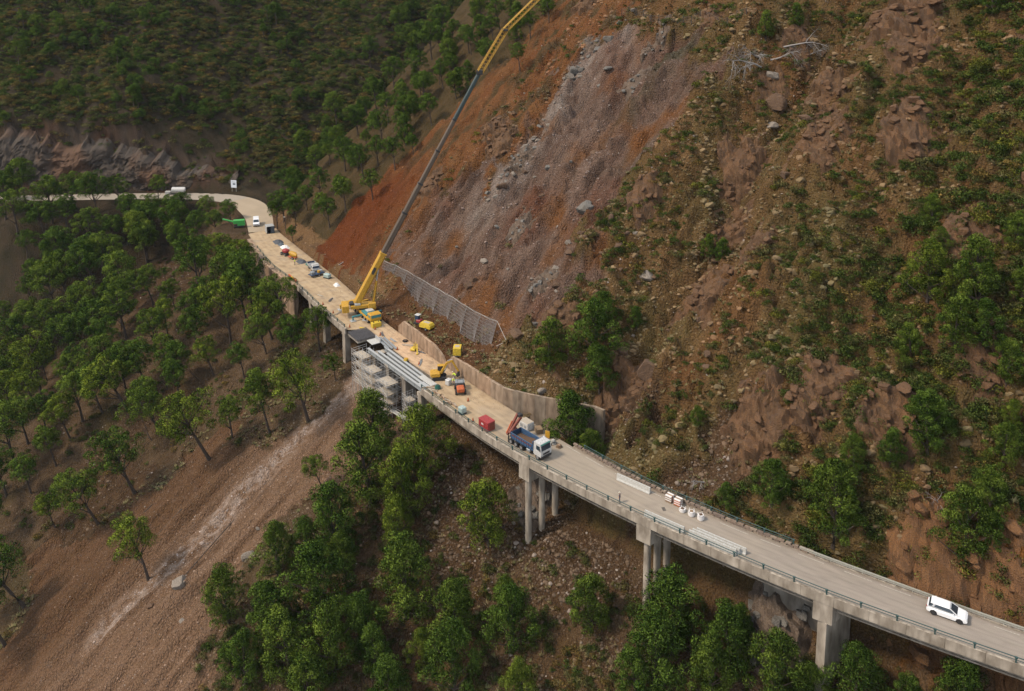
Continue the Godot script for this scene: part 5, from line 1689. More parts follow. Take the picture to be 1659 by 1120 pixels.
# ---------------------------------------------------------------- vehicles and plant (front faces -z)
func wheel(parent: Node, p: Vector3, rad: float, w: float, bs := Basis.IDENTITY, rim_m: Material = null) -> void:
	var mb := MB.new()
	var x := bs.x
	mb.tube([p - x * w * 0.5, p - x * w * 0.42, p + x * w * 0.42, p + x * w * 0.5], [rad * 0.9, rad, rad, rad * 0.9], 16)
	var o := part("wheel", mb, M.rubber, parent)
	var rb := MB.new()
	rb.tube([p - x * w * 0.515, p + x * w * 0.515], [rad * 0.56, rad * 0.56], 12)
	part("rim", rb, rim_m if rim_m else M.rim, o)
func make_car() -> void:
	var c := thing("car", "white hatchback car parked on the road beside the crash barrier", "car", W(7.4, 0.35), road_basis(7.4, PI))
	var wl := func(z: float, y: float) -> float: return 0.93 - 0.05 * smoothstep(0.55, 1.0, y) - 0.10 * smoothstep(1.6, 2.4, absf(z))
	var mb := MB.new()
	mb.profile(PackedVector2Array([Vector2(-2.28, 0.38), Vector2(-2.34, 0.55), Vector2(-2.30, 0.78), Vector2(-2.05, 0.93), Vector2(-1.1, 1.06), Vector2(1.75, 1.13), Vector2(2.22, 1.08), Vector2(2.30, 0.85), Vector2(2.30, 0.5), Vector2(2.22, 0.36), Vector2(1.9, 0.30), Vector2(1.78, 0.6), Vector2(1.45, 0.74), Vector2(1.12, 0.6), Vector2(1.0, 0.27), Vector2(-1.03, 0.27), Vector2(-1.15, 0.6), Vector2(-1.48, 0.74), Vector2(-1.8, 0.6), Vector2(-1.92, 0.32)]), wl)
	part("body", mb, M.white_car, c)
	var wg := func(z: float, y: float) -> float: return 0.875 - 0.20 * smoothstep(1.02, 1.62, y)
	mb = MB.new()
	mb.profile(PackedVector2Array([Vector2(-1.22, 1.03), Vector2(-0.35, 1.50), Vector2(1.5, 1.52), Vector2(2.1, 1.08)]), wg)
	part("windows", mb, M.glass, c)
	mb = MB.new()
	mb.profile(PackedVector2Array([Vector2(-0.42, 1.47), Vector2(-0.2, 1.545), Vector2(0.6, 1.60), Vector2(1.5, 1.57), Vector2(1.85, 1.47), Vector2(1.5, 1.46), Vector2(0.4, 1.47)]), func(z: float, y: float) -> float: return 0.745 - 0.10 * smoothstep(1.5, 1.6, y))
	part("roof", mb, M.white_car, c)
	for sx: float in [-1.0, 1.0]:
		mb = MB.new()
		for q: Array in [[-1.16, 1.07, -0.36, 1.49, 0.1], [1.52, 1.13, 1.30, 1.49, 0.34]]:
			var a := Vector3(sx * (wg.call(0, q[1]) + 0.006), q[1], q[0])
			var b := Vector3(sx * (wg.call(0, q[3]) + 0.006), q[3], q[2])
			mb.beam(a, b, 0.05, q[4])
		part("pillar", mb, M.white_car, c)
		bpart("headlight", M.steel_light, c, Vector3(sx * 0.66, 0.74, -2.26), Vector3(0.38, 0.13, 0.16), 0.03)
		bpart("tail_light", M.red, c, Vector3(sx * 0.7, 0.9, 2.26), Vector3(0.3, 0.12, 0.12), 0.02)
		bpart("mirror", M.white_car, c, Vector3(sx * 0.97, 1.08, -0.75), Vector3(0.2, 0.13, 0.12), 0.03)
		wheel(c, Vector3(sx * 0.83, 0.34, -1.47), 0.34, 0.24, Basis.IDENTITY, M.dark)
		wheel(c, Vector3(sx * 0.83, 0.34, 1.45), 0.34, 0.24, Basis.IDENTITY, M.dark)
	bpart("grille", M.dark, c, Vector3(0, 0.52, -2.32), Vector3(1.1, 0.18, 0.06), 0.01)
func make_truck() -> void:
	var c := thing("tipper_truck", "white and blue open truck with a folded red loader crane at its tail", "truck", W(70.6, -14.75), road_basis(70.6, PI))
	bpart("chassis", M.dark, c, Vector3(0, 0.8, 0.1), Vector3(1.0, 0.35, 8.4), 0.03)
	var mb := MB.new()
	mb.profile(PackedVector2Array([Vector2(-4.3, 0.75), Vector2(-4.4, 1.2), Vector2(-4.38, 1.75), Vector2(-4.12, 2.85), Vector2(-3.9, 2.98), Vector2(-2.55, 2.98), Vector2(-2.5, 0.9), Vector2(-2.8, 0.75)]), func(z: float, y: float) -> float: return 1.22 - 0.06 * smoothstep(1.8, 3.0, y))
	part("cab", mb, M.white, c)
	mb = MB.new()
	mb.quad_o(Vector3(-1.08, 1.82, -4.385), Vector3(1.08, 1.82, -4.385), Vector3(1.02, 2.66, -4.19), Vector3(-1.02, 2.66, -4.19), Vector3(0, 2, -3))
	part("windscreen", mb, M.glass, c)
	bpart("bumper", M.dark, c, Vector3(0, 0.68, -4.36), Vector3(2.4, 0.42, 0.24), 0.05)
	bpart("grille", M.dark, c, Vector3(0, 1.25, -4.405), Vector3(1.5, 0.32, 0.04), 0.01)
	bpart("roof_visor", M.green_dark, c, Vector3(0, 2.86, -4.2), Vector3(2.2, 0.1, 0.3), 0.03)
	for sx: float in [-1.0, 1.0]:
		bpart("side_window", M.glass, c, Vector3(sx * 1.205, 2.2, -3.6), Vector3(0.04, 0.75, 0.85), 0.01)
		bpart("headlight", M.steel_light, c, Vector3(sx * 0.92, 1.0, -4.4), Vector3(0.4, 0.2, 0.08), 0.02)
		bpart("mirror", M.dark, c, Vector3(sx * 1.38, 2.1, -4.2), Vector3(0.16, 0.5, 0.12), 0.03)
		bpart("fuel_tank", M.steel, c, Vector3(sx * 0.95, 0.72, -1.1), Vector3(0.5, 0.5, 0.9), 0.1)
		for z: float in [-3.45, 0.55, 1.9, 3.2]:
			wheel(c, Vector3(sx * 1.05, 0.5, z), 0.5, 0.32 if z < -3.0 else 0.5)
		bpart("body_side", M.blue, c, Vector3(sx * 1.2, 1.72, 0.5), Vector3(0.09, 1.05, 5.5), 0.02)
		for k in 9: bpart("side_rib", M.blue_dark, c, Vector3(sx * 1.262, 1.72, -2.0 + k * 0.62), Vector3(0.05, 1.0, 0.09), 0.01)
		for k in 8: bpart("side_marking", M.rust_red, c, Vector3(sx * 1.25, 1.85, -1.69 + k * 0.62), Vector3(0.012, 0.22, 0.40), 0.0)
	bpart("body_floor", M.blue_dark, c, Vector3(0, 1.13, 0.5), Vector3(2.4, 0.14, 5.6), 0.02)
	bpart("headboard", M.blue, c, Vector3(0, 2.0, -2.3), Vector3(2.5, 1.7, 0.12), 0.02)
	bpart("tailboard", M.blue_dark, c, Vector3(0, 1.72, 3.22), Vector3(2.4, 1.05, 0.09), 0.02)
	var heap_mb := MB.new()
	for i in 8:
		for j in 4:
			var h := func(a: int, b: int) -> Vector3:
				var x := -1.14 + b * 0.57
				var z := -2.2 + a * 0.66
				return Vector3(x, 1.42 + 0.22 * n_fine.get_noise_2d(x * 2.0, z * 1.5) + 0.16 * sin(a * 0.7) , z)
			heap_mb.quad_o(h.call(i, j), h.call(i + 1, j), h.call(i + 1, j + 1), h.call(i, j + 1), Vector3(0, -9, 0))
	part("load", heap_mb, M.soil_load, c)
	bpart("crane_base", M.rust_red, c, Vector3(0, 1.5, 3.75), Vector3(1.2, 1.5, 0.6), 0.06)
	mb = MB.new()
	mb.beam(Vector3(0.95, 1.6, 3.85), Vector3(-1.5, 3.9, 3.55), 0.42, 0.5, 0.05)
	part("crane_boom", mb, M.rust_red, c)
	mb = MB.new()
	mb.beam(Vector3(1.1, 1.2, 4.3), Vector3(-1.3, 4.3, 4.2), 0.4, 0.46, 0.05)
	mb.beam(Vector3(0.4, 1.2, 4.1), Vector3(-1.5, 3.4, 3.9), 0.14, 0.14)
	part("crane_arm", mb, M.rust_red, c)
	mb = MB.new()
	mb.beam(Vector3(1.15, 1.5, 4.45), Vector3(-0.2, 3.3, 4.42), 0.2, 0.3, 0.04)
	part("crane_ram", mb, M.orange, c)
	bpart("crane_knuckle", M.dark, c, Vector3(-1.5, 4.1, 3.9), Vector3(0.8, 0.6, 0.9), 0.08)
	bpart("crane_leg", M.dark, c, Vector3(1.2, 0.7, 3.8), Vector3(0.2, 1.3, 0.25), 0.03)
func make_van() -> void:
	var c := thing("van", "small white van standing on the dirt road by the bend", "van", W(229.5, 5.8), road_basis(229, PI - 0.12))
	var mb := MB.new()
	mb.profile(PackedVector2Array([Vector2(-2.5, 0.45), Vector2(-2.6, 0.8), Vector2(-2.45, 1.1), Vector2(-1.75, 1.3), Vector2(-1.05, 2.15), Vector2(-0.7, 2.32), Vector2(2.4, 2.34), Vector2(2.55, 1.9), Vector2(2.6, 0.5), Vector2(2.3, 0.35), Vector2(-2.2, 0.35)]), func(z: float, y: float) -> float: return 1.0 - 0.12 * smoothstep(1.1, 2.3, y))
	part("body", mb, M.white_car, c)
	mb = MB.new()
	mb.quad_o(Vector3(-0.86, 1.36, -1.715), Vector3(0.86, 1.36, -1.715), Vector3(0.8, 2.1, -1.105), Vector3(-0.8, 2.1, -1.105), Vector3(0, 1.5, 1))
	part("windscreen", mb, M.glass, c)
	bpart("grille", M.dark, c, Vector3(0, 0.75, -2.6), Vector3(1.3, 0.25, 0.08), 0.02)
	for sx: float in [-1.0, 1.0]:
		bpart("side_window", M.glass, c, Vector3(sx * 0.96, 1.6, -0.9), Vector3(0.05, 0.5, 0.8), 0.01)
		bpart("headlight", M.steel_light, c, Vector3(sx * 0.78, 0.95, -2.5), Vector3(0.3, 0.2, 0.1), 0.02)
		for z: float in [-1.65, 1.65]: wheel(c, Vector3(sx * 0.88, 0.34, z), 0.34, 0.22)
func make_crane() -> void:
	var org := W(140.6, -5.9)
	var c := thing("mobile_crane", "yellow mobile crane with a very long raised telescopic boom and lattice jib", "crane", org)
	var b := road_basis(140.6, PI)                                      # carrier, cab towards the viewer
	var P := func(x: float, y: float, z: float) -> Vector3: return b * Vector3(x, y, z)
	bpart("carrier", M.yellow, c, P.call(0, 1.25, 0.2), Vector3(2.9, 0.55, 13.2), 0.06, b)
	bpart("carrier_deck", M.teal, c, P.call(0, 1.72, -3.4), Vector3(2.7, 0.42, 3.2), 0.05, b)
	bpart("toolbox", M.concrete_light, c, P.call(-0.3, 2.0, -3.0), Vector3(1.7, 0.3, 1.6), 0.04, b)
	bpart("cab", M.yellow, c, P.call(0, 1.85, -6.7), Vector3(2.85, 1.7, 2.0), 0.16, b)
	bpart("windscreen", M.teal, c, P.call(0, 2.15, -7.62), Vector3(2.5, 0.72, 0.2), 0.04, b)
	bpart("cab_window", M.teal, c, P.call(1.36, 2.15, -6.9), Vector3(0.18, 0.6, 1.0), 0.03, b)
	bpart("bumper", M.dark, c, P.call(0, 0.85, -7.65), Vector3(2.8, 0.4, 0.3), 0.05, b)
	for sx: float in [-1.0, 1.0]:
		for z: float in [-5.4, -3.7, -1.6, 1.0, 2.8, 4.6]: wheel(c, P.call(sx * 1.12, 0.68, z), 0.68, 0.5, b)
		for z: float in [-2.6, 5.6]:
			var leg := MB.new()
			leg.box(P.call(sx * 2.6, 1.1, z), Vector3(2.8, 0.3, 0.4), 0.03, b)
			leg.box(P.call(sx * 3.8, 0.65, z), Vector3(0.28, 1.1, 0.28), 0.03, b)
			part("outrigger", leg, M.teal if z < 0.0 else M.yellow, c)
			bpart("outrigger_pad", M.steel_light, c, P.call(sx * 3.8, 0.12, z), Vector3(1.3, 0.14, 1.3), 0.03, b)
	# slewing upper works turned towards the hill
	var d := Vector3(0.965, 0, -0.262).normalized()
	var u := Basis(Vector3(-d.z, 0, d.x), Vector3.UP, -d)               # -z runs along the boom
	var Q := func(x: float, y: float, z: float) -> Vector3: return u * Vector3(x, y, z)
	bpart("turntable", M.dark, c, Vector3(0, 1.75, 0), Vector3(2.4, 0.5, 2.4), 0.2, u)
	bpart("upper_frame", M.yellow, c, Q.call(0, 2.35, 0.4), Vector3(2.4, 0.8, 5.4), 0.08, u)
	bpart("counterweight", M.yellow, c, Q.call(0, 2.3, 4.4), Vector3(3.8, 1.7, 1.6), 0.1, u)
	bpart("winch", M.dark, c, Q.call(0, 3.1, 2.9), Vector3(1.6, 0.7, 1.1), 0.2, u)
	bpart("engine_cover", M.steel_light, c, Q.call(0.7, 2.95, 1.5), Vector3(0.9, 0.4, 1.4), 0.06, u)
	bpart("operator_cab", M.yellow, c, Q.call(1.55, 2.6, -1.9), Vector3(0.95, 1.5, 1.8), 0.1, u)
	bpart("operator_window", M.glass, c, Q.call(1.55, 2.8, -2.82), Vector3(0.8, 0.9, 0.06), 0.01, u)
	var p0: Vector3 = Q.call(0, 3.1, 1.6)
	var p1 := Vector3(-7.8, 58.3, -200.2) - org
	var dir := (p1 - p0).normalized()
	var full := p0.distance_to(p1)
	var stops := [0.0, 13.4, 24.5, 32.5, 41.5, 50.0, full]
	var wid := [1.45, 1.16, 1.06, 0.96, 0.88, 0.82]
	for k in 6:
		var mb := MB.new()
		mb.beam(p0 + dir * stops[k], p0 + dir * (stops[k + 1] + 0.2), wid[k], wid[k] * 1.15, wid[k] * 0.2)
		part("boom_section", mb, M.yellow if k == 0 else (M.boom_teal if k == 5 else M.boom_grey), c)
		if k < 5:
			mb = MB.new()
			mb.beam(p0 + dir * (stops[k + 1] - 0.15), p0 + dir * (stops[k + 1] + 0.35), wid[k] * 1.06, wid[k] * 1.2, 0.1)
			part("boom_collar", mb, M.yellow if k == 0 else M.dark, c)
	bpart("boom_label", M.dark, c, p0 + dir * 9.0 + Vector3(0, 0, 0.86), Vector3(0.7, 1.8, 0.05), 0.01, Basis(Vector3(0, 0, 1), -0.48))
	for sx: float in [-0.45, 0.45]:
		var lc := MB.new()
		var a: Vector3 = Q.call(sx, 2.5, -2.3)
		var e: Vector3 = p0 + dir * 11.5 + u.x * sx
		lc.tube([a, a.lerp(e, 0.55)], [0.24, 0.24], 10)
		part("luffing_cylinder", lc, M.yellow, c)
		lc = MB.new()
		lc.tube([a.lerp(e, 0.54), e], [0.14, 0.14], 8)
		part("cylinder_rod", lc, M.steel_light, c)
	# lattice jib in two lengths, slightly cranked
	var js := [p1, Vector3(-1.7, 68.4, -201.2) - org, Vector3(15.0, 84.6, -204.0) - org]
	for k in 2:
		var a: Vector3 = js[k]
		var e: Vector3 = js[k + 1]
		var z := (e - a).normalized()
		var x := u.x
		var y := z.cross(x).normalized()
		var hw := 0.62 if k == 0 else 0.55
		var chords := MB.new()
		var lace := MB.new()
		var nn := int(a.distance_to(e) / 0.95)
		var cs := []
		for q: Array in [[-1, -1], [1, -1], [1, 1], [-1, 1]]:
			var o: Vector3 = x * q[0] * hw + y * q[1] * hw
			cs.append(o)
			chords.tube([a + o, e + o], [0.11, 0.11], 6)
		for i in nn:
			var f0 := a.lerp(e, float(i) / nn)
			var f1 := a.lerp(e, float(i + 1) / nn)
			for q in 4: lace.tube([f0 + cs[q], f1 + cs[(q + 1) % 4]], [0.06, 0.06], 4, false)
		part("jib_chords", chords, M.yellow, c)
		part("jib_lacing", lace, M.yellow, c)
	bpart("jib_joint", M.dark, c, js[1], Vector3(1.5, 0.5, 1.5), 0.05)
	bpart("boom_head", M.dark, c, p1, Vector3(1.5, 1.1, 1.5), 0.1)
	# its spare ballast on the road
	var w := thing("ballast_block", "yellow steel ballast block on the road in front of the crane cab", "ballast", W(132.2, -7.6), road_basis(132.2))
	bpart("block", M.yellow_bright, w, Vector3(0, 0.6, 0), Vector3(2.2, 1.2, 1.3), 0.06)
	bpart("lifting_lug", M.dark, w, Vector3(0.6, 1.3, 0), Vector3(0.15, 0.25, 0.3), 0.02)
	bpart("lifting_lug", M.dark, w, Vector3(-0.6, 1.3, 0), Vector3(0.15, 0.25, 0.3), 0.02)
func make_plant() -> void:
	# excavator
	var c := thing("excavator", "yellow tracked excavator with its arm bent down beside the retaining wall", "excavator", W(101.6, -11.4), road_basis(101.6, PI / 2 + 2.6))
	for sx: float in [-1.0, 1.0]:
		var tr := MB.new()
		tr.profile(PackedVector2Array([Vector2(-1.5, 0.35), Vector2(-1.25, 0.08), Vector2(1.25, 0.08), Vector2(1.5, 0.35), Vector2(1.3, 0.68), Vector2(-1.3, 0.68)]), func(_z: float, _y: float) -> float: return 0.24)
		for i in tr.v.size(): tr.v[i].x += sx * 0.85
		part("track", tr, M.rubber, c)
	bpart("undercarriage", M.dark, c, Vector3(0, 0.5, 0), Vector3(1.3, 0.4, 1.6), 0.05)
	bpart("upper_body", M.yellow, c, Vector3(0, 1.2, 0.75), Vector3(2.1, 0.95, 1.9), 0.18)
	bpart("counterweight", M.yellow, c, Vector3(0, 1.25, 1.6), Vector3(2.0, 0.85, 0.5), 0.2)
	bpart("cab", M.dark, c, Vector3(-0.58, 1.75, -0.35), Vector3(0.95, 1.7, 1.35), 0.08)
	bpart("cab_roof", M.yellow, c, Vector3(-0.58, 2.64, -0.35), Vector3(0.98, 0.1, 1.38), 0.03)
	bpart("cab_window", M.glass, c, Vector3(-0.58, 2.0, -1.04), Vector3(0.8, 0.9, 0.04), 0.01)
	var bm := MB.new()
	bm.beam(Vector3(0.25, 1.3, -0.3), Vector3(0.25, 3.4, -1.5), 0.34, 0.46, 0.04)
	bm.beam(Vector3(0.25, 3.35, -1.4), Vector3(0.25, 3.9, -2.7), 0.32, 0.42, 0.04)
	part("boom", bm, M.yellow, c)
	bm = MB.new()
	bm.beam(Vector3(0.25, 4.0, -2.5), Vector3(0.25, 1.5, -3.9), 0.28, 0.36, 0.04)
	part("dipper_arm", bm, M.yellow, c)
	bm = MB.new()
	bm.cyl(Vector3(0.25, 1.4, -0.9), Vector3(0.25, 2.9, -1.7), 0.09, 8)
	bm.cyl(Vector3(0.25, 3.9, -1.6), Vector3(0.25, 4.15, -2.7), 0.08, 8)
	part("hydraulic_ram", bm, M.rim, c)
	bm = MB.new()
	bm.profile(PackedVector2Array([Vector2(-3.75, 1.6), Vector2(-4.15, 1.3), Vector2(-4.2, 0.8), Vector2(-3.7, 0.45), Vector2(-3.35, 0.7), Vector2(-3.6, 1.0)]), func(_z: float, _y: float) -> float: return 0.42)
	for i in bm.v.size(): bm.v[i].x += 0.25
	part("bucket", bm, M.dark, c)
	# dumper
	c = thing("site_dumper", "orange articulated site dumper with a dark skip near the retaining wall", "dumper", W(94.6, -11.4), road_basis(94.6, -0.5))
	bpart("engine_cover", M.orange, c, Vector3(0, 1.1, 1.1), Vector3(1.5, 0.95, 1.7), 0.2)
	bpart("chassis", M.dark, c, Vector3(0, 0.65, 0.0), Vector3(1.0, 0.35, 3.2), 0.04)
	bpart("seat", M.dark, c, Vector3(0, 1.4, 0.0), Vector3(0.6, 0.6, 0.5), 0.08)
	bm = MB.new()
	hexa(bm, [Vector3(-0.6, 0.85, -0.4), Vector3(0.6, 0.85, -0.4), Vector3(0.6, 0.75, -1.6), Vector3(-0.6, 0.75, -1.6)], [Vector3(-0.95, 1.7, -0.25), Vector3(0.95, 1.7, -0.25), Vector3(0.95, 1.5, -2.2), Vector3(-0.95, 1.5, -2.2)])
	part("skip", bm, M.steel, c)
	for sx: float in [-1.0, 1.0]:
		for z: float in [-1.1, 1.2]: wheel(c, Vector3(sx * 0.88, 0.52, z), 0.52, 0.4, Basis.IDENTITY, M.orange)
		bm = MB.new()
		bm.tube([Vector3(sx * 0.6, 1.2, 0.3), Vector3(sx * 0.6, 2.6, 0.3), Vector3(0, 2.7, 0.3)], [0.05, 0.05, 0.05], 6)
		part("roll_bar", bm, M.dark, c)
	# compressors on the bench behind the wall
	for q: Array in [[118.0, 3.1, 0.4, "yellow compressor with a rounded hood behind the wall beside a white-roofed machine"], [104.2, 2.5, -0.7, "square yellow compressor with an open dark side, alone behind the broken notch of the wall"]]:
		var s: float = q[0]
		var p := W(s, cF(s) + q[1])
		p.y = ht(p.x, p.z)
		c = thing("compressor", q[3], "compressor", p, road_basis(s, q[2]))
		if s > 110.0:
			bm = MB.new()
			bm.profile(PackedVector2Array([Vector2(-1.5, 0.55), Vector2(-1.55, 1.2), Vector2(-1.2, 1.65), Vector2(1.2, 1.65), Vector2(1.55, 1.2), Vector2(1.5, 0.55)]), func(_z: float, y: float) -> float: return 0.85 - 0.12 * smoothstep(1.2, 1.7, y))
			part("hood", bm, M.yellow_bright, c)
			bpart("hood_panel", M.plank, c, Vector3(0, 1.67, 0), Vector3(0.8, 0.04, 1.6), 0.01)
		else:
			bpart("hood", M.yellow_bright, c, Vector3(0, 1.35, 0.1), Vector3(1.7, 1.7, 2.1), 0.08)
			bpart("service_panel", M.dark, c, Vector3(0.2, 1.25, -0.97), Vector3(1.2, 1.2, 0.06), 0.01)
			bpart("service_door", M.dark, c, Vector3(0.86, 1.3, -0.2), Vector3(0.05, 1.2, 1.3), 0.01)
			bpart("roof_panel", M.plank, c, Vector3(0, 2.21, 0.1), Vector3(0.9, 0.04, 1.0), 0.01)
		bpart("chassis", M.dark, c, Vector3(0, 0.45, -0.2), Vector3(1.4, 0.2, 3.0), 0.03)
		for sx: float in [-1.0, 1.0]: wheel(c, Vector3(sx * 0.8, 0.35, 0.3), 0.35, 0.22)
	var pw := W(122.0, cF(122.0) + 3.0)
	pw.y = ht(pw.x, pw.z)
	c = thing("mini_excavator", "small red and white roofed machine behind the left end of the retaining wall", "machine", pw, road_basis(122.0, 0.5))
	bpart("canopy", M.white, c, Vector3(0, 2.15, 0), Vector3(1.1, 0.12, 1.2), 0.04)
	bpart("body", M.red, c, Vector3(0, 0.75, 0.4), Vector3(1.2, 0.7, 1.2), 0.12)
	bpart("cab", M.blue_dark, c, Vector3(0, 1.55, -0.1), Vector3(0.9, 1.1, 0.9), 0.06)
	for sx: float in [-1.0, 1.0]: bpart("track", M.rubber, c, Vector3(sx * 0.5, 0.25, 0), Vector3(0.3, 0.5, 1.8), 0.1)
	# machines along the hill side of the dirt road
	c = thing("road_roller", "small red machine with dark wheels at the hill edge of the dirt road", "machine", W(194.3, -0.6), road_basis(194, 0.3))
	bpart("hood", M.red, c, Vector3(0, 1.35, 0.2), Vector3(1.6, 1.1, 2.0), 0.3)
	bpart("chassis", M.dark, c, Vector3(0, 0.65, 0), Vector3(1.3, 0.4, 2.8), 0.05)
	for sx: float in [-1.0, 1.0]:
		for z: float in [-1.0, 1.0]: wheel(c, Vector3(sx * 0.75, 0.45, z), 0.45, 0.35)
	c = thing("concrete_mixer", "orange drum mixer beside the small red machine on the dirt road", "mixer", W(189.6, -0.6), road_basis(189, 0.6))
	bm = MB.new()
	bm.tube([Vector3(0, 1.2, 1.4), Vector3(0, 1.35, 0.8), Vector3(0, 1.6, -0.4), Vector3(0, 1.85, -1.2)], [0.35, 0.75, 0.78, 0.3], 14)
	part("drum", bm, M.yellow, c)
	bpart("frame", M.orange, c, Vector3(0, 0.65, 0), Vector3(1.0, 0.35, 2.8), 0.05)
	for sx: float in [-1.0, 1.0]: wheel(c, Vector3(sx * 0.6, 0.4, 0.3), 0.4, 0.2)
	c = thing("flatbed_truck", "white cabbed flatbed truck with blue windows parked against the cutting", "truck", W(177.0, -0.4), road_basis(177, PI - 0.15))
	bpart("cab", M.white, c, Vector3(0, 1.45, -1.9), Vector3(2.1, 1.5, 1.7), 0.2)
	bpart("windscreen", M.blue_dark, c, Vector3(0, 1.75, -2.74), Vector3(1.8, 0.6, 0.06), 0.02)
	bpart("roof_box", M.white, c, Vector3(0, 2.3, -1.8), Vector3(1.8, 0.22, 1.2), 0.06)
	bpart("bonnet", M.steel_light, c, Vector3(0, 0.9, -2.8), Vector3(2.0, 0.6, 0.3), 0.08)
	bpart("bed", M.steel, c, Vector3(0, 0.95, 1.4), Vector3(2.2, 0.25, 4.4), 0.03)
	bpart("tailboard", M.blue_dark, c, Vector3(0, 1.3, 3.55), Vector3(2.2, 0.5, 0.1), 0.02)
	for sx: float in [-1.0, 1.0]:
		bpart("side_window", M.blue_dark, c, Vector3(sx * 1.04, 1.75, -1.9), Vector3(0.05, 0.55, 0.9), 0.01)
		bpart("side_board", M.steel_light, c, Vector3(sx * 1.07, 1.25, 1.4), Vector3(0.07, 0.4, 4.4), 0.01)
		for z: float in [-1.8, 2.0]: wheel(c, Vector3(sx * 0.9, 0.42, z), 0.42, 0.28)
	c = thing("equipment_trailer", "low blue and grey trailer with loose gear in front of the flatbed truck", "trailer", W(172.3, -2.0), road_basis(172, PI / 2 + 0.2))
	bpart("bed", M.blue_dark, c, Vector3(0, 0.7, 0), Vector3(1.9, 0.2, 4.2), 0.03)
	bpart("toolbox", M.steel, c, Vector3(0.2, 1.1, -1.2), Vector3(1.2, 0.7, 1.0), 0.05)
	bpart("drum", M.yellow, c, Vector3(-0.2, 1.15, 0.6), Vector3(0.7, 0.8, 0.7), 0.15)
	bpart("crate", M.steel_light, c, Vector3(0.3, 1.05, 1.5), Vector3(0.9, 0.5, 0.8), 0.03)
	for sx: float in [-1.0, 1.0]: wheel(c, Vector3(sx * 0.9, 0.35, 0.2), 0.35, 0.2)
	c = thing("generator", "pale green generator on skids beside the blue trailer", "generator", W(168.8, -0.6), road_basis(168.8, 0.4))
	bpart("housing", M.aqua, c, Vector3(0, 0.75, 0), Vector3(1.2, 1.0, 2.0), 0.12)
	bpart("skid", M.dark, c, Vector3(0, 0.15, 0), Vector3(1.2, 0.2, 2.1), 0.02)
	bpart("exhaust", M.dark, c, Vector3(0.3, 1.4, 0.6), Vector3(0.12, 0.4, 0.12), 0.02)
	bpart("control_panel", M.dark, c, Vector3(0, 0.85, -1.01), Vector3(0.7, 0.5, 0.05), 0.01)
	# site container, tarps
	c = thing("site_container", "dark blue storage container with a pale roof on the dirt road", "container", W(218.6, 5.6), road_basis(218, PI))
	bpart("roof", M.steel_light, c, Vector3(0, 2.35, 0), Vector3(2.45, 0.12, 3.0), 0.03)
	bpart("back_wall", M.container_blue, c, Vector3(0, 1.2, 1.45), Vector3(2.4, 2.2, 0.08), 0.01)
	bpart("door", M.container_blue, c, Vector3(-0.6, 1.2, -1.42), Vector3(1.15, 2.15, 0.08), 0.02)
	bpart("floor", M.dark, c, Vector3(0, 0.1, 0), Vector3(2.4, 0.16, 2.9), 0.02)
	for sx: float in [-1.0, 1.0]: bpart("side_wall", M.steel_light if sx > 0.0 else M.container_blue, c, Vector3(sx * 1.18, 1.2, 0), Vector3(0.08, 2.2, 2.9), 0.01)
	# green screening machine in the lay-by
	c = thing("screening_machine", "bright green tracked screening machine with a raised conveyor in the lay-by", "machine", Vector3(-90.6, 0, -265.2), yaw(0.25))
	bpart("hopper", M.green_machine, c, Vector3(0.9, 1.9, 0), Vector3(3.6, 1.2, 1.7), 0.1)
	bpart("engine_box", M.green_machine, c, Vector3(1.6, 1.1, 0.1), Vector3(2.4, 0.9, 1.5), 0.08)
	for z: float in [-0.7, 0.7]: bpart("track", M.rubber, c, Vector3(0.8, 0.4, z), Vector3(3.2, 0.7, 0.4), 0.15)
	bm = MB.new()
	bm.beam(Vector3(0.2, 1.6, 0), Vector3(-4.2, 3.1, 0.1), 0.9, 0.35, 0.05)
	part("conveyor", bm, M.green_machine, c)
	bm = MB.new()
	bm.beam(Vector3(-1.2, 0.6, 0.4), Vector3(-2.6, 2.5, 0.3), 0.1, 0.1)
	bm.beam(Vector3(-1.2, 0.6, -0.4), Vector3(-2.6, 2.5, -0.2), 0.1, 0.1)
	part("conveyor_strut", bm, M.dark, c)
	# tank trailer and billboard on the far road
	c = thing("tank_trailer", "white cylindrical tank trailer parked on the far road under the cliff", "trailer", Vector3(-126.2, 0, -307.2), yaw(PI / 2))
	bm = MB.new()
	bm.tube([Vector3(0, 1.9, -2.5), Vector3(0, 1.9, -2.3), Vector3(0, 1.9, 2.3), Vector3(0, 1.9, 2.5)], [0.7, 1.15, 1.15, 0.7], 18)
	part("tank", bm, M.white, c)
	bpart("chassis", M.dark, c, Vector3(0, 0.65, 0), Vector3(1.2, 0.25, 5.4), 0.03)
	for sx: float in [-1.0, 1.0]:
		for z: float in [0.8, 1.7]: wheel(c, Vector3(sx * 0.9, 0.45, z), 0.45, 0.3)
	bpart("drawbar", M.dark, c, Vector3(0, 0.65, -3.2), Vector3(0.2, 0.15, 1.4), 0.02)
	c = thing("storage_box", "low white box standing beside the tank trailer", "box", Vector3(-130.4, 0, -307.8))
	bpart("box", M.white, c, Vector3(0, 0.65, 0), Vector3(2.0, 1.1, 1.2), 0.05)
	bpart("lid", M.concrete_light, c, Vector3(0, 1.25, 0), Vector3(2.1, 0.1, 1.3), 0.03)
	c = thing("roadside_sign", "pale rectangular signboard on two legs beside the bend of the far road", "sign", Vector3(-106.0, ht(-106.0, -309.6), -309.6), yaw(-0.2))
	bpart("board", M.sign_white, c, Vector3(0, 3.0, 0), Vector3(2.3, 2.9, 0.1), 0.02)
	bpart("print", M.container_blue, c, Vector3(0.15, 3.0, 0.06), Vector3(1.1, 0.55, 0.02), 0.0)
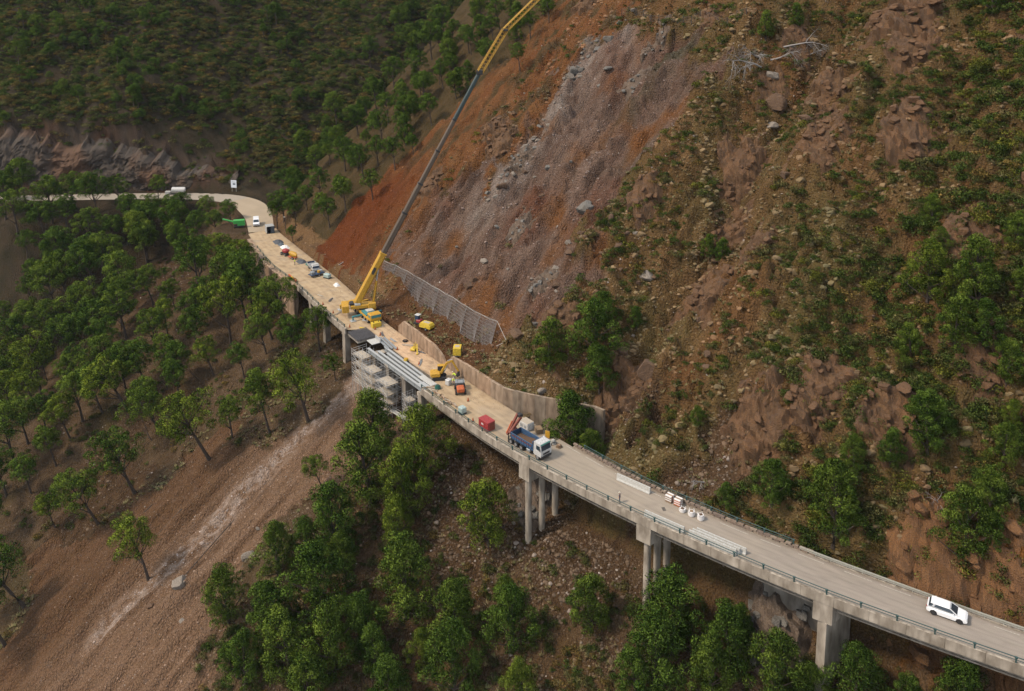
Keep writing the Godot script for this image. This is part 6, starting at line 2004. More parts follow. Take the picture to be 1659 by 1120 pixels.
	bpart("print", M.steel, c, Vector3(-0.1, 3.8, 0.06), Vector3(1.5, 0.2, 0.02), 0.0)
	for sx: float in [-1.0, 1.0]: bpart("leg", M.galv, c, Vector3(sx * 0.85, 0.8, -0.06), Vector3(0.1, 1.8, 0.1), 0.0)
	c = thing("utility_pole", "slender wooden pole with a white lamp behind the dark container", "pole", W(214.6, 9.2, 0.0))
	var pole := MB.new()
	pole.tube([Vector3(0, -1, 0), Vector3(0, 5.4, 0)], [0.13, 0.09], 8)
	part("pole", pole, M.bark, c)
	bpart("lamp", M.white, c, Vector3(-0.3, 5.3, 0), Vector3(0.6, 0.2, 0.3), 0.05)

# ---------------------------------------------------------------- scaffold, beams and goods
func make_scaffold() -> void:
	var names := ["scaffold tower with plank landings under the steel mat at the bridge gap", "scaffold tower with pale plank landings in the middle of the gap in the bridge", "scaffold tower with pale plank landings under the silver girders near the pier", "narrow scaffold tower between the pier and the silver girders"]
	var bays := [[124.3, 4.6, -2.4, 1.4, [-1.5, -3.6, -5.7, -7.6]], [118.3, 4.2, -2.9, 1.2, [-2.3, -4.4, -6.5, -8.3]], [111.6, 4.6, -3.0, 1.4, [-2.3, -4.4, -6.5, -8.5]], [104.0, 2.6, -1.6, 1.0, [-3.4, -5.5, -7.6]]]
	for i in 4:
		var q: Array = bays[i]
		var s: float = q[0]
		var org := W(s, cN(s) + q[2] * 0.5)
		org.y = ht(org.x, org.z)
		var o := thing("scaffold_tower", names[i], "scaffold", org, Basis.IDENTITY, "")
		var inv := o.transform.affine_inverse()
		var s0: float = s - q[1] * 0.5
		var s1: float = s + q[1] * 0.5
		var t0: float = cN(s) + q[2]
		var t1: float = cN(s) + q[3]
		for y: float in q[4]:
			var mb := MB.new()
			seg(mb, s0 + 0.3, s1 - 0.3, t0 + 0.15, t0 + 0.15, lerpf(t0, t1, 0.68), lerpf(t0, t1, 0.68), y - 0.06, y)
			for k in mb.v.size(): mb.v[k] = inv * mb.v[k]
			part("landing", mb, M.plank, o)
			for e: Array in [[s0, t0, s1, t0], [s1, t0, s1, t1], [s0, t0, s0, t1]]:
				var rl := MB.new()
				rl.cyl(inv * W(e[0], e[1], y + 1.0), inv * W(e[2], e[3], y + 1.0), 0.035, 5)
				rl.cyl(inv * W(e[0], e[1], y + 0.5), inv * W(e[2], e[3], y + 0.5), 0.035, 5)
				part("guard_rail", rl, M.scaffold, o)
		for y: float in q[4]:
			var lg := MB.new()
			for e: Array in [[s0, t0, s1, t0], [s0, t1, s1, t1], [s0, t0, s0, t1], [s1, t0, s1, t1], [s, t0, s, t1]]:
				lg.cyl(inv * W(e[0], e[1], y - 0.1), inv * W(e[2], e[3], y - 0.1), 0.035, 5)
			part("ledger", lg, M.scaffold, o)
		for a: float in [s0, lerpf(s0, s1, 0.33), lerpf(s0, s1, 0.67), s1]:
			for t: float in [t0, lerpf(t0, t1, 0.5), t1]:
				var g := W(a, t)
				var mb := MB.new()
				mb.cyl(inv * W(a, t, ht(g.x, g.z) - 0.1), inv * W(a, t, q[4][0] + 1.1), 0.05, 6)
				part("standard", mb, M.scaffold, o)
		for k in q[4].size() - 1:
			var mb := MB.new()
			mb.cyl(inv * W(s0, t0, q[4][k + 1]), inv * W(s1, t0, q[4][k]), 0.035, 5)
			part("brace", mb, M.scaffold, o)
			mb = MB.new()
			mb.cyl(inv * W(s0, t0, q[4][k]), inv * W(s0, t1, q[4][k + 1]), 0.035, 5)
			part("brace", mb, M.scaffold, o)
	# squat temporary piers carrying the beams
	for q: Array in [[121.4, "buff concrete support pier between the first two scaffold towers"], [115.0, "buff concrete support pier between the second and third scaffold towers"], [108.2, "broad buff concrete support pier beside the third scaffold tower"]]:
		var s: float = q[0]
		var g := W(s, cN(s) + 1.8)
		var o := thing("support_pier", q[1], "pier", Vector3(g.x, ht(g.x, g.z) - 1.0, g.z), road_basis(s))
		var h := -1.1 - o.position.y
		bpart("shaft", M.concrete_grey, o, Vector3(0, h * 0.5, 0), Vector3(2.6, h, 1.5), 0.04)
		bpart("cap", M.concrete, o, Vector3(0, h + 0.2, 0), Vector3(3.2, 0.38, 1.8), 0.04)
	# steel girders across the gap
	var r := RandomNumberGenerator.new()
	r.seed = 8
	var gl := ["outermost blue-grey steel girder across the gap in the bridge", "second blue-grey steel girder across the gap, counted from the valley side", "third blue-grey steel girder across the gap, counted from the valley side", "innermost blue-grey steel girder across the gap, beside the dirt fill"]
	for k in 4:
		var a := W(99.6 - 0.2 * k, cN(99.6) + 0.35 + k * 0.92, -0.35)
		var b := W([123.5, 120.8, 118.6, 121.5][k], cN(121.0) + 0.35 + k * 0.92 + (0.3 if k == 3 else 0.0), -0.35 + (0.1 if k == 3 else 0.0))
		var o := thing("steel_girder", gl[k], "girder", (a + b) * 0.5)
		var c := o.position
		var mb := MB.new()
		mb.beam(a - c, b - c, 0.12, 0.75)
		part("web", mb, M.steel, o)
		for y: float in [-0.4, 0.4]:
			mb = MB.new()
			mb.beam(a - c + Vector3(0, y, 0), b - c + Vector3(0, y, 0), 0.52, 0.07)
			part("flange", mb, M.steel_light if y > 0.0 else M.steel, o)
		for j in 9:
			var p := (a - c).lerp(b - c, (j + 0.5) / 9.0)
			bpart("stiffener", M.steel, o, p, Vector3(0.3, 0.72, 0.06), 0.0, road_basis(110))
	var st := thing("steel_sheets", "pale steel sheets covering the near ends of the girders by the pier", "steel sheets", W(101.2, cN(101.2) + 1.7, 0.14), road_basis(101.2))
	bpart("sheet", M.steel_light, st, Vector3(-0.7, 0, 0), Vector3(1.5, 0.05, 2.6), 0.0)
	bpart("sheet", M.concrete_light, st, Vector3(0.95, 0.02, -1.2), Vector3(1.5, 0.05, 5.0), 0.0)
	# beam stack and steel mesh at the far end
	for k in 3:
		var lab: String = ["grey steel plank lying on the dirt nearest the gap", "grey steel plank lying between two others on the dirt", "grey steel plank lying on the dirt furthest from the gap"][k]
		var o := thing("steel_plank", lab, "steel plank", W(123.6 - k * 0.7, -11.35 + k * 0.62, 0.2), road_basis(123.0, -0.05))
		bpart("plate", M.steel, o, Vector3.ZERO, Vector3(0.5, 0.09, 7.0), 0.0)
		for sx: float in [-1.0, 1.0]: bpart("lip", M.steel, o, Vector3(sx * 0.22, 0.08, 0), Vector3(0.05, 0.09, 7.0), 0.0)
	var rb := thing("rebar_mat", "dark reinforcing steel mat on formwork at the far end of the gap", "steel mat", W(130.2, cN(130.2) + 1.7, 0.0), road_basis(130.0))
	bpart("formwork", M.concrete_grey, rb, Vector3(0, -0.3, 0), Vector3(4.6, 0.2, 5.6), 0.02)
	for lv in 2:
		var bars := MB.new()
		for k in 20:
			bars.beam(Vector3(-2.2 + k * 0.232, 0.05 + lv * 0.35, -2.8), Vector3(-2.2 + k * 0.232, 0.05 + lv * 0.35, 2.8), 0.05, 0.05)
			bars.beam(Vector3(-2.3, 0.1 + lv * 0.35, -2.7 + k * 0.284), Vector3(2.3, 0.1 + lv * 0.35, -2.7 + k * 0.284), 0.05, 0.05)
		part("bars", bars, M.rebar, rb)
	var pb := thing("form_panel", "pale formwork panel standing at the corner of the gap", "panel", W(125.4, cN(125.4) + 2.6, 0.0), road_basis(125.0))
	bpart("panel", M.concrete_light, pb, Vector3(0, 0.1, 0), Vector3(2.4, 0.16, 2.8), 0.02)
	bpart("strut", M.scaffold, pb, Vector3(0.9, 0.5, 0), Vector3(0.1, 0.9, 2.6), 0.0)
	var tray := thing("work_tray", "white access platform lying low beside the pier", "platform", W(107.6, cN(107.6) - 1.4, -7.9), road_basis(107, 0.1))
	bpart("deck", M.concrete_light, tray, Vector3(0, 0, 0), Vector3(1.0, 0.12, 4.4), 0.02)
	for sx: float in [-1.0, 1.0]: bpart("rail", M.scaffold, tray, Vector3(sx * 0.48, 0.5, 0), Vector3(0.05, 0.06, 4.4), 0.0)
	for z: float in [-2.0, 2.0]: bpart("leg", M.scaffold, tray, Vector3(0, -0.9, z), Vector3(0.12, 1.8, 0.12), 0.0)
func jersey(s0: float, s1: float, t0: float, t1: float, label: String, h := 0.9) -> void:
	var a := W(s0, t0)
	var b := W(s1, t1)
	var d := (b - a).normalized()
	var l := a.distance_to(b)
	var o := thing("concrete_barrier", label, "barrier", (a + b) * 0.5 + Vector3(0, 0.03, 0), Basis(Vector3.UP, atan2(-d.x, -d.z)))
	var mb := MB.new()
	var prof := [Vector2(-0.3, 0), Vector2(-0.3, 0.1), Vector2(-0.17, 0.32), Vector2(-0.1, h), Vector2(0.1, h), Vector2(0.17, 0.32), Vector2(0.3, 0.1), Vector2(0.3, 0)]
	for k in 8:
		var p: Vector2 = prof[k]
		var q: Vector2 = prof[(k + 1) % 8]
		mb.quad_o(Vector3(p.x, p.y, -l / 2), Vector3(q.x, q.y, -l / 2), Vector3(q.x, q.y, l / 2), Vector3(p.x, p.y, l / 2), Vector3(0, h * 0.4, 0))
	for e: float in [-1.0, 1.0]:
		for k in range(1, 7): mb.tri_o(Vector3(prof[0].x, prof[0].y, e * l / 2), Vector3(prof[k].x, prof[k].y, e * l / 2), Vector3(prof[k + 1].x, prof[k + 1].y, e * l / 2), Vector3(0, 0.4, 0))
	part("body", mb, M.concrete_light, o)
	for k in 2: bpart("lifting_slot", M.steel, o, Vector3(0, 0.055, -l * 0.25 + l * 0.5 * k), Vector3(0.61, 0.07, 0.25), 0.0)
func make_goods() -> void:
	jersey(54.6, 48.6, cF(54.6) - 1.6, cF(48.6) - 1.1, "long white concrete barrier against the stone parapet on the hill side", 1.05)
	jersey(45.6, 39.2, cN(45.6) + 0.75, cN(39.2) + 0.75, "single white concrete barrier along the valley edge, nearest the standing worker", 0.95)
	jersey(38.4, 31.4, cN(38.4) + 0.7, cN(31.4) + 0.7, "white concrete barrier on the valley side of the row of three", 0.95)
	jersey(38.2, 31.2, cN(38.2) + 1.25, cN(31.2) + 1.25, "white concrete barrier in the middle of the row of three", 0.95)
	jersey(37.9, 30.6, cN(37.9) + 1.8, cN(30.6) + 1.8, "white concrete barrier on the road side of the row of three", 0.95)
	# bulk bags
	var bl := ["half empty white bulk bag next to the brick pallets", "white bulk bag between two others by the parapet", "full white bulk bag standing furthest from the brick pallets"]
	for k in 3:
		var s: float = [42.5, 41.0, 39.5][k]
		var o := thing("bulk_bag", bl[k], "bulk bag", W(s, cF(s) - 1.75, 0.02), road_basis(s, k * 0.4))
		var mb := MB.new()
		var hh: float = [0.5, 0.72, 0.82][k]
		mb.tube([Vector3(0, 0, 0), Vector3(0, 0.12, 0), Vector3(0, hh * 0.6, 0), Vector3(0, hh, 0)], [0.42, 0.52, 0.56, 0.46], 10)
		part("sack", mb, M.bag, o)
		bpart("fill", M.soil_load if k != 1 else M.plank_dark, o, Vector3(0, hh + 0.03, 0), Vector3(0.5, 0.14, 0.5), 0.06)
		for q: Array in [[-1, -1], [1, -1], [1, 1], [-1, 1]]:
			var lp := MB.new()
			lp.tube([Vector3(q[0] * 0.4, hh * 0.9, q[1] * 0.4), Vector3(q[0] * 0.42, hh + 0.22, q[1] * 0.3), Vector3(q[0] * 0.3, hh * 0.9, q[1] * 0.42)], [0.035, 0.035, 0.035], 5)
			part("loop", lp, M.bag, o)
	# pallets of bricks
	for k in 2:
		var s: float = [45.4, 43.9][k]
		var o := thing("brick_pallet", ["pallet of reddish bricks against the stone parapet beside the white barrier", "pallet of reddish bricks against the stone parapet beside the bulk bags"][k], "bricks", W(s, cF(s) - 0.75, 0.03), road_basis(s))
		for j in 3: bpart("pallet_board", M.plank_dark, o, Vector3(-0.4 + j * 0.4, 0.05, 0), Vector3(0.12, 0.1, 1.1), 0.0)
		for row in 6:
			for cx in 3:
				bpart("brick", [M.wall_b, M.orange, M.bag, M.wall_a][(row * 2 + cx + k) % 4] if row % 2 == 0 else [M.bag, M.wall_b][cx % 2], o, Vector3(-0.33 + cx * 0.33, 0.2 + row * 0.165, 0), Vector3(0.31, 0.15, 1.05), 0.01)
	bpart("oil_stain", M.oil, self, W(44.7, -10.1, 0.05), Vector3(0.9, 0.004, 0.5), 0.0, road_basis(44, 0.8)).set_meta("kind", "structure")
	# boxes by the truck
	var o := thing("site_cabinet", "red steel site container on the valley side behind the truck", "container", W(80.6, cN(80.6) + 1.55, 0.03), road_basis(80.6))
	bpart("housing", M.red, o, Vector3(0, 0.85, 0), Vector3(1.7, 1.6, 2.7), 0.05)
	bpart("roof", M.red, o, Vector3(0, 1.68, 0), Vector3(1.78, 0.07, 2.78), 0.02)
	bpart("door", M.rust_red, o, Vector3(0.2, 0.85, 1.37), Vector3(1.1, 1.3, 0.04), 0.01)
	bpart("label", M.bag, o, Vector3(-0.86, 1.0, -0.2), Vector3(0.02, 0.3, 0.5), 0.0)
	for k in 5: bpart("rib", M.red, o, Vector3(-0.86, 0.85, -1.1 + k * 0.5), Vector3(0.05, 1.4, 0.08), 0.01)
	o = thing("water_tank", "pale aqua liquid container cube at the valley edge of the dirt deck", "tank", W(87.6, cN(87.6) + 1.15, 0.03), road_basis(87.6))
	bpart("tank", M.aqua, o, Vector3(0, 0.75, 0), Vector3(1.15, 1.1, 1.25), 0.1)
	bpart("pallet", M.dark, o, Vector3(0, 0.1, 0), Vector3(1.2, 0.18, 1.3), 0.02)
	bpart("cap", M.white, o, Vector3(0, 1.33, 0), Vector3(0.3, 0.08, 0.3), 0.03)
	var cage := MB.new()
	for k in 4:
		for y: float in [0.4, 0.75, 1.1]:
			var q: Array = [[[-1, -1], [1, -1]], [[1, -1], [1, 1]], [[1, 1], [-1, 1]], [[-1, 1], [-1, -1]]][k]
			cage.beam(Vector3(q[0][0] * 0.6, y, q[0][1] * 0.65), Vector3(q[1][0] * 0.6, y, q[1][1] * 0.65), 0.03, 0.03)
	part("cage", cage, M.galv, o)
	o = thing("white_cabin", "white boxy unit with a tan lid on the hill side beside the truck", "cabinet", W(75.9, -10.5, 0.03), road_basis(75.9))
	bpart("housing", M.white, o, Vector3(0, 0.7, 0), Vector3(1.6, 1.3, 2.3), 0.04)
	bpart("lid", M.plank, o, Vector3(0, 1.39, 0), Vector3(1.55, 0.08, 2.2), 0.02)
	bpart("vent", M.steel, o, Vector3(-0.81, 0.7, -0.5), Vector3(0.03, 0.6, 0.7), 0.01)
	bpart("vent", M.steel, o, Vector3(-0.81, 0.7, 0.5), Vector3(0.03, 0.5, 0.6), 0.01)
	var misc := [[73.4, -9.8, 1.5, 0.9, 1.1, "plank_dark", "stack of brown timber pallets on the hill side beside the truck bed", "pallets"], [70.8, -11.0, 0.9, 0.8, 0.9, "bag", "white sack of material on a pallet beside the truck cab", "sack"], [71.0, -9.9, 0.9, 1.3, 0.12, "yellow", "tan board standing on edge beside the stone parapet", "board"], [69.0, -10.4, 1.0, 0.75, 0.9, "concrete_light", "pile of grey wrapped material by the parapet beside the truck cab", "materials"], [67.5, -10.4, 0.9, 0.5, 0.9, "wall_b", "low pinkish sack on the deck in front of the truck cab", "sack"]]
	for q: Array in misc:
		o = thing(String(q[7]).replace("pallets", "pallet_stack"), q[6], q[7], W(q[0], q[1], 0.03), road_basis(q[0], q[0]))
		if q[7] == "pallets":
			for k in 6:
				bpart("pallet", M.plank_dark, o, Vector3(0, 0.08 + k * 0.15, 0), Vector3(q[2], 0.1, q[4]), 0.01)
		elif q[7] == "board":
			bpart("board", M.yellow, o, Vector3(0, 0.65, 0), Vector3(q[2], q[3], q[4]), 0.02)
			bpart("foot", M.plank_dark, o, Vector3(0, 0.06, 0), Vector3(q[2], 0.1, 0.5), 0.01)
		else:
			var mb := MB.new()
			mb.tube([Vector3(0, 0, 0), Vector3(0, q[3] * 0.3, 0), Vector3(0, q[3] * 0.75, 0), Vector3(0.05, q[3], 0)], [q[2] * 0.5, q[2] * 0.58, q[2] * 0.52, q[2] * 0.25], 9)
			part("sack", mb, M[q[5]], o)
			bpart("base", M.plank_dark, o, Vector3(0, 0.04, 0), Vector3(q[2], 0.08, q[4]), 0.0)
	# timber and gear along the valley edge before the gap
	var r := RandomNumberGenerator.new()
	r.seed = 66
	for k in 9:
		var s := 91.0 + k * 1.05
		o = thing("timber_stack", ["loose timber boards at the valley edge between the water tank and the gap", "short stack of planks at the valley edge between the water tank and the gap"][k % 2], "timber", W(s, cN(s) + r.randf_range(0.9, 1.9), 0.03), road_basis(s, r.randf_range(-0.8, 0.8)), "timber along the valley edge of the deck")
		for j in 3 + k % 2 * 2: bpart("board", [M.plank, M.plank_dark, M.wall_b][r.randi() % 3], o, Vector3(r.randf_range(-0.25, 0.25), 0.06 + j * 0.09, r.randf_range(-0.2, 0.2)), Vector3(0.22, 0.07, r.randf_range(1.2, 2.2)), 0.0, yaw(r.randf_range(-0.4, 0.4)))
	o = thing("drum", "dark green machine cover on the deck near the excavator", "drum", W(98.4, -14.1, 0.03), road_basis(98))
	var db := MB.new()
	db.tube([Vector3(0, 0, 0), Vector3(0, 0.5, 0), Vector3(0, 0.75, 0)], [0.6, 0.6, 0.3], 12)
	part("body", db, M.green_dark, o)
	bpart("handle", M.dark, o, Vector3(0, 0.82, 0), Vector3(0.5, 0.08, 0.08), 0.02)
	o = thing("timber_stack", "long dark timber lying across the deck beside the dark green cover", "timber", W(99.6, -15.0, 0.03), road_basis(99, 1.2))
	for j in 2: bpart("board", M.plank_dark, o, Vector3(0.2 * j, 0.12, 0), Vector3(0.18, 0.2, 3.4), 0.01)
	o = thing("white_tub", "white tub with a grey side beside the worker at the wall", "tub", W(98.3, -11.5, 0.03), road_basis(98, 0.3))
	bpart("tub", M.white, o, Vector3(0, 0.6, 0), Vector3(1.1, 1.15, 1.0), 0.08)
	bpart("side", M.steel, o, Vector3(0.57, 0.6, 0), Vector3(0.06, 1.0, 0.9), 0.02)
	# yellow gear on the fill
	o = thing("lifting_frame", "bright yellow lifting frame with upright prongs on the fill below the wall", "frame", W(116.0, -7.9, 0.03), road_basis(116, 0.6))
	bpart("tray", M.yellow_bright, o, Vector3(0, 0.35, 0), Vector3(1.6, 0.5, 1.2), 0.1)
	for k in 3: bpart("prong", M.yellow_bright, o, Vector3(-0.6 + k * 0.5, 1.1, 0.3), Vector3(0.12, 1.3, 0.12), 0.02)
	o = thing("yellow_beam", "yellow beam propped beside the lifting frame", "beam", W(114.6, -8.0, 0.03), road_basis(114, -0.5))
	bpart("beam", M.yellow_bright, o, Vector3(0, 0.75, 0), Vector3(0.25, 0.25, 2.6), 0.03, Basis(Vector3.RIGHT, 0.5))
	bpart("foot", M.yellow_bright, o, Vector3(0, 0.08, 1.0), Vector3(0.5, 0.14, 0.4), 0.02)
	o = thing("yellow_crate", "small yellow crate alone on the dirt fill", "crate", W(112.8, -12.1, 0.03), road_basis(112, 0.5))
	bpart("crate", M.yellow_bright, o, Vector3(0, 0.25, 0), Vector3(0.9, 0.45, 0.7), 0.05)
	bpart("lid", M.yellow, o, Vector3(0, 0.5, 0), Vector3(0.92, 0.06, 0.72), 0.02)
	o = thing("yellow_crate", "yellow pallet mat beside the crane outrigger", "mat", W(133.5, -10.4, 0.03), road_basis(133, 0.7))
	bpart("mat", M.yellow_bright, o, Vector3(0, 0.08, 0), Vector3(0.5, 0.1, 1.7), 0.02)
	bpart("handle", M.dark, o, Vector3(0, 0.16, 0.6), Vector3(0.3, 0.05, 0.06), 0.0)
	o = thing("tyre", "old dark tyre lying on the fill by the wall end", "tyre", W(121.0, -6.9, 0.03))
	var tb := MB.new()
	tb.tube([Vector3(0, 0, 0), Vector3(0, 0.08, 0), Vector3(0, 0.26, 0), Vector3(0, 0.32, 0)], [0.5, 0.62, 0.62, 0.5], 14)
	part("tread", tb, M.rubber, o)
	var tr := MB.new()
	tr.tube([Vector3(0, -0.01, 0), Vector3(0, 0.33, 0)], [0.3, 0.3], 12)
	part("hole", tr, M.soil_load, o)
	for k in 9:
		var s: float = [127.5, 131.0, 136.0, 146.0, 109.5, 118.5, 152.5, 90.5, 84.0][k]
		o = thing("traffic_cone", "small orange traffic cone standing on the dirt of the work zone", "cone", W(s, cN(s) + [5.2, 5.6, 1.2, 1.3, 5.2, 5.0, 1.2, 4.6, 1.0][k], 0.03), Basis.IDENTITY, "cones in the work zone")
		var cb := MB.new()
		cb.tube([Vector3(0, 0.04, 0), Vector3(0, 0.75, 0)], [0.2, 0.04], 10)
		part("cone", cb, M.orange, o)
		bpart("base", M.dark, o, Vector3(0, 0.03, 0), Vector3(0.45, 0.05, 0.45), 0.01)
	for k in 12:
		var s := 110.0 + k * 4.4
		o = thing("pipe_bundle", ["short bundle of grey pipes lying on the dirt", "bundle of thin dark bars lying on the dirt", "pale batten bundle lying on the dirt"][k % 3], "materials", W(s, lerpf(inner_near(s), cF(s), r.randf_range(0.2, 0.85)), 0.03), road_basis(s, r.randf_range(-1.2, 1.2)), "loose bundles on the dirt of the work zone")
		for j in 4:
			var pb2 := MB.new()
			var hl := r.randf_range(0.8, 1.7)
			pb2.cyl(Vector3(-0.2 + j * 0.14, 0.08, -hl), Vector3(-0.2 + j * 0.14 + r.randf_range(-0.1, 0.1), 0.08, hl), 0.06, 6)
			part("bar", pb2, [M.steel, M.rebar, M.plank][k % 3], o)
	# orange plastic barrier, tarps, heaps on the dirt road
	o = thing("plastic_barrier", "orange plastic barrier along the valley edge of the dirt road", "barrier", W(174.0, cN(174) + 0.7, 0.03), road_basis(174))
	for k in 3: bpart("unit", M.yellow if k == 1 else M.orange, o, Vector3(0, 0.4, -1.9 + k * 1.9), Vector3(0.4, 0.8, 1.75), 0.12)
	for q: Array in [[207.3, 3.2, 2.6, "tarp_dark", "heap of dark plastic sheeting at the foot of the cutting beside the container"], [201.0, 2.4, 2.2, "bag", "pale tarpaulin heap between the dark sheeting and the small red machine"], [185.6, 0.2, 2.3, "tarp_dark", "dark heap of bagged material behind the worker on the dirt road"], [182.0, 0.9, 1.8, "green_dark", "dark green covered heap next to the flatbed truck"], [162.2, -1.4, 1.3, "bag", "crumpled white tarpaulin on the dirt road between truck and crane"], [204.0, 2.6, 1.6, "container_blue", "blue covered heap beside the dark plastic sheeting"]]:
		var mb := MB.new()
		var n := 9
		var hgt := func(i: int, j: int) -> Vector3:
			var x := (i / float(n) - 0.5) * 2.0
			var z := (j / float(n) - 0.5) * 2.0
			var f := maxf(0.0, 1.0 - sqrt(x * x + z * z))
			return Vector3(x * q[2] * 0.55, sqrt(f) * 0.75 + f * 0.5 * n_fine.get_noise_2d(i * 1.3 + q[0], j * 1.3), z * q[2] * 0.8)
		for i in n:
			for j in n: mb.quad_o(hgt.call(i, j), hgt.call(i + 1, j), hgt.call(i + 1, j + 1), hgt.call(i, j + 1), Vector3(0, -9, 0))
		var h := part("covered_heap", mb, M[q[3]], self)
		h.transform = Transform3D(road_basis(q[0]), W(q[0], q[1], 0.01))
		meta(h, q[4], "heap")

# ---------------------------------------------------------------- people
func body_field(p: Vector3, bones: Array) -> Vector2:                # distance, index of the nearest bone
	var d := 1e9
	var best := 1e9
	var id := 0
	for i in bones.size():
		var b: Array = bones[i]
		var ab: Vector3 = b[1] - b[0]
		var k := clampf((p - b[0]).dot(ab) / maxf(ab.length_squared(), 1e-6), 0.0, 1.0)
		var q: float = p.distance_to(b[0] + ab * k) - lerpf(b[2], b[3], k)
		if q < best: best = q; id = i
		var h := clampf(0.5 + 0.5 * (q - d) / 0.035, 0.0, 1.0)
		d = lerpf(q, d, h) - 0.035 * h * (1.0 - h)
	return Vector2(d, id)
func net(bones: Array, cols: Array, cell: float, lo: Vector3, hi: Vector3) -> MB:
	var nx := int((hi.x - lo.x) / cell) + 1
	var ny := int((hi.y - lo.y) / cell) + 1
	var nz := int((hi.z - lo.z) / cell) + 1
	var f := PackedFloat32Array(); f.resize(nx * ny * nz)
	f.fill(1.0)
	for bi in range(0, nx, 4):
		for bj in range(0, ny, 4):
			for bk in range(0, nz, 4):
				if body_field(lo + Vector3(bi + 1.5, bj + 1.5, bk + 1.5) * cell, bones).x > cell * 4.5: continue
				for i in range(bi, mini(bi + 4, nx)):
					for j in range(bj, mini(bj + 4, ny)):
						for k in range(bk, mini(bk + 4, nz)): f[(i * ny + j) * nz + k] = body_field(lo + Vector3(i, j, k) * cell, bones).x
	var vid := {}
	var pts := []
	for i in nx - 1:
		for j in ny - 1:
			for k in nz - 1:
				var sum := Vector3.ZERO
				var n := 0
				for e in 12:
					var ax := e >> 2
					var o := Vector3i.ZERO
					o[(ax + 1) % 3] = e & 1; o[(ax + 2) % 3] = (e >> 1) & 1
					var o2 := o
					o2[ax] = 1
					var a := f[((i + o.x) * ny + j + o.y) * nz + k + o.z]
					var b := f[((i + o2.x) * ny + j + o2.y) * nz + k + o2.z]
					if (a < 0.0) != (b < 0.0):
						sum += Vector3(o).lerp(Vector3(o2), a / (a - b)); n += 1
				if n > 0:
					vid[Vector3i(i, j, k)] = pts.size()
					pts.append(lo + (Vector3(i, j, k) + sum / n) * cell)
	var mb := MB.new()
	var nor := []
	var cl := []
	for p: Vector3 in pts:
		var e := 0.01
		nor.append(Vector3(body_field(p + Vector3(e, 0, 0), bones).x - body_field(p - Vector3(e, 0, 0), bones).x, body_field(p + Vector3(0, e, 0), bones).x - body_field(p - Vector3(0, e, 0), bones).x, body_field(p + Vector3(0, 0, e), bones).x - body_field(p - Vector3(0, 0, e), bones).x).normalized())
		cl.append(cols[int(body_field(p, bones).y)])
	for i in range(1, nx - 1):
		for j in range(1, ny - 1):
			for k in range(1, nz - 1):
				for ax in 3:
					var o := Vector3i.ZERO
					o[ax] = 1
					var a := f[(i * ny + j) * nz + k]
					var b := f[((i + o.x) * ny + j + o.y) * nz + k + o.z]
					if (a < 0.0) == (b < 0.0): continue
					var u := Vector3i.ZERO
					u[(ax + 1) % 3] = 1
					var w := Vector3i.ZERO
					w[(ax + 2) % 3] = 1
					var c := Vector3i(i, j, k)
					var q := [vid.get(c), vid.get(c - u), vid.get(c - u - w), vid.get(c - w)]
					if q.has(null): continue
					for t: Array in [[0, 1, 2], [0, 2, 3]]:
						var x: int = q[t[0]]; var y: int = q[t[1]]; var z: int = q[t[2]]
						if (pts[y] - pts[x]).cross(pts[z] - pts[x]).dot(nor[x]) < 0.0:
							var s := y; y = z; z = s
						for m: int in [x, z, y]:
							mb.v.append(pts[m]); mb.n.append(nor[m]); mb.c.append(cl[m])
	return mb
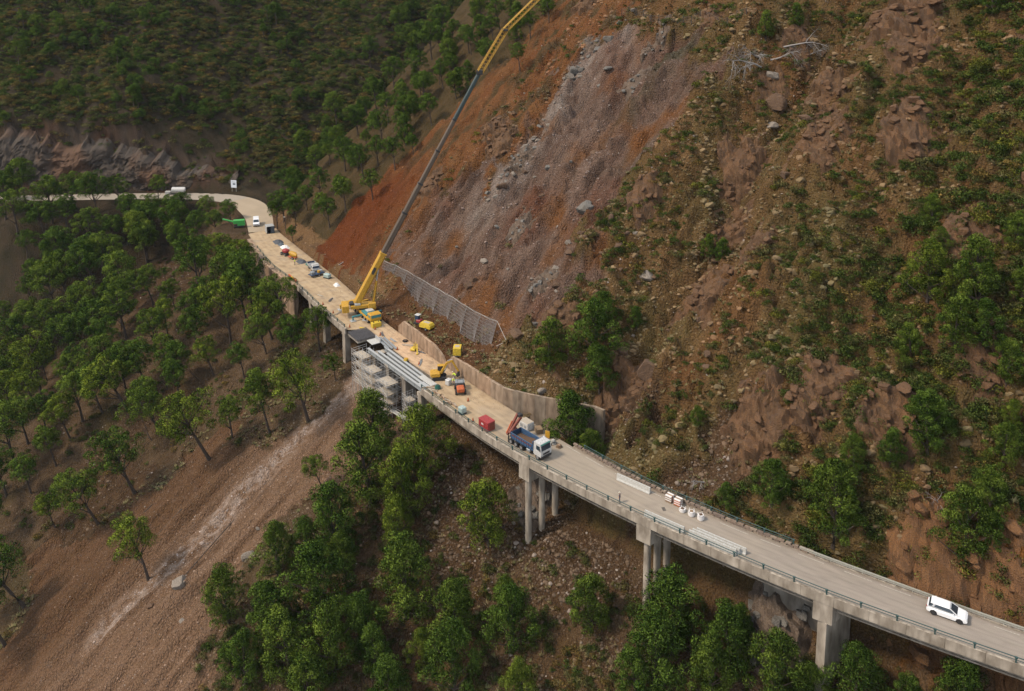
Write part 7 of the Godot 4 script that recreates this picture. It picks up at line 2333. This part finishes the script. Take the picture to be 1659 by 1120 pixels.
func make_people() -> void:
	var skin := Color(0.42, 0.25, 0.17)
	var vest := Color(0.50, 0.66, 0.04)
	var dark := Color(0.02, 0.03, 0.06)
	var boot := Color(0.03, 0.025, 0.02)
	mat("person", Color(1, 1, 1), 0.85, 0.0, "", 1.0, true)
	# pose 0 stands with a bag, pose 1 bends forward at work
	for pose in 2:
		var lean := 0.0 if pose == 0 else 0.34
		var sh := Vector3(0, 1.40 - lean * 0.25, -lean)
		var hip := Vector3(0, 0.95, lean * 0.25)
		var bones := []
		var cols := []
		var add := func(a: Vector3, b: Vector3, r0: float, r1: float, c: Color) -> void: bones.append([a, b, r0, r1]); cols.append(c)
		add.call(hip, hip.lerp(sh, 0.55), 0.135, 0.135, vest)
		add.call(hip.lerp(sh, 0.5) + Vector3(-0.06, 0, 0), sh + Vector3(-0.11, -0.04, 0), 0.12, 0.105, vest)
		add.call(hip.lerp(sh, 0.5) + Vector3(0.06, 0, 0), sh + Vector3(0.11, -0.04, 0), 0.12, 0.105, vest)
		var head := sh + Vector3(0, 0.24, -0.05 - lean * 0.4)
		add.call(sh, head + Vector3(0, -0.06, 0), 0.06, 0.055, skin)
		add.call(head + Vector3(0, -0.03, -0.015), head + Vector3(0, 0.06, 0.01), 0.078, 0.09, skin)
		add.call(head + Vector3(0, -0.005, -0.09), head + Vector3(0, -0.02, -0.105), 0.02, 0.018, skin)
		for sx: float in [-1.0, 1.0]:
			add.call(head + Vector3(sx * 0.09, 0.0, 0.01), head + Vector3(sx * 0.098, 0.02, 0.01), 0.022, 0.02, skin)
			var elbow := sh + Vector3(sx * 0.25, -0.29, -0.02 - lean * 0.5)
			var wrist := elbow + Vector3(sx * -0.05, -0.2, -0.14 - lean * 0.3)
			add.call(sh + Vector3(sx * 0.19, -0.03, 0), elbow, 0.062, 0.046, vest)
			add.call(elbow, wrist, 0.046, 0.033, skin)
			add.call(wrist, wrist + Vector3(0, -0.075, -0.03), 0.032, 0.036, skin)
			for fi in 4: add.call(wrist + Vector3((fi - 1.5) * 0.022, -0.08, -0.03), wrist + Vector3((fi - 1.5) * 0.026, -0.155 + absf(fi - 1.2) * 0.012, -0.055), 0.011, 0.009, skin)
			add.call(wrist + Vector3(-sx * 0.03, -0.03, -0.03), wrist + Vector3(-sx * 0.055, -0.085, -0.06), 0.012, 0.01, skin)
			var knee := Vector3(sx * 0.12, 0.5, -0.05 * sx - lean * 0.25)
			var ankle := Vector3(sx * 0.13, 0.09, 0.04 - 0.08 * sx)
			add.call(hip + Vector3(sx * 0.085, -0.05, 0), knee, 0.088, 0.06, dark)
			add.call(knee, ankle, 0.06, 0.042, dark)
			add.call(ankle + Vector3(0, -0.035, 0.03), ankle + Vector3(sx * 0.02, -0.045, -0.16), 0.045, 0.038, boot)
		var mb := net(bones, cols, 0.028, Vector3(-0.45, -0.03, -0.98), Vector3(0.45, 1.85, 0.35))
		var body := mb.mesh(M.person)
		var dark_mb := MB.new()
		dark_mb.v = mb.v; dark_mb.n = mb.n
		for q: Color in mb.c: dark_mb.c.append(Color(0.07, 0.05, 0.06) if q == vest else q)
		var dark_body := dark_mb.mesh(M.person)
		var hel := MB.new()
		hel.tube([head + Vector3(0, 0.06, 0), head + Vector3(0, 0.075, 0), head + Vector3(0, 0.13, 0), head + Vector3(0, 0.165, 0)], [0.135, 0.115, 0.09, 0.03], 12)
		var hm := hel.mesh(M.helmet)
		for q: Array in ([[50.2, cN(50.2) + 0.95, 0.4, "worker in a pale helmet standing by the railing near the white barriers"], [184.6, -2.4, 1.0, "worker in a yellow vest on the dirt road beside the orange mixer"]] if pose == 0 else [[97.6, -10.6, 2.2, "worker in a lime vest bending over the white tub near the wall"], [99.2, -9.2, 0.6, "worker in a lime vest between the excavator bucket and the wall"], [103.6, cN(103.6) + 5.0, 2.9, "worker bending down at the fill edge beside the steel girders"]]):
			var o := thing("person", q[3], "person", W(q[0], q[1], 0.03), road_basis(q[0], q[2]))
			var bmi := MeshInstance3D.new(); bmi.name = "body"; bmi.mesh = dark_body if q[0] < 60.0 else body; o.add_child(bmi)
			var hmi := MeshInstance3D.new(); hmi.name = "helmet"; hmi.mesh = hm; o.add_child(hmi)
func make_works() -> void:
	make_viaduct()
	make_rails()
	make_walls()
	make_car()
	make_truck()
	make_van()
	make_crane()
	make_plant()
	make_scaffold()
	make_goods()
	make_people()
	print("works done")

func _ready() -> void:
	# camera: a drone about 80 m above the deck, lens shifted down so that uprights stay nearly upright
	var cam := Camera3D.new()
	cam.name = "camera"
	cam.projection = Camera3D.PROJECTION_FRUSTUM
	cam.near = 0.5
	cam.far = 2500.0
	cam.size = 0.5 * 1120.0 / 1350.0
	cam.frustum_offset = Vector2(0.0, -0.5 * (560.0 - 163.88) / 1350.0)
	cam.position = Vector3(0, 80, 0)
	cam.rotation_degrees = Vector3(-8.1728, 0, 0)
	add_child(cam)
	cam.current = true
	# daylight through thin cloud
	var sky_m := ProceduralSkyMaterial.new()
	sky_m.sky_top_color = Color(0.66, 0.685, 0.72)
	sky_m.sky_horizon_color = Color(0.80, 0.81, 0.82)
	sky_m.sky_curve = 0.2
	sky_m.ground_bottom_color = Color(0.20, 0.17, 0.14)
	sky_m.ground_horizon_color = Color(0.62, 0.62, 0.62)
	sky_m.sky_energy_multiplier = 1.0
	var sky := Sky.new()
	sky.sky_material = sky_m
	var env := Environment.new()
	env.background_mode = Environment.BG_SKY
	env.sky = sky
	env.tonemap_mode = Environment.TONE_MAPPER_LINEAR
	env.tonemap_exposure = 2.85
	env.sdfgi_enabled = true
	env.ssao_enabled = true
	env.ssil_enabled = true
	env.fog_enabled = true
	env.fog_density = 0.00003
	env.fog_light_color = Color(0.70, 0.76, 0.84)
	var we := WorldEnvironment.new()
	we.name = "world_environment"
	we.environment = env
	add_child(we)
	var sun := DirectionalLight3D.new()
	sun.name = "sun"
	sun.light_color = Color(1.0, 0.93, 0.84)
	sun.light_energy = 0.5
	sun.light_angular_distance = 10.0
	sun.shadow_enabled = true
	add_child(sun)
	sun.look_at_from_position(Vector3.ZERO, Vector3(0.72, -0.85, -0.22))
	make_materials()
	make_tables()
	make_ground()
	make_road()
	make_works()
	make_rocks()
	make_deadwood()
	make_plants()
	make_scrub()
